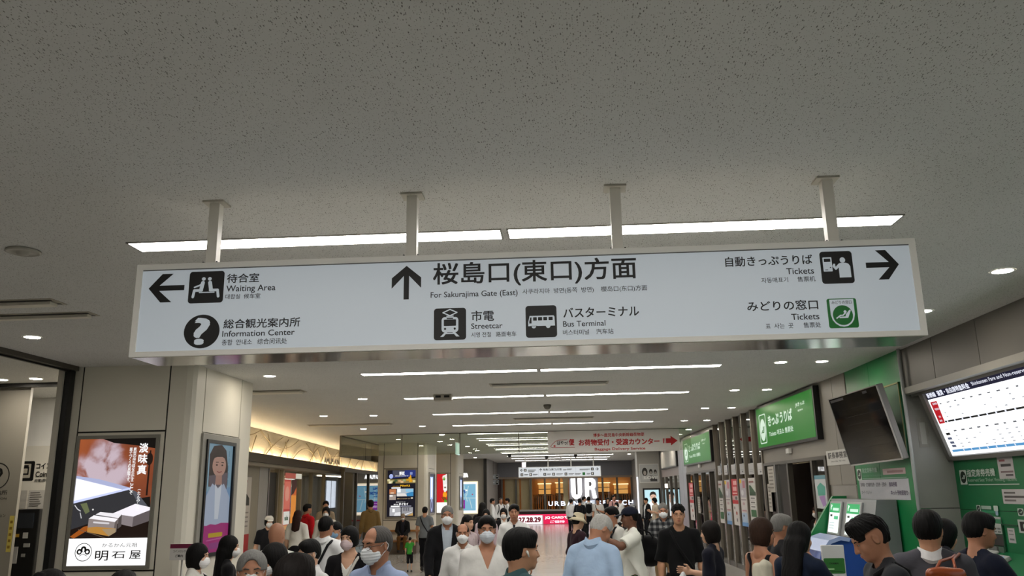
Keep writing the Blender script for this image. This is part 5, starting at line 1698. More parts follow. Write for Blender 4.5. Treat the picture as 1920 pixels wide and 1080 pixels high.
# ---- hotel poster on the second pier
def art_hotel(k, a, b, w, h):
    P = lambda x, y: (a + x * w, b + (1 - y) * h)
    poly = lambda pts, m: k.poly([P(*p) for p in pts], m)
    W = glow('ffffff', 1.1)
    poly([(0, 0), (1, 0), (1, 1), (0, 1)], glow('10101e'))
    poly([(.18, .0), (1, .0), (1, .14), (.18, .17)], glow('27357a')); poly([(.18, .0), (.62, .0), (.5, .14), (.2, .15)], glow('4a4a58'))
    k.disc(*P(.13, .13), .07 * w, glow('aebcf0'), 20, .05 * h)
    poly([(0, .20), (1, .18), (1, .285), (0, .285)], glow('8a7a4a'))
    for x, y, c in ((.05, .21, 'e0d6a0'), (.16, .24, 'c8c890'), (.30, .22, '3f5a3c'), (.44, .23, 'c8a06c'), (.60, .22, 'a0a878'), (.72, .21, 'd09a20'), (.80, .17, 'e0a018'), (.88, .23, 'c89030'), (.95, .24, 'd8c890'), (.1, .26, 'f0e8c0'), (.24, .26, '20301c'), (.52, .25, 'e0b888')):
        k.rect(*P(x - .05, y + .025), *P(x + .05, y - .02), glow(c))
    poly([(.80, .11), (.84, .11), (.87, .26), (.77, .26)], glow('e6a51c'))
    k.text('駅近', *P(.42, .10), *P(.61, .03), W, .03); k.text('ホテルタイセイグループ', *P(.28, .135), *P(.74, .11), W, .02); k.rrect(*P(.80, .10), *P(.89, .045), .01, glow('8a96c8'))
    k.text('ホテルタイセイ', *P(.19, .355), *P(.43, .335), glow('d8a820'), .02); k.text('アネックス', *P(.45, .36), *P(.81, .315), glow('f0b81c', 1.1), .04)
    k.rect(*P(.15, .395), *P(.47, .37), W)
    k.rect(*P(.08, .51), *P(.31, .41), glow('c07a50')); k.rect(*P(.12, .50), *P(.24, .48), glow('f0e0c8')); k.rect(*P(.08, .64), *P(.31, .525), glow('a89a90')); k.rect(*P(.09, .57), *P(.20, .535), glow('f4f0ec'))
    k.rect(*P(.34, .565), *P(.93, .40), glow('b8c4cc')); poly([(.34, .50), (.62, .50), (.72, .565), (.34, .565)], glow('e8e4e0')); poly([(.68, .50), (.93, .46), (.93, .565), (.70, .565)], glow('3a8ac0')); k.rect(*P(.36, .48), *P(.48, .41), glow('f4f6f8', 1.1)); k.rect(*P(.66, .47), *P(.93, .41), glow('8fc8e8'))
    k.text('無料シャトルバスサービス', *P(.36, .625), *P(.82, .605), glow('d8c090'), .02); k.disc(*P(.88, .605), .04 * w, glow('f4e8d0'), 14, .015 * h)
    k.text('駅前ホテル', *P(.32, .695), *P(.66, .68), W, .01); k.text('ホテル', *P(.24, .75), *P(.40, .725), W, .03); k.text('タイセイ', *P(.42, .755), *P(.75, .705), W, .04)
    k.rect(*P(.14, .79), *P(.45, .765), W); k.rect(*P(.47, .785), *P(.86, .765), glow('9090a0'))
    k.rect(*P(.10, .98), *P(.49, .80), glow('b4b4b8')); k.rect(*P(.20, .90), *P(.28, .83), glow('ffffff', 1.2)); poly([(.25, .98), (.30, .91), (.49, .90), (.49, .98)], glow('e8e8ea'))
    k.rect(*P(.52, .98), *P(.92, .80), glow('9c9ca0')); poly([(.52, .97), (.88, .90), (.92, .90), (.60, .98)], glow('f0f0f0')); poly([(.72, .98), (.92, .92), (.92, .98)], glow('c8a060'))
    for x in (.58, .66, .74): k.rect(*P(x, .88), *P(x + .05, .81), glow('6c6c74'))
lightbox('poster_lightbox', front(29.6), -6.415, 1.16, -5.405, 2.755, 'dark backlit hotel poster on the second pier above the seated man', art_hotel, .04, .06, mat('8f8a7e', .4))

def art_bluescreen(k, a, b, w, h):
    k.rect(a, b, a + w, b + h, glow('3d4258', .6)); k.rect(a + .15 * w, b + .35 * h, a + .75 * w, b + .93 * h, glow('b8cfff', .9)); k.rect(a + .35 * w, b + .4 * h, a + .6 * w, b + .9 * h, glow('f2f7ff', 1.0)); k.rect(a + .1 * w, b + .08 * h, a + .9 * w, b + .3 * h, glow('2a3060', .6))
    k.ring(a + .5 * w, b + .2 * h, .12 * w, .22 * w, glow('b8c4f0', .7), 16)
lightbox('advert_screen', leftwall(-5.0), 30.0, 1.25, 31.1, 2.62, 'narrow bluish screen on the side of the second pier', art_bluescreen, .05, .06, M_GREYP, 'screen')
lightbox('advert_screen', leftwall(-5.0), 38.4, 1.25, 39.5, 2.62, 'narrow dim screen on the side of the third pier', art_bluescreen, .05, .06, M_GREYP, 'screen')

# ---- food poster on the third pier
def art_food(k, a, b, w, h):
    P = lambda x, y: (a + x * w, b + (1 - y) * h)
    poly = lambda pts, m: k.poly([P(*p) for p in pts], m)
    k.rect(a, b, a + w, b + h, glow('c01c22', 1.0))
    poly([(.55, .05), (.98, .0), (1, .42), (.72, .50), (.6, .3)], glow('e8e6e0', 1.0)); k.disc(*P(.7, .12), .12 * w, glow('5a9a2c', 1), 16, .05 * h)
    poly([(.62, .28), (.98, .26), (.98, .42), (.62, .42)], glow('f0ece4', 1.1)); k.rect(*P(.70, .37), *P(.90, .33), glow('8a7a68'))
    k.disc(*P(.78, .54), .20 * w, glow('e0941c', 1.1), 22, .08 * h); k.disc(*P(.70, .64), .22 * w, glow('b05a14', 1), 22, .05 * h)
    k.disc(*P(.62, .70), .14 * w, glow('c83020', 1), 18, .05 * h); k.disc(*P(.84, .70), .14 * w, glow('4e9a24', 1.1), 18, .05 * h)
    for q in range(4): k.line([P(.5 + .1 * q, .60), P(.64 + .1 * q, .68)], .02, glow('1c1008'))
    k.text('レストラン街', *P(.5, .12), *P(.97, .075), glow('fff0d8', 1), .03)
    poly([(0, .735), (1, .735), (1, 1), (0, 1)], glow('fbf6ec', 1.1)); k.text('〜 6F', *P(.55, .90), *P(.80, .87), glow('302820'), .02)
lightbox('poster_lightbox', front(38.0), -5.96, 1.08, -5.49, 2.78, 'bright red food poster on the third pier', art_food, .04, .06, mat('a39d90', .4))

# ---- illuminated map on the wall behind, with lit letters over it
def art_map(k, a, b, w, h):
    P = lambda x, y: (a + x * w, b + (1 - y) * h)
    k.rect(a, b, a + w, b + h, glow('fff1dc', 1.5))
    k.rect(a + .04 * w, b + .07 * h, a + .96 * w, b + .95 * h, glow('7fb6d2', .9))
    for x0, y0, x1, y1 in ((.55, .10, .62, .45), (.70, .12, .64, .42), (.60, .44, .66, .62), (.74, .55, .82, .85), (.05, .5, .95, .52), (.3, .1, .32, .9)):
        k.line([P(x0, y0), P(x1, y1)], .022 * w, glow('c6dde0', .9))
    k.disc(*P(.62, .26), .05 * w, glow('f0f4ee', 1), 14, .03 * h); k.disc(*P(.84, .40), .025 * w, glow('b05070'), 10)
    k.text('AMU', *P(.10, .20), *P(.38, .11), glow('1c50a0', .9), .05); k.text('PLAYDAYS', *P(.08, .36), *P(.60, .25), glow('1c50a0', .9), .05); k.text('IN', *P(.20, .44), *P(.34, .39), glow('1c50a0', .9), .05)
    k.rect(*P(.08, .86), *P(.58, .58), glow('8a2aa0', .9)); k.rect(*P(.14, .66), *P(.50, .64), glow('e0b8ec', .9)); k.text('好評開催', *P(.14, .80), *P(.52, .71), glow('f0d8f8', .9), .02)
lightbox('map_board', front(45.0), -6.42, .90, -4.90, 2.47, 'glowing pale blue map board on the grey wall past the third pier', art_map, .06, .05, mat('e8d8b8', emit=1.3), 'map')
t = empty('wall_letters', (-5.9, 44.95, 2.74), 'white lit letters above the glowing map board', 'sign')
k = Ink(front(45.0), .02, .001); k.text('AMU PLAZA', -6.44, 2.74, -5.37, 2.96, mat('ffffff', emit=2.2), .05); k.build('lettering', t)
mb = MB(); mb.box((-6.9, 44.97, .55), (-4.5, 45, .62), mat('a02024', .5)); mb.build('wall_stripe')['kind'] = 'structure'

# ================================================================== shop front with the arched, up-lit frieze
AF = Frame((-8.17, 20.7, 0), (-1.1, 13.1, 0))
def frieze_mat():
    m, nt, b = node_mat('rough_plaster_frieze')
    N, L = nt.nodes, nt.links
    tc = N.new('ShaderNodeTexCoord')
    n = N.new('ShaderNodeTexNoise'); n.inputs['Scale'].default_value = 16; n.inputs['Detail'].default_value = 5
    L.new(tc.outputs['Object'], n.inputs['Vector'])
    bp = N.new('ShaderNodeBump'); bp.inputs['Strength'].default_value = .7; bp.inputs['Distance'].default_value = .018
    L.new(n.outputs['Fac'], bp.inputs['Height']); L.new(bp.outputs[0], b.inputs['Normal'])
    b.inputs['Base Color'].default_value = (*lin('cfc8b8'), 1); b.inputs['Roughness'].default_value = .8
    return m
mb = MB(); mb.fbox(AF, -5.5, 24, 2.98, CEIL, -.25, 0, frieze_mat()); struct('wall_frieze', mb)
mb = MB(); mb.fbox(AF, -5.5, 24, 2.78, 2.95, -.3, .38, mat('3a352d', .5)); mb.fbox(AF, -5.5, 24, 2.95, 3.0, .34, .38, mat('3a352d', .5)); mb.fbox(AF, -5.5, 24, 2.70, 2.78, -.3, .30, mat('a39a88', .5)); struct('beam_shop', mb)
mb = MB(); mb.fbox(AF, -5.2, 23.5, 2.955, 2.97, .05, .12, mat('ffdfae', emit=36.0)); tag(mb.build('light_strip'), 'warm light strip hidden behind the dark beam under the arched frieze', 'lamp')
t = empty('frieze_arches', AF.p(3, 3.0), 'thin curved ribs in arches over the lit plaster frieze', 'ornament')
m_rib = mat('8d8064', .5)
def arch(a0, a1, zt, z0=2.99):
    pts = []
    for i in range(19):
        q = i / 18
        z = z0 + (zt - z0) * (1 - (2 * q - 1) ** 2)
        if z <= CEIL - .01: pts.append(AF.p(a0 + (a1 - a0) * q, z, .03))
        elif len(pts) > 1:
            mb = MB(); mb.tube(pts, .013, m_rib, 6); mb.build('rib', t); pts = []
        else: pts = []
    if len(pts) > 1:
        mb = MB(); mb.tube(pts, .013, m_rib, 6); mb.build('rib', t)
for a0, a1, zt in ((-3.2, 2.6, 4.6), (.42, 4.4, 4.3), (1.7, 8.6, 3.78), (3.3, 9.3, 4.1), (4.8, 8.7, 3.45), (7.2, 11.5, 3.66), (7.6, 10.6, 4.2), (9.0, 13.4, 3.9), (10.7, 16, 3.7), (12.2, 15.6, 3.9), (-6, .6, 3.9), (14.5, 19.5, 3.9), (16, 22, 3.6), (18, 23, 4.0)):
    arch(a0, a1, zt)
def dip(a0, a1, zb):
    mb = MB(); mb.tube([AF.p(a0 + (a1 - a0) * i / 14, zb + (CEIL - .02 - zb) * (2 * i / 14 - 1) ** 2, .03) for i in range(15)], .013, m_rib, 6); mb.build('rib', t)
dip(1.2, 5.6, 3.30); dip(-2.6, 1.3, 3.42); dip(9.6, 13.6, 3.38)
t = empty('shop_letters', AF.p(7.76, 2.98, .36), 'dark shop name letters standing on the beam below the frieze', 'sign')
k = Ink(AF, .42, .001); k.text('AMUPLAZA', 7.76, 3.0, 10.72, 3.22, M_BLACK, .06); k.build('lettering', t)
# under the beam: posts, glass, interior
m_mul = mat('8f8470', .4, metal=.2)
mb = MB()
for a0, a1, m_ in ((-3, 1.45, mat('9a9484', .5)), (1.47, 2.34, mat('a9a9a6', .4)), (2.40, 2.52, M_STEEL), (3.44, 3.52, m_mul), (3.98, 4.10, mat('b5a88e', .4)), (6.35, 6.45, m_mul), (8.0, 8.08, m_mul), (10.1, 10.2, m_mul)):
    mb.fbox(AF, a0, a1, 0, 2.72, -.12, .0, m_)
mb.fbox(AF, 2.5, 3.45, 0, 2.6, -.1, -.06, mat('25241f', .5))
struct('wall_shop_front', mb)
mb = MB(); mb.fbox(AF, 3.5, 13.0, .02, 2.70, -.08, -.06, M_GLASS); struct('window_3', mb)
mb = MB(); mb.fbox(AF, -1, 22, 0, CEIL, -3.4, -3.3, mat('7d735c', .6, var=.2, scale=1.2)); mb.fbox(AF, -3, 20, 2.72, 2.75, -3.3, -.3, mat('7a7261', .6)); struct('wall_shop_rear', mb)
t = empty('shop_poster', AF.p(4.5, .9, -.1), 'tall red lit poster in the shop entrance window', 'poster')
k = Ink(AF, .012, .0008)
k.rect(4.12, .95, 4.92, 2.42, glow('b4443a', .7)); k.rect(4.18, 1.55, 4.86, 2.36, glow('cf6a58', .7)); k.disc(4.5, 2.0, .25, glow('d8907a', .7), 20, .22); k.rect(4.16, 1.10, 4.88, 1.48, glow('d8d6cc', .75)); k.text('nakka', 4.3, 1.22, 4.75, 1.36, glow('3a5a40', .6), .04); k.rect(4.16, .95, 4.88, 1.08, glow('c8935a', .7)); k.build('print', t)
t = empty('shop_poster', AF.p(5.3, .9, -.1), 'orange lit poster right of the red one in the entrance window', 'poster')
k = Ink(AF, .012, .0008)
k.rect(5.02, .95, 5.66, 2.42, glow('3a1a10', .7)); k.rect(5.02, .95, 5.66, 1.95, glow('d8862c', .8)); k.poly([(5.02, 1.95), (5.66, 1.95), (5.66, 2.2), (5.3, 2.0)], glow('c05a20', .8)); k.build('print', t)
t = empty('shop_poster', AF.p(5.2, 2.45, -.1), 'small red and white banner above the two lit posters', 'poster')
k = Ink(AF, .012, .0008); k.rect(4.2, 2.46, 5.5, 2.62, glow('b8594a', .6)); k.rect(5.5, 2.46, 6.3, 2.62, glow('d9d4c2', .7)); k.build('print', t)
for a0, lab in ((11.1, 'left of two tall white glowing panels in the shop entrance'), (12.1, 'right of two tall white glowing panels in the shop entrance')):
    mb = MB(); mb.fbox(AF, a0, a0 + .8, 1.45, 2.48, -.14, -.12, mat('e4ecff', emit=1.5)); mb.fbox(AF, a0 - .04, a0 + .84, 1.4, 2.53, -.2, -.14, M_DARK)
    tag(mb.build('glowing_box'), lab, 'lamp', 'white glowing panels in the shop')
for a0 in (6.9, 7.5):
    mb = MB(); mb.fbox(AF, a0, a0 + .3, .9, 2.3, -.9, -.88, mat('e8dfcc', emit=.9)); mb.fbox(AF, a0 - .05, a0 + .35, .85, 2.35, -1.0, -.9, M_DARK)
    tag(mb.build('glowing_box'), 'narrow cream lit panel in the shop, ' + ('nearer' if a0 < 7 else 'farther'), 'lamp')
for a0 in (1.0, 4.5, 8.0, 11.5):  # lamps added to lift the dark shop interior
    mb = MB(); mb.fbox(AF, a0, a0 + 1.2, 2.69, 2.715, -1.6, -1.45, mat('ffe2b4', emit=45.0)); tag(mb.build('ceiling_light'), ['warm strip added to brighten the shop entrance, nearest', 'warm strip added to brighten the shop entrance, second', 'warm strip added to brighten the shop entrance, third', 'warm strip added to brighten the shop entrance, deepest'][int(a0 / 3.4)], 'ceiling light')
# white poster board with red foot by the near pier
t = empty('poster_board', AF.p(.0, .5, .05), 'white poster board with red foot just right of the near pier', 'poster')
mb = MB(); mb.fbox(AF, -1.0, .60, .50, 2.45, .02, .06, mat('8f8b82', .4)); mb.build('frame', t)
k = Ink(AF, .062, .001); W_ = mat('cdc7c0', .5); k.rect(-.97, .53, .56, 2.42, W_); k.rect(-.97, .53, .56, 1.02, mat('b0101c', .5)); k.poly([(-.3, 1.72), (.45, 1.72), (.42, 1.90), (.2, 2.0), (-.1, 1.96)], mat('2c3026', .5)); k.text('開催中', -.3, 2.26, .2, 2.36, mat('b04050', .5), .02)
for q in range(4): k.rect(-.6, 1.20 + q * .11, .40, 1.235 + q * .11, mat('938d88', .5))
k.build('print', t)
# mirror-like glass run between the second and third piers
mb = MB(); mb.box((-8.21, 30.2, .02), (-8.19, 40, 2.80), glass_mat('storefront_glass', (.55, .55, .52), .16)); struct('window_4', mb)
mb = MB()
for y in (30.2, 32.1, 34.1, 36.5, 39):
    mb.box((-8.25, y - .05, 0), (-8.14, y + .05, 2.80), M_STEELD)
mb.box((-8.3, 30.1, 2.75), (-8.1, 40, 2.88), M_STEELD); mb.box((-11.4, 30, 0), (-11.2, 46, 2.70), mat('8a867c', .6))
struct('window_mullions', mb)
mb = MB(); mb.box((-9.7, 32, 2.66), (-9.5, 38, 2.69), mat('fff0d8', emit=8.0)); tag(mb.build('ceiling_light'), 'strip light added to brighten the room behind the mirror-like glass', 'ceiling light')  # added lamp so the room behind the glass is not black
# bench in front of the second pier
t = empty('bench', (-5.9, 28.6, 0), 'wooden bench in front of the second pier', 'bench')
mb = MB(); mb.box((-6.75, 28.15, .38), (-5.05, 28.75, .44), mat('8a5f38', .45)); mb.build('seat', t, bevel=.01)
mb = MB(); mb.box((-6.70, 28.2, 0), (-5.10, 28.7, .38), mat('5b5148', .6)); mb.build('base', t)
mb = MB(); mb.box((-6.75, 29.45, .66), (-5.05, 29.59, .72), mat('a8743c', .45)); mb.box((-6.7, 29.5, 0), (-6.6, 29.58, .66), mat('5b5148', .6)); mb.box((-5.2, 29.5, 0), (-5.1, 29.58, .66), mat('5b5148', .6))
tag(mb.build('hip_rail'), 'wooden leaning rail along the foot of the second pier', 'rail')

# ================================================================== glowing shop at the end of the concourse
FY = front(52.0)
mb = MB()
mb.box((-5.0, 52, 2.78), (4.2, 52.3, CEIL), mat('75757c', .5, var=.04)); mb.box((-5.0, 51.85, 2.70), (4.2, 52.1, 2.82), mat('8e7f70', .5))
mb.box((-5.0, 51.9, .76), (4.2, 52.3, .86), mat('a7a5a2', .4)); mb.box((-5.0, 52.0, .58), (4.2, 52.3, .76), mat('1c0f10', .5)); mb.box((-5.0, 52.02, 0), (4.2, 52.3, .58), mat('b5b3b1', .4))
struct('wall_far', mb)
mb = MB()
for k_ in range(11):
    x = -5.0 + .885 * k_
    mb.box((x - .06, 51.94, .86), (x + .06, 52.1, 2.72), M_STEELD)
struct('window_posts', mb)
mb = MB(); mb.box((-4.1, 52.03, .86), (4.2, 52.04, 2.70), M_GLASS); struct('window_5', mb)
m_warm = mat('b98a52', .6, var=.25, scale=1.2)
mb = MB(); mb.box((-5, 56.5, 0), (4.4, 56.7, 3.4), m_warm); mb.box((-5.1, 52.3, 0), (-5.0, 56.5, 3.4), m_warm); mb.box((4.3, 52.3, 0), (4.4, 56.5, 3.4), m_warm); mb.box((-5, 52.3, 2.95), (4.4, 56.7, 3.0), mat('c7b79c', .6)); struct('wall_shop_interior', mb)
mb = MB()
for x in (-3.2, -1.9, -.4, .9, 2.2, 3.4):
    for y in (53.2, 54.8):
        mb.box((x - .35, y, 2.92), (x + .35, y + .25, 2.945), mat('ffb45e', emit=7.0))
o = mb.build('shop_ceiling_lamps'); o['kind'] = 'structure'
for x0, x1, lab in ((-3.95, -3.05, 'left beige curtain panel in the glowing shop window'), (-2.95, -2.25, 'right beige curtain panel in the glowing shop window'), (-.35, -.02, 'narrow beige panel left of the huge glowing letters')):
    mb = MB(); mb.box((x0, 52.25, .86), (x1, 52.29, 2.70), mat('c4b08a', .6, var=.05)); tag(mb.build('curtain_panel'), lab, 'curtain')
rr = random.Random(5)
for k_, (x0, x1) in enumerate(((-2.2, -.98), (-.86, -.1), (1.9, 2.8), (2.9, 4.0))):
    lab = ['rack of dark clothes in the shop window, leftmost', 'rack of dark clothes just left of the glowing letters', 'rack of clothes just right of the glowing letters', 'rack of clothes in the shop window, rightmost'][k_]
    t = empty('clothes_rack', ((x0 + x1) / 2, 53.2, .86), lab, 'clothes rack', 'clothes racks in the far shop')
    mb = MB(); mb.tube([(x0, 53.2, 0), (x0, 53.2, 1.72), (x1, 53.2, 1.72), (x1, 53.2, 0)], .02, M_DARK, 6); mb.build('rail', t)
    x = x0 + .08
    while x < x1 - .08:
        c_ = rr.choice(['2a241e', '3a2f24', '1c1a18', '4a3a2a', '5a4630', '33302c', '6a5a44'])
        mb = MB(); hh = rr.uniform(.75, 1.0); mb.prism(Frame((x, 53.2, 0), (0, 1, 0), (0, 0, 1), (1, 0, 0)), [(-.20, 1.68 - hh), (.20, 1.68 - hh), (.22, 1.5), (.05, 1.68), (-.05, 1.68), (-.22, 1.5)], -.035, .035, cloth_mat(c_)); mb.build('garment', t)
        x += rr.uniform(.10, .16)
for x0, x1, z0, z1, lab in ((-2.0, -1.2, 1.75, 2.4, 'glowing display niche behind the left clothes rack'), (-.85, -.1, 1.8, 2.45, 'glowing display niche near the huge letters'), (1.9, 2.7, 1.85, 2.4, 'glowing display niche right of the huge letters'), (3.0, 3.9, 1.7, 2.3, 'glowing display niche at the right end of the shop')):
    mb = MB(); mb.box((x0, 56.3, z0), (x1, 56.45, z1), mat('e8a65a', emit=.8)); mb.box((x0 - .05, 56.2, z0 - .05), (x1 + .05, 56.45, z0), M_DARK); mb.box((x0, 56.2, (z0 + z1) / 2 - .02), (x1, 56.3, (z0 + z1) / 2 + .02), M_DARK); mb.box((x0 - .05, 56.2, z1), (x1 + .05, 56.45, z1 + .05), mat('ffe0a8', emit=2.0))
    tag(mb.build('display_niche'), lab, 'shelf')
# huge letters
t = empty('shop_logo', (.9, 51.9, 1.45), 'huge glowing white two letter logo in the far shop window', 'sign')
mb = MB(); mb.box((.03, 51.98, .86), (1.80, 52.02, 2.70), mat('8f8e94', .45)); mb.build('back_panel', t)
m_logo = mat('ffffff', emit=2.6)
k = Ink(FY, .10, .002)
k.line([(.28, 2.55), (.28, 1.85), (.31, 1.68), (.40, 1.58), (.47, 1.58)], .26, m_logo); k.poly([(.14, 2.68), (.42, 2.68), (.42, 1.6), (.55, 1.6), (.55, 2.68), (.80, 2.68), (.80, 1.85), (.74, 1.62), (.62, 1.48), (.36, 1.48), (.20, 1.62), (.14, 1.85)], m_logo)
k.poly([(1.0, 2.68), (1.0, 1.48), (1.24, 1.48), (1.24, 2.0), (1.38, 2.0), (1.46, 1.48), (1.70, 1.48), (1.60, 1.96), (1.55, 2.04), (1.64, 2.16), (1.66, 2.36), (1.62, 2.56), (1.50, 2.66), (1.36, 2.68)], m_logo)
k.poly([(1.24, 2.46), (1.24, 2.20), (1.34, 2.20), (1.40, 2.26), (1.40, 2.42), (1.34, 2.46)], mat('8f8e94', .45))
k.poly([(.42, 2.70), (.55, 2.70), (.55, 1.72), (.42, 1.72)], mat('8f8e94', .45))
k.build('lettering', t)
t = empty('shop_letters', (1, 51.9, 1.05), 'row of small white lit letters below the huge logo', 'sign')
k = Ink(FY, .06, .001)
x = -1.27
for ch in 'URBAN RESEARCH':
    if ch != ' ':
        k.text(ch, x, 1.06, x + .28, 1.34, mat('dfeaff', emit=1.5), .025)
    x += .385 if ch != ' ' else .25
k.build('lettering', t)
# LED band at the foot
t = empty('led_banner', (-1, 51.9, 0), 'lit pink and white number banner at the foot of the far shop', 'sign')
k = Ink(FY, .10, .002)
k.rect(-4.0, .02, -1.66, .52, glow('f6e8ea', 1.2)); k.rect(-4.0, .52, 1.9, .58, glow('ff3060', 1.1)); k.rect(-1.6, .02, .10, .52, glow('e01a50', 1.0)); k.rect(.15, .02, 1.6, .52, glow('f4dde4', 1.1))
k.text('26.27.28.29', -3.6, .12, -1.75, .42, glow('701828', .8), .04); k.text('JQ CARDで', -1.5, .28, -.1, .46, glow('ffffff', 1.2), .05); k.text('ご優待', -1.2, .06, -.3, .22, glow('ffd8e4', 1.2), .04)
k.build('print', t)
# dark brown door at the far left, with small gold letters
t = empty('entrance_panel', (-4.3, 51.9, 0), 'dark brown entrance panel at the left end of the glowing shop', 'door')
mb = MB(); mb.box((-4.95, 51.88, .3), (-4.15, 51.93, 2.72), mat('2a1612', .5)); mb.box((-4.42, 51.84, .5), (-4.36, 51.88, 2.7), M_STEEL); mb.build('panel', t)
k = Ink(front(51.88), .004, .001); k.text('UR', -4.85, 2.32, -4.60, 2.52, mat('b99a6a', .4), .04); k.build('lettering', t)

# ================================================================== pier with the portrait screen, far right
def art_band(k, a, b, w, h):
    P = lambda x, y: (a + x * w, b + (1 - y) * h)
    k.rect(a, b, a + w, b + h, mat('b9bcbc', .5))
    for x, y, r in ((.27, .42, .13), (.60, .40, .08), (.84, .42, .07)):
        k.disc(*P(x, y), r * w * 1.15, mat('232120', .5), 20, r * h * 1.8); k.disc(*P(x, y + .06), r * w * .6, mat('a9a39c', .5), 16, r * h * 1.0)
        k.rect(*P(x - r * 1.1, .85), *P(x + r * 1.1, y + .22), mat('c8cbca' if x < .5 else '77797a', .5))
    k.rect(*P(.55, .95), *P(.92, .80), mat('38383a', .5)); k.text('LOVE', *P(.22, .82), *P(.95, .66), mat('eef0ee', .5), .05, shear=.2)
lightbox('poster', front(38.0), 3.20, 2.26, 4.02, 3.04, 'grey poster of three faces above the portrait screen', art_band, .02, .02, M_WHITE)
def art_man(k, a, b, w, h):
    P = lambda x, y: (a + x * w, b + (1 - y) * h)
    poly = lambda pts, m: k.poly([P(*p) for p in pts], m)
    e = 1.0
    k.rect(a, b, a + w, b + h, glow('bfe4ec', e))
    poly([(.16, 1), (.20, .56), (.40, .44), (.78, .44), (.96, .56), (1, 1)], glow('eef4f6', 1.1))
    poly([(.48, .36), (.70, .36), (.72, .47), (.59, .54), (.46, .47)], glow('caa08c', e))
    k.disc(*P(.59, .27), .21 * w, glow('d8b29c', e), 24, .14 * h)
    poly([(.36, .28), (.36, .16), (.46, .08), (.62, .06), (.76, .10), (.82, .20), (.81, .28), (.76, .20), (.60, .17), (.44, .20)], glow('2a2422', e))
    for x in (.50, .68): k.disc(*P(x, .265), .03 * w, glow('3a2a24', e), 10, .01 * h)
    k.line([P(.51, .345), P(.59, .36), P(.67, .345)], .02 * w, glow('b0605a', e))
lightbox('advert_screen', front(38.0), 3.36, .80, 3.99, 1.93, 'bright screen showing a smiling dark haired man in white', art_man, .05, .07, M_BLACK, 'screen')
# ================================================================== ticket machines and boards on the right
# ---- back-lit fare board, leaning out at the top
_v = Vector((-.33, 0, .79)).normalized()
BF = Frame((4.88, 11.0, 2.30), (0, -1, 0), _v, Vector((0, -1, 0)).cross(_v))
t = empty('fare_board', BF.p(0, 0), 'large backlit white bullet train fare board leaning out over the machines', 'sign')
fm = mat('66645f', .4)
L_ = 9.0
mb = MB()
mb.fbox(BF, -.12, L_, .845, .90, -.05, .03, fm); mb.fbox(BF, -.12, L_, -.055, .0, -.05, .03, fm)
mb.prism(BF, [(-.12, -.055), (-.03, -.055), (.215, .90), (.10, .90)], -.05, .03, fm)
mb.build('frame', t)
mb = MB(); mb.fbox(BF, -.06, L_, -.05, .86, -.12, -.05, M_GREYD); mb.build('housing', t)
k = Ink(BF, -.01, .00003)
k.poly([(-.06, 0), (L_, 0), (L_, .75), (.13, .75)], mat('fbfdff', emit=1.25))
k.poly([(.13, .75), (L_, .75), (L_, .85), (.16, .85)], mat('10123a', emit=.55))
Wt = mat('eef2ff', emit=.9)
k.text('新幹線  運賃・自由席特急料金', .205, .765, 1.33, .835, Wt, .03)
k.text('Shinkansen Fare and Non-reserved Superexpress Charges', 1.40, .772, 3.35, .828, Wt, .01)
R_ = mat('d01828', emit=.7)
k.poly([(.20, .715), (.385, .715), (.285, .425), (.125, .425)], R_)
k.text('新幹線', .235, .67, .355, .70, Wt, .01); k.text('特急料金', .215, .60, .345, .63, Wt, .01); k.text('合計', .21, .50, .27, .53, Wt, .01); k.text('運賃', .17, .45, .25, .475, Wt, .01)
Kd = mat('23252c', emit=.12)
k.rect(.30, .430, L_ - .1, .452, Kd)
k.rect(.06, .045, L_ - .1, .075, mat('5aa0d8', emit=.8))
Gd = mat('b4b7be', emit=.85)
Gm = mat('7f828a', emit=.5)
rr = random.Random(3)
x = .42
while x < 5.5:
    k.disc(x - .05, .44, .018, Wt, 10); k.disc(x - .05, .06, .014, Wt, 10)
    for b in (.66, .60, .54, .49):
        w_ = rr.uniform(.05, .11)
        if rr.random() < (.85 if b > .65 else .45): k.rect(x, b + rr.uniform(.0, .004), x + w_ * (.8 if b > .65 else .6), b + .016, Gd if b < .65 else Gm)
    k.rect(x - .03, .303, x - .03 + rr.uniform(.05, .10), .320, Gm)
    for b in (.24, .19, .14, .10):
        if rr.random() < .85: k.rect(x - .05, b, x - .05 + rr.uniform(.03, .07), b + .012, Gd)
    x += .20
k.rect(.14, .34, .30, .345, Gd); k.rect(.16, .27, .27, .30, Kd)
for b in (.21, .155, .11): k.rect(.14, b, .25, b + .03, mat('6f7896', emit=.5))
k.build('print', t)

GW = rightwall(4.95)
MG = mat('b9c7bd', .5)
def seat_card(k, a0, b0, a1, b1):
    k.rrect(a0, b0, a1, b1, .01, MG); k.disc((a0 + a1) / 2, (b0 + b1) / 2, .42 * (a1 - a0), mat('12281c', .5), 24, .42 * (b1 - b0))
    pict('seat', Box2(k, a0 + .1 * (a1 - a0), b0 + .12 * (b1 - b0), a1 - .05 * (a1 - a0), b1 - .1 * (b1 - b0)), MG, MG)
t = empty('wall_sign', (4.94, 10.3, 1.9), 'green reserved seat machine sign under the fare board', 'sign')
k = Ink(GW, .003, .001)
seat_card(k, -11.02, 1.945, -10.84, 2.12)
k.text('指定席券売機', -10.81, 2.035, -10.12, 2.125, MG, .02); k.text('Reserved Seat Ticket Vending Machine', -10.80, 1.965, -9.66, 2.015, mat('9db5a4', .5), .0); k.rect(-10.80, 1.935, -9.62, 1.945, MG)
k.build('lettering', t)
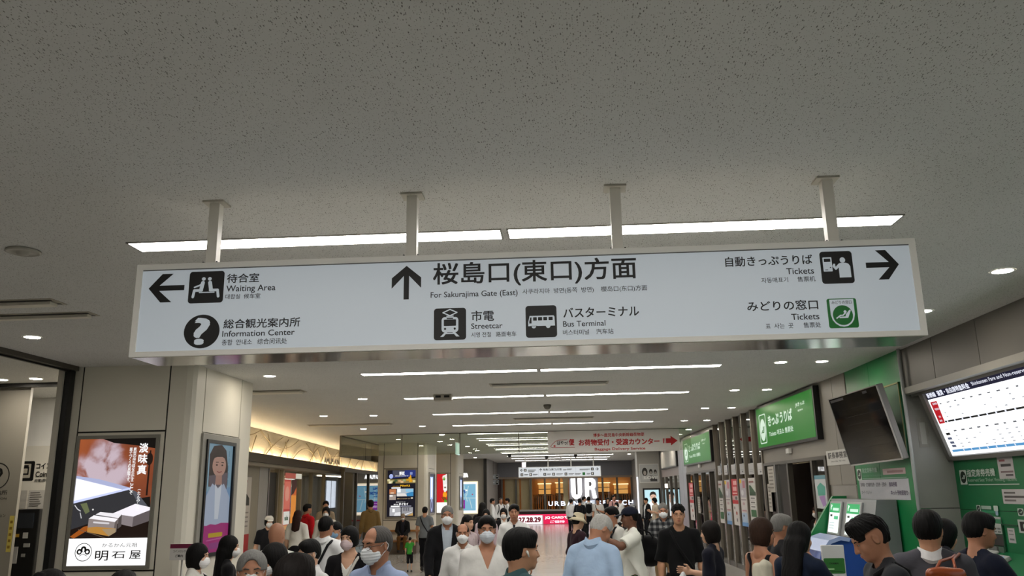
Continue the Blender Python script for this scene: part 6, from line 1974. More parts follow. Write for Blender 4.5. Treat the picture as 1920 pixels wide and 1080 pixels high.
def paper(F, a0, b0, a1, b1, lab, lines, name='notice', c=.003, col='b8b4b4', text=None):
    t = empty(name, F.p((a0 + a1) / 2, b0, c), lab, 'notice')
    mb = MB(); mb.fbox(F, a0, a1, b0, b1, 0, c, mat(col, .5)); mb.build('sheet', t)
    k = Ink(F, c, .0006)
    for (y, x0, x1, hh, cc) in lines:
        k.rect(a0 + x0 * (a1 - a0), b0 + (y - hh) * (b1 - b0), a0 + x1 * (a1 - a0), b0 + y * (b1 - b0), mat(cc, .5))
    if text: text(k)
    if lines or text: k.build('print', t)
    return t
paper(GW, -10.04, 2.0, -9.70, 2.25, 'white notice pinned above the right end of the machine sign', [(.86, .12, .5, .09, '8a4a50'), (.66, .2, .85, .12, '3a3838'), (.35, .15, .95, .08, '7a6668'), (.2, .45, .92, .08, '4a4446')])
paper(GW, -10.04, 1.725, -9.2, 1.885, 'wide white notice on the green wall at the right edge', [(.82, .05, .34, .12, '55504f'), (.56, .05, .9, .14, '4a4442'), (.30, .05, .34, .12, '6a6462')])
# machine fronts
def card(F, a0, b0, a1, b1, name, lab, art, col='b4b8b4', depth=.012):
    t = empty(name, F.p((a0 + a1) / 2, b0), lab, 'panel')
    mb = MB(); mb.fbox(F, a0, a1, b0, b1, 0, depth, mat(col, .45)); mb.build('plate', t)
    k = Ink(F, depth, .0008); art(k); k.build('print', t)
    return t
def art_panel(k):
    g = mat('8c9590', .5)
    k.rect(-10.36, 1.50, -10.14, 1.55, mat('2f7a55', .5)); k.rect(-10.60, 1.46, -10.42, 1.52, g)
    for x in (-10.62, -10.36, -10.26): 
        for z in (1.40, 1.435): k.rect(x + .02, z, x + .09, z + .018, mat('6a726e', .5))
card(GW, -10.72, 1.385, -10.16, 1.575, 'instruction_panel', 'white instruction panel on the ticket machine above its dark slot', art_panel)
mb = MB(); mb.fbox(GW, -10.74, -10.14, 1.255, 1.375, 0, .02, mat('3a3735', .4)); tag(mb.build('machine_slot'), 'dark recessed band below the instruction panel', 'panel')
t = empty('machine_header', (4.94, 10.4, 1.6), 'small green machine header label above the instruction panel', 'sign')
k = Ink(GW, .003, .001); seat_card(k, -10.70, 1.62, -10.60, 1.70); k.rrect(-10.57, 1.655, -10.33, 1.695, .008, mat('9ab0a2', .5)); k.rect(-10.57, 1.615, -10.25, 1.645, mat('2f8a60', .5)); k.rrect(-10.27, 1.64, -10.17, 1.70, .01, MG); k.rrect(-10.24, 1.59, -10.18, 1.64, .01, mat('8fa8b8', .5)); k.build('print', t)
paper(GW, -10.05, 1.30, -9.90, 1.46, 'narrow white slip in the recess of the ticket machine', [(.85, .2, .8, .06, '66706a'), (.6, .15, .85, .05, '66706a'), (.3, .2, .85, .12, '66706a')])
mb = MB(); mb.fbox(GW, -10.14, -9.78, 1.485, 1.50, 0, .02, mat('0b4528', .5)); mb.fbox(GW, -10.14, -10.12, 1.2, 1.5, 0, .02, mat('0b4528', .5)); tag(mb.build('recess_frame'), 'dark green recess frame around the narrow slip', 'frame')
card(GW, -9.78, 1.42, -9.30, 1.56, 'instruction_panel', 'white card with black circle cut by the right picture edge', lambda k: (k.rect(-9.74, 1.44, -9.56, 1.54, M_BLACK), k.disc(-9.65, 1.49, .03, MG, 14)))
k = Ink(GW, .003, .001); seat_card(k, -9.76, 1.60, -9.64, 1.68); tag(k.build('machine_label'), 'small seat label at the right picture edge', 'sign')
# sloping console with screens
t = empty('ticket_console', (4.6, 10, 0), 'sloping green ticket machine console along the right wall', 'ticket machine')
mb = MB(); PF = Frame((0, 0, 0), (1, 0, 0), (0, 0, 1), (0, -1, 0))
mb.prism(PF, [(4.45, 0), (4.95, 0), (4.95, 1.19), (4.45, .93)], -11.0, 4, M_GREEND); mb.build('body', t)
u_ = Vector((0, -1, 0)); v_ = Vector((.50, 0, .26)).normalized()
CF = Frame((4.45, 0, .93), u_, v_, u_.cross(v_))
if CF.n.z < 0: CF.n = -CF.n
mb = MB(); mb.fbox(CF, -10.86, -10.24, .08, .53, 0, .03, mat('b9bbb8', .4)); s_ = mb.build('screen_bezel', t, bevel=.01)
mb = MB(); mb.fbox(CF, -10.80, -10.29, .12, .46, .03, .034, mat('33363a', .15)); mb.build('screen', s_)
mb = MB(); mb.fbox(CF, -10.18, -9.82, .10, .44, 0, .05, mat('a8aaa8', .4)); s_ = mb.build('keypad_case', t, bevel=.01)
mb = MB(); mb.fbox(CF, -10.13, -9.87, .26, .40, .05, .054, glow('8fb4d4', .6)); mb.build('display', s_)
mb = MB(); mb.fbox(CF, -10.13, -9.87, .13, .23, .05, .056, mat('d5d6d4', .4))
for i in range(3): mb.fbox(CF, -10.11 + i * .085, -10.05 + i * .085, .15, .18, .056, .06, mat('7f8a96', .4))
mb.build('keypad', s_)
mb = MB(); mb.fbox(GW, -10.74, -10.50, 1.18, 1.245, 0, .03, mat('b5b7b4', .4)); mb.fbox(GW, -10.48, -10.30, 1.18, 1.245, 0, .03, mat('6c6e6c', .35)); mb.fbox(GW, -10.28, -10.16, 1.18, 1.245, 0, .02, mat('53695c', .35)); tag(mb.build('coin_slot'), 'row of grey slots between the dark band and the console', 'panel')

# ---- tilted monitor on the green cladding
# hangs on an arm, top leaning out
ctr = Vector((4.13, 12.1, 2.75))
p_tl, p_tr, p_br, p_bl = Vector((3.86, 12.62, 3.19)), Vector((4.06, 11.20, 3.23)), Vector((4.30, 11.08, 2.27)), Vector((4.10, 12.50, 2.23))
uu = (p_tr - p_tl).normalized(); vv = (p_tl - p_bl).normalized(); vv = (vv - uu * vv.dot(uu)).normalized()
TF = Frame(p_bl, uu, vv, uu.cross(vv))
if TF.n.x > 0: TF.n = -TF.n
tw, th = (p_tr - p_tl).length, (p_tl - p_bl).length
t = empty('monitor', TF.p(tw / 2, 0), 'large dark wall monitor tilted forward on the green cladding', 'screen')
mb = MB(); mb.fbox(TF, 0, tw, 0, th, -.09, -.01, mat('8d8c8a', .4)); mb.build('casing', t, bevel=.01)
mb = MB(); mb.fbox(TF, 0, tw, 0, .02, -.01, .004, mat('a3a29f', .35)); mb.fbox(TF, 0, tw, th - .015, th, -.01, .004, mat('6d6c6a', .35)); mb.fbox(TF, 0, .015, 0, th, -.01, .004, mat('6d6c6a', .35)); mb.fbox(TF, tw - .02, tw, 0, th, -.01, .004, mat('b5b4b1', .35)); mb.build('bezel', t)
m_scr = mat('06070a', rough=.06, spec=.8)
mb = MB(); mb.fbox(TF, .015, tw - .02, .02, th - .015, -.01, 0, m_scr); mb.build('screen', t)
k = Ink(TF, .0006, .0004)
dk = mat('2b2b2f', .3); dr = mat('3a1518', .3)
k.rect(.05, th - .07, .45, th - .035, dk); k.rect(tw - .42, th - .07, tw - .3, th - .035, dk)
for i in range(7): k.rect(.3, .12 + i * .11, tw - .1, .125 + i * .11, mat('232429', .2))
k.build('print', t)
mb = MB(); mb.tube([TF.p(tw / 2, th * .5, -.08), (4.42, 11.85, 2.75)], .05, M_DARK, 8); mb.box((4.39, 11.6, 2.55), (4.42, 12.1, 2.95), M_DARK); mb.build('wall_arm', t)
mb = MB(); mb.fbox(rightwall(4.42), -12.0, -11.18, 2.33, 3.28, 0, .02, mat('0a5a2e', .4)); mb.fbox(rightwall(4.42), -11.20, -11.18, 2.33, 3.28, .02, .028, mat('7a7a3a', .4)); mb.fbox(rightwall(4.42), -12.0, -11.18, 3.26, 3.28, .02, .028, mat('7a7a3a', .4))
tag(mb.build('back_board'), 'dark green backing board behind the tilted monitor', 'panel')

# ---- signs on the green cladding
GC = rightwall(4.42)
t = empty('wall_sign', (4.41, 12.3, 2.0), 'green reserved seat machine sign below the tilted monitor', 'sign')
k = Ink(GC, .003, .001)
MGd = mat('8fae9c', .5)
seat_card(k, -13.22, 2.03, -13.03, 2.20)
k.text('指定席券売機', -12.98, 2.135, -12.36, 2.205, MGd, .02); k.text('Reserved Seat Ticket Vending Machine', -12.98, 2.075, -12.2, 2.105, mat('5f937a', .5), 0); k.rect(-12.98, 2.045, -11.32, 2.055, MGd)
k.build('lettering', t)
paper(GC, -12.16, 2.095, -11.36, 2.175, 'pinkish strip notice to the right of that green sign', [(.65, .2, .9, .4, '8a6a6a')], col='b09a9a')
paper(GC, -13.17, 1.76, -11.30, 2.035, 'wide white notice board on the green cladding under the monitor', [], col='aaacb2', text=lambda k: (
    k.text('新幹線・在来線特急券・定期券・回数券', -13.12, 1.935, -12.08, 1.995, mat('5c5c62', .5), .02), k.text('乗車券類', -11.98, 1.93, -11.70, 1.995, mat('5a5468', .5), .03),
    k.text('カード・クレジット', -13.10, 1.825, -12.68, 1.88, mat('6c6c72', .5), .02), k.text('ネット予約受取り', -11.95, 1.82, -11.36, 1.885, mat('5a5468', .5), .03)))

# ---- standing ticket kiosk with two lit screens, green cheek
t = empty('ticket_kiosk', (4.1, 12.7, 0), 'grey ticket kiosk with two glowing screens against the green cladding', 'ticket machine')
mb = MB(); mb.prism(PF, [(3.85, 0), (4.40, 0), (4.40, 1.76), (4.14, 1.76), (4.02, 1.20), (3.72, 1.02), (3.72, .9), (3.85, .9)], -13.72, -11.75, mat('7f8385', .4)); mb.build('cabinet', t)
mb = MB(); mb.prism(PF, [(3.70, 0), (4.38, 0), (4.38, 1.80), (4.17, 1.80), (3.70, 1.12)], -13.80, -13.72, M_GREEN); mb.build('cheek', t, label='green side cheek')
v_ = Vector((.12, 0, .56)).normalized(); KF = Frame((4.02, 0, 1.20), (0, -1, 0), v_, Vector((0, -1, 0)).cross(v_))
for a0, a1 in ((-13.62, -13.14), (-12.82, -12.28)):
    mb = MB(); mb.fbox(KF, a0 - .05, a1 + .05, .03, .53, 0, .03, mat('9a9d9e', .4)); s_ = mb.build('screen_bezel', t, bevel=.008)
    k = Ink(KF, .03, .001)
    k.rect(a0, .06, a1, .50, glow('eefaf2', 1.15)); k.rect(a0, .36, a1, .50, glow('18a35a', 1.0)); k.rect(a0 + .15, .39, a1 - .05, .43, glow('c8f0d8', 1.0)); k.text('?', a0 + .04, .40, a0 + .11, .48, glow('e8fff0', 1), .04)
    k.rect(a0 + .06, .30, a0 + .16, .33, glow('303834', .5)); k.rect(a0 + .25, .26, a1 - .04, .31, glow('3fbf80', .9))
    for q in range(3): k.rect(a0 + .06, .20 - q * .04, a0 + .30, .21 - q * .04, glow('b0c4c8', .9))
    k.build('screen', s_)
# curved blue hood before the kiosk
t = empty('machine_hood', (3.38, 11.3, 0), 'curved glossy blue hood of a ticket machine beside the kiosk', 'ticket machine')
mb = MB()
pts = [(3.06, 0), (3.06, .98), (3.10, 1.17), (3.20, 1.29), (3.34, 1.335), (3.50, 1.30), (3.62, 1.18), (3.68, 1.00), (3.70, .6), (3.70, 0)]
mb.prism(PF, pts, -11.7, -10.9, mat('2b4a9a', .18, coat=.5)); mb.build('shell', t, bevel=.01)
mb = MB(); pts2 = [(3.09, 1.17), (3.195, 1.30), (3.34, 1.348), (3.46, 1.325), (3.44, 1.28), (3.34, 1.30), (3.22, 1.26), (3.12, 1.14)]
mb.prism(PF, pts2, -11.72, -10.86, mat('9fb2dd', .2)); mb.build('top_band', t, label='pale blue top band')
# white leaflet stand
t = empty('leaflet_stand', (2.86, 9.6, 0), 'white stand with a green card in front of the blue hood', 'stand')
LF = front(9.6)
mb = MB(); mb.fbox(LF, 2.735, 2.975, .55, 1.325, -.04, 0, mat('c3c5c6', .4)); mb.build('board', t, bevel=.006)
mb = MB(); mb.box((2.83, 9.6, .02), (2.88, 9.64, .6), M_STEEL); mb.box((2.68, 9.5, 0), (3.03, 9.8, .025), M_STEELD); mb.build('foot', t)
k = Ink(LF, .001); k.rrect(2.745, 1.03, 2.965, 1.19, .015, mat('2d6a2e', .4)); k.text('ご利用案内', 2.80, 1.125, 2.90, 1.145, M_INK, .02); k.rect(2.78, 1.07, 2.85, 1.085, mat('9ac890', .4)); k.rect(2.76, 1.05, 2.94, 1.055, mat('16401a', .4)); k.build('print', t)

# ---- posters on the glazed office front
def poster_on(a0, a1, b0, b1, lab, kind, grp='posters on the office glazing'):
    t = empty('window_poster', off((a0 + a1) / 2, b0, .0), lab, 'poster', grp)
    k = Ink(OF, .012, .0006)
    w, h = a1 - a0, b1 - b0
    P = lambda x, y: (a0 + x * w, b0 + (1 - y) * h)
    W = mat('c3bfbd', .5); W2 = mat('a9a4ae', .5)
    rct = lambda x0, y0, x1, y1, m: k.rect(*P(x0, y0), *P(x1, y1), m)
    if kind == 'green':
        rct(0, 0, 1, 1, W); rct(.08, .17, .95, .40, mat('1d4a26', .5)); k.poly([P(.3, .17), P(.95, .17), P(.95, .34)], mat('b8bcb4', .5)); rct(.08, .33, .95, .41, mat('123a18', .5))
        for q in range(3): rct(.12, .44 + q * .10, .92, .50 + q * .10, mat('d8d6d4', .5)); rct(.2, .455 + q * .10, .8, .485 + q * .10, mat('6c6a68', .5))
        rct(.12, .07, .8, .11, mat('8a5a5a', .5)); rct(.15, .74, .9, .90, mat('1d5a2a', .5))
    elif kind == 'lav':
        rct(0, 0, 1, 1, W); rct(0, 0, 1, .40, W2); rct(.0, .02, .35, .10, mat('d2b01c', .5)); rct(.5, .05, .9, .20, mat('b06a78', .5)); k.disc(*P(.4, .30), .22 * w, mat('c8c8cc', .5), 16, .06 * h)
        rct(.1, .44, .9, .46, mat('7c6c74', .5)); k.disc(*P(.5, .53), .2 * w, mat('b89aa0', .5), 14, .03 * h); rct(.15, .66, .9, .69, mat('b08088', .5)); rct(.05, .72, .95, .92, mat('9fb4cc', .5)); rct(0, .92, 1, 1, mat('5a8ac0', .5)); rct(.3, .76, .5, .80, mat('4a5a6a', .5))
    elif kind == 'red':
        rct(0, 0, 1, 1, W); rct(0, 0, 1, .36, mat('b01422', .5)); rct(.3, .04, .9, .13, mat('d8a0a0', .5)); rct(.2, .17, .85, .26, mat('d8a0a0', .5)); rct(.1, .30, .9, .32, mat('e0c0bc', .5)); k.ring(*P(.28, .41), .08 * w, .14 * w, mat('b01422', .5), 20); rct(.5, .38, .9, .45, mat('5a5252', .5)); rct(0, .46, 1, .54, mat('b01422', .5))
        rct(.2, .60, .4, .66, mat('6a6262', .5)); k.disc(*P(.6, .74), .15 * w, mat('a05a50', .5), 14, .04 * h); rct(.55, .85, .7, .92, mat('4a4444', .5))
    elif kind == 'map':
        rct(0, 0, 1, 1, mat('b4b9bc', .5)); rct(0, 0, 1, .12, mat('5a8a98', .5)); k.poly([P(.2, .35), P(.5, .22), P(.85, .35), P(.8, .60), P(.25, .62)], mat('4a9a8a', .5)); k.poly([P(.3, .64), P(.75, .60), P(.8, .88), P(.55, .95)], mat('9a7ab0', .5))
    elif kind == 'card':
        rct(0, 0, 1, 1, mat('a9aaac', .5)); rct(.15, .55, .85, .58, mat('7a7b7e', .5)); k.disc(*P(.6, .75), .15 * w, mat('4c4d50', .5), 12, .08 * h) if int(abs(a0) * 10) % 2 else rct(.2, .7, .8, .74, mat('7a7b7e', .5))
    elif kind == 'list':
        rct(0, 0, 1, 1, mat('a39f98', .5))
        for q in range(6): rct(.15, .1 + q * .14, .8, .15 + q * .14, mat('6a655e', .5))
    k.build('print', t)
    return t
poster_on(-10.50, -9.93, 1.03, 2.15, 'green and white poster in the glazing bay next to the farther door', 'green')
poster_on(-9.62, -9.02, 1.03, 2.16, 'lavender poster with yellow corner left of the red poster', 'lav')
poster_on(-8.78, -8.14, 1.04, 2.17, 'white poster with red head between the two lavender posters', 'red')
poster_on(-7.86, -7.24, 1.05, 2.17, 'lavender poster with yellow corner right of the red poster', 'lav')
poster_on(-6.95, -6.28, 1.20, 2.17, 'green and white poster in the glazing bay nearest to the bob haired woman', 'green')
for a0, a1, b0, lab in ((-10.38, -9.98, 2.30, 'small white card high in the first glazing bay from the far end'), (-9.55, -9.15, 2.29, 'small white card high in the second glazing bay'), (-8.66, -8.16, 2.28, 'small white card high above the red poster'), (-7.70, -7.24, 2.27, 'small white card high in the fourth glazing bay'), (-6.80, -6.30, 2.25, 'small white card high in the fifth glazing bay'), (-5.95, -5.50, 2.23, 'small white card high in the nearest glazing bay')):
    poster_on(a0, a1, b0, b0 + .25, lab, 'card', 'cards high on the office glazing')
poster_on(-2.0, -1.32, 1.58, 2.14, 'pale map poster with a green land shape on the glass by the station office plate', 'map')
poster_on(-5.22, -4.95, 1.45, 2.02, 'narrow list sheet on the glass left of the dark doorway', 'list')
poster_on(-15.4, -14.6, .95, 2.14, 'red and white poster on the glass beside the steel column', 'red')
poster_on(-13.9, -13.5, 1.2, 1.7, 'small list sheet on the farther office door', 'list')
poster_on(-5.1, -4.6, 1.85, 2.38, 'greenish leaflet sheet on the glass right of the fins', 'list')
mb = MB(); mb.fbox(OF, -1.95, -1.34, 1.36, 1.52, -.01, .02, mat('33502c', .5)); mb.fbox(OF, -1.65, -1.42, 1.41, 1.48, .02, .024, mat('b09a5a', .5)); mb.fbox(OF, -1.92, -1.36, 1.12, 1.34, -.01, .02, mat('8f9186', .5))
tag(mb.build('leaflet_box'), 'green and grey leaflet boxes under the pale map poster', 'box')
# ================================================================== the crowd
W_ = 'd9d9d6'
# ---- near row along the bottom edge
person('woman with black bob and mask in white, profile right below the portrait screen', -3.15, 7.1, 1.56, 95, (0, 4, 0), 'fair', 'bob', 'black', 'shirt', 'cfcdc6', mask='e4e4e4', strap=('15141a', 1), width=.9)
person('long haired person in black facing right, just right of the portrait screen', -3.25, 8.0, 1.58, 118, (0, 4, 0), 'fair', 'long', 'black', 'sweat', '121114', mask='dcdcdc', width=.9)
person('grey haired man cut at eye level by the bottom edge, looking at the viewer', -1.66, 4.4, 1.665, 20, (0, -2, 0), 'tan', 'swept', 'grey', 'shirt', 'c6c6c4', mask='dedede')
person('bald man seen from behind in a white shirt', -2.69, 7.7, 1.71, 178, (0, 8, 0), 'tan', None, 'grey', 'shirt', 'cfcfcb')
person('person with short black hair facing left in front of the bald man', -2.09, 6.0, 1.62, -55, (0, 15, 0), 'mid', 'bobcut', 'black', 'cardigan', '17161a', inner='dadada', mask='d8d8d8', width=.92)
person('dark haired head of the closest person at the bottom edge, seen from behind', -1.10, 3.4, 1.715, 172, (0, 0, 0), 'mid', 'short', 'soft', 'shirt', '2a2a2e')
person('woman with short black hair and thin glasses looking left behind the closest head', -2.06, 6.7, 1.605, -36, (-8, 10, 0), 'fair', 'part', 'black', 'shirt', 'c8c8c8', glasses=True, mask='e0e0e0', width=.92)
person('man from behind in a white shirt with a black strap across his back', -2.67, 9.2, 1.72, 170, (-8, 6, 0), 'tan', 'crop', 'black', 'shirt', 'e2e3e4', strap=('141417', -1), fat=.025, width=1.06)
person('boy in a light blue mask half hidden by the man with the black strap', -3.05, 11.0, 1.60, -25, (0, 10, 0), 'mid', 'short', 'black', 'tee', 'cfd0d2', mask='7fa3c4')
person('woman in a pale pink mask and black cardigan over a white top', -2.06, 7.9, 1.652, -4, (-10, 2, 0), 'fair', 'bobcut', 'black', 'cardigan', '121115', inner='dcdcd8', mask='d0bcc0', strap=('b9b6b0', 1), width=.93)
person('balding grey man in glasses and white mask, pale blue button-down shirt, looking left', -1.18, 5.2, 1.76, -30, (-6, 6, 0), 'tan', 'receding', 'darkgrey', 'shirt', '8d9cba', mask='dfe3e6', glasses=True, width=1.03)
person('black hair of a person at the bottom edge under the sweets poster, left of two', -2.61, 4.2, 1.60, 170, (0, 0, 0), 'mid', 'bun', 'black', 'shirt', '2c2a2a', width=.9)
person('black hair of a person at the bottom edge under the sweets poster, right of two', -2.53, 4.75, 1.545, 185, (0, 0, 0), 'mid', 'short', 'black', 'shirt', '3a3838', width=.9)
# ---- middle of the concourse, walking towards the viewer
person('tall grey man in an open black suit and white mask', -1.53, 10.6, 1.79, 8, (0, 4, 0), 'tan', 'crop', 'grey', 'jacket', '101013', inner='a6afb9', mask='e6e8ea', arms=('down', 'swing'), stride=.4, width=1.05)
person('short balding man in a white button shirt and white mask', -1.16, 9.2, 1.62, 6, (0, 2, 0), 'tan', 'fringe_ring', 'black', 'shirt', 'd6d6d4', mask='e6e8ea', arms=('down', 'down'), width=.98)
person('dark haired man in a white V-neck sweater and pale grey mask', -.71, 7.3, 1.746, 7, (0, 2, 0), 'tan', 'short', 'black', 'vneck', 'd3d2ce', inner=None, mask='c3cad2', width=1.05)
person('young man in a white shirt and dark tie looking straight ahead', -.815, 12.5, 1.762, 3, (0, 0, 0), 'tan', 'part', 'black', 'shirt', 'd4d4d2', tie='23242c')
person('black haired man with white earbuds in a teal jacket, seen from behind turned right', -.28, 4.8, 1.745, 128, (-14, 4, 0), 'mid', 'short', 'black', 'sweat', '46666a', collar=True, bud=True, strap=('101014', -1))
person('grey haired man in a light blue shirt looking down, seen from behind', .16, 7.0, 1.79, 150, (-30, 34, 0), 'tan', 'crop', 'silver', 'shirt', '9db4cf', botc='2a2d38', arms=('front', 'front'), lean=8, width=1.06)
person('woman in a beige bucket hat and dark top with her back to us', .11, 12.5, 1.62, 120, (0, 14, 0), 'fair', 'short', 'black', 'sweat', '2a1820', hat='b5ab92', width=.92)
person('young man in a white tee with dark backpack straps, turned left', .57, 11.5, 1.73, -62, (0, 8, 0), 'tan', 'short', 'black', 'tee', 'cdccc6', botc='8e8d88', arms=('front', 'phone'), pack='1a1b20', stride=.2)
person('man in a navy cap and swirling black and green trousers raising his forearm', .70, 10.0, 1.75, -84, (0, 6, 0), 'dark', 'crop', 'black', 'tee', 'd5d6cd', botc='16261a', kindbot='swirl', cap=True, capc='141826', arms=('high', 'hold'), fat=.03, width=1.06)
person('grey man in a dark plaid shirt, khaki trousers and white mask', 1.47, 13.5, 1.74, -6, (0, 12, 0), 'tan', 'crop', 'grey', 'shirt', '3a3c40', kindtop='plaid', botc='80694a', mask='e4e6e8', arms=('front', 'hold'), stride=.3)
person('man in glasses dressed all in black walking towards us', 1.26, 10.0, 1.77, -4, (0, 2, 0), 'mid', 'spiky', 'black', 'tee', '0c0c0e', botc='0d0d10', sleeves=.85, glasses=True, strap=('0a0a0c', -1), stride=.3, width=.92)
# ---- right side queue
person('woman in navy with straight black hair holding a white plastic bag, facing left', 1.39, 8.6, 1.63, -118, (0, 6, 0), 'fair', 'bob', 'soft', 'tee', '12131f', botc='12131c', bottom='skirt', arms=('down', ((.225, -.06, 1.11), (.16, -.29, 1.16))), width=.92)
person('woman with a brown bob in a backless black top, hand raised before her chest', 1.58, 7.2, 1.70, 112, (-16, 6, 0), 'tan', 'bob', 'brown', 'tank', '131215', botc='121215', bottom='skirt', arms=('chest', 'down'), width=.92)
person('grey haired man holding a hand to his face behind the brown bob', 1.98, 8.2, 1.70, 100, (0, 10, 0), 'tan', 'short', 'grey', 'tee', '16161a', arms=('face', 'face'))
person('woman with very long black hair in a dark blue jacket reaching toward the machines', 1.72, 6.6, 1.69, 125, (0, 12, 0), 'fair', 'verylong', 'black', 'sweat', '101a2c', arms=('down', 'reach'), strap=('23262e', 1), width=.93)
person('black haired man in a charcoal tee looking down in profile to the left', 1.765, 4.95, 1.80, -92, (0, 26, 0), 'tan', 'spiky', 'black', 'tee', '26282c', arms=('front', 'front'), strap=('0d0d10', 1), lean=4)
person('man in a grey suit jacket with a white collar seen from behind', 2.18, 5.4, 1.795, 166, (-22, 8, 0), 'mid', 'short', 'black', 'jacket', '45454b', inner='dedede', width=1.08)
person('black haired woman looking down between the grey suit and the navy jacket', 2.90, 6.9, 1.69, 110, (0, 22, 0), 'fair', 'bob', 'black', 'shirt', '2a2a30', width=.9)
person('man in a navy jacket facing right and reaching for the ticket machine', 2.67, 5.9, 1.765, 104, (-8, 6, 0), 'tan', 'short', 'black', 'sweat', '0f1424', arms=('reach', 'reach'), lean=5, width=1.08)
person('brown haired woman with a mask inside the dark office doorway', 4.72, 16.6, 1.58, -70, (0, 8, 0), 'fair', 'long', 'red', 'cardigan', '15130f', mask='d0d0ce', inner='d8d8d4', width=.9)
# ---- left, by the shop entrance
person('woman in a white cap and dark vest by the left shop front', -5.39, 15.0, 1.60, 30, (0, 6, 0), 'fair', 'bobcut', 'black', 'vest', '16161a', botc='17171b', cap=True, capc='d0ccc4', mask='dcdcdc', sleeves=.5, width=.9)
person('woman with long brown hair in a white blouse and black skirt, seen from behind', -5.35, 16.5, 1.66, 172, (0, 4, 0), 'fair', 'long', 'red', 'tee', 'd6d4ce', bottom='skirt', botc='121216', sleeves=.7, width=.92)
person('man in a bright red shirt beside the shop entrance', -5.95, 19.0, 1.75, 150, (-20, 2, 0), 'tan', 'short', 'black', 'shirt', 'b0121c', botc='1a1a20')
person('dark haired person in beige behind the masked woman at the entrance', -6.40, 22.0, 1.79, 20, (0, 4, 0), 'mid', 'short', 'black', 'shirt', '9a8a74')
person('woman with a white mask and white shirt facing us near the entrance', -5.08, 17.5, 1.70, 8, (0, 4, 0), 'fair', 'bobcut', 'black', 'shirt', 'c9c5bc', mask='dedede', width=.92)
person('man in an olive brown shirt with his back to us beside the hotel poster', -5.09, 21.5, 1.80, 205, (0, 2, 0), 'tan', 'short', 'black', 'shirt', '6d5732', botc='3c3428', mask='d8d8d8')
person('seated man in a cap and black jacket on the bench', -5.62, 28.5, 1.66, 6, (0, 8, 0), 'tan', 'crop', 'grey', 'jacket', '111114', inner='22222a', botc='5e3e1c', cap=True, capc='a89a88', mask='dedede', arms=('knee', 'knee'), sit=True, z0=-.375)
person('man from behind in a grey vest leading a child by the hand', -3.76, 22.0, 1.60, 176, (0, 4, 0), 'mid', 'short', 'black', 'tee', '6d7276', botc='141418', sleeves=.45, strap=('15151a', 1), stride=.4, fat=.02)
person('small child in a green shirt and black shorts holding a hand', -4.10, 21.75, .86, 178, (0, 14, 0), 'fair', 'short', 'soft', 'tee', '3f9a3c', bottom='shorts', botc='15151a', arms=('down', ((.24, .0, 1.30), (.25, .0, 1.52))))
person('woman half hidden behind the tall man in the black suit', -1.50, 12.5, 1.62, 60, (0, 4, 0), 'fair', 'pony', 'black', 'shirt', 'b9a9ac', width=.9)
person('woman in a black vest with long hair and white sleeves, facing away', -1.94, 19.0, 1.72, 165, (0, 2, 0), 'fair', 'long', 'black', 'vest', '121216', sleeves=.9, width=.9, pack='16161a')
person('masked woman facing us left of the white V-neck sweater', -1.62, 16.5, 1.62, 0, (0, 4, 0), 'fair', 'bobcut', 'black', 'shirt', 'b8a4ac', mask='e0e0e0', width=.9)
person('woman in a black suit with a white ruffled blouse and mask', -1.35, 17.5, 1.62, 10, (-10, 6, 0), 'fair', 'bobcut', 'black', 'jacket', '111114', inner='d8d8d6', mask='dcdcdc', arms=('front', 'down'), width=.9)
# ---- far end of the concourse
person('leftmost of three students in white shirts near the brown entrance', -2.98, 33.0, 1.70, 100, (0, 0, 0), 'tan', 'short', 'black', 'shirt', 'd2d2d2')
person('middle one of three students in white shirts near the brown entrance', -2.70, 33.5, 1.72, 30, (0, 0, 0), 'tan', 'crop', 'darkgrey', 'shirt', 'cfcfcf', pack='101014')
person('rightmost of three students in white shirts near the brown entrance', -2.50, 34.2, 1.69, -80, (0, 0, 0), 'tan', 'short', 'black', 'shirt', 'd2d2d2')
person('student in white at the left end of the group below the glowing letters', .08, 36.0, 1.60, 150, (0, 4, 0), 'mid', 'short', 'black', 'shirt', 'cdcdcd')
person('student in a black vest over white with a dark backpack below the glowing letters', .42, 34.0, 1.64, 172, (0, 4, 0), 'mid', 'bobcut', 'black', 'vest', '131317', pack='101014', sleeves=.9)
person('pale student behind the two with backpacks below the glowing letters', .67, 38.0, 1.68, 100, (0, 4, 0), 'mid', 'short', 'black', 'shirt', 'b4b4b4')
person('student in a white shirt with a large black backpack below the glowing letters', .80, 35.0, 1.70, 178, (0, 4, 0), 'mid', 'short', 'black', 'shirt', 'd0d0d0', pack='0c0c10')
person('man in a grey white tee looking at his phone in the middle distance', 1.13, 33.5, 1.66, -20, (0, 18, 0), 'tan', 'short', 'black', 'tee', 'b4b2ae', botc='111114', arms=('phone', 'down'), strap=('141418', -1), stride=.6)
person('dark dressed woman with long hair right of the man with the phone', 1.71, 38.0, 1.62, 10, (0, 4, 0), 'fair', 'long', 'black', 'shirt', '17171b')
person('person in a pink shirt with dark straps near the shop window', 1.95, 37.0, 1.74, 20, (0, 6, 0), 'tan', 'short', 'black', 'shirt', 'c79a96', pack='17171b')
person('small person with black hair in front of the pink shirt', 1.66, 30.0, 1.52, -30, (0, 8, 0), 'fair', 'bobcut', 'black', 'shirt', 'c0c0c0', mask='d8d8d8')
person('student in white right of the pink shirt', 2.16, 36.0, 1.62, -60, (0, 8, 0), 'tan', 'short', 'black', 'shirt', 'd0d0d0')
person('woman in a grey hat and white mask with dark clothes near the screen pier', 1.63, 22.0, 1.60, 0, (0, 6, 0), 'fair', 'bob', 'black', 'sweat', '161418', mask='dcdcdc', cap=True, capc='84878a', width=.92)
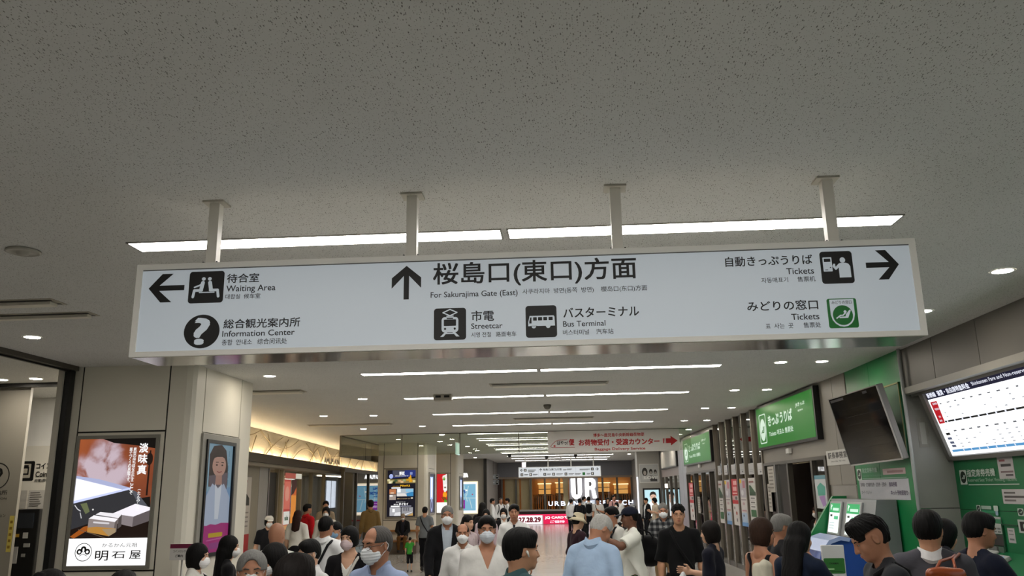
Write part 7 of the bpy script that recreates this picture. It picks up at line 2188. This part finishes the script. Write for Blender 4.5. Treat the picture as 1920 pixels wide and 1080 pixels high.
person('person in a dark suit standing before the portrait screen', 3.05, 34.0, 1.62, -60, (0, 8, 0), 'mid', 'short', 'black', 'jacket', '101013', inner='c8c8c8')
person('woman in a cream top holding a phone before the portrait screen', 3.10, 31.0, 1.66, -70, (0, 16, 0), 'fair', 'bobcut', 'soft', 'tee', 'b9ae9c', botc='8a7c68', arms=('phone', 'phone'))

# ================================================================== things carried
def bag(name, label, cat, V, Fq, m, loc, rz=0.0):
    R3 = rotm(rz)
    o = bpy.data.objects.new(name, mesh_np(name, V @ R3.T, Fq, [m])); COL.objects.link(o); o.location = loc
    return tag(o, label, cat)
V, Fq = sdf_mesh([Ell((0, 0, .17), (.16, .12, .17), 0), Ell((0, 0, .09), (.19, .14, .10), .06)], .010, disp=lambda X, Y, Z: .006 * np.sin(30 * X + 20 * Z) * np.sin(25 * Z))
b_ = bag('duffel_bag', 'black duffel bag hanging behind the man in the navy cap', 'bag', V, Fq, cloth_mat('0b0b0d'), (.93, 10.34, 1.08))
mb = MB(); mb.tube([(.87, 10.30, 1.37), (.86, 10.22, 1.43), (.84, 10.12, 1.48), (.76, 10.04, 1.51)], .010, cloth_mat('101013'), 6); mb.tube([(1.0, 10.32, 1.37), (.94, 10.22, 1.45), (.86, 10.10, 1.49)], .010, cloth_mat('101013'), 6); mb.build('strap', b_)
V, Fq = sdf_mesh([Ell((0, 0, .17), (.11, .07, .19), 0), Cone((0, 0, .30), (0, 0, .40), .05, .02, .05)], .010, disp=lambda X, Y, Z: .008 * np.sin(34 * X + 15 * Z) * np.sin(40 * Y + 22 * Z))
bag('plastic_bag', 'white plastic bag in the hand of the woman in navy', 'bag', V, Fq, mat('c9cbcc', .4, bump=.4, bscale=18), (1.10, 8.62, .74))
V, Fq = sdf_mesh([Cone((-.055, 0, -.12), (-.030, 0, .33), .058, .040, 0), Cone((.065, .03, -.20), (.035, .0, .33), .052, .038, .006), Cone((0, -.02, -.05), (.0, -.01, .34), .040, .040, .006)], .007, disp=lambda X, Y, Z: .006 * np.sin(60 * X + 9 * Z) + .004 * np.sin(25 * Z + 30 * X))
bag('folded_jacket', 'cream white jacket hung over the arm of the woman in the backless top', 'jacket', V, Fq, cloth_mat('b9b5a4'), (1.44, 6.62, 1.04))
V, Fq = sdf_mesh([Cone((-.105, 0, .04), (.105, 0, .04), .050, .050, 0), Cone((-.10, 0, .14), (.10, 0, .14), .045, .045, .08), Cone((-.09, 0, .235), (.09, 0, .235), .030, .030, .08)], .010, disp=lambda X, Y, Z: .006 * np.sin(24 * X + 20 * Z))
b_ = bag('leather_bag', 'brown leather shoulder bag behind the man in the grey suit', 'bag', V, Fq, mat('8a3f1a', .35, var=.15, scale=8), (2.10, 5.02, 1.23), .15)
mb = MB(); mb.tube([(2.05, 5.03, 1.48), (2.12, 5.12, 1.52), (2.24, 5.24, 1.53), (2.32, 5.36, 1.54)], .009, mat('8a3f1a', .35), 6); mb.tube([(2.17, 5.05, 1.48), (2.22, 5.18, 1.525), (2.32, 5.32, 1.545)], .009, mat('8a3f1a', .35), 6); mb.build('strap', b_)
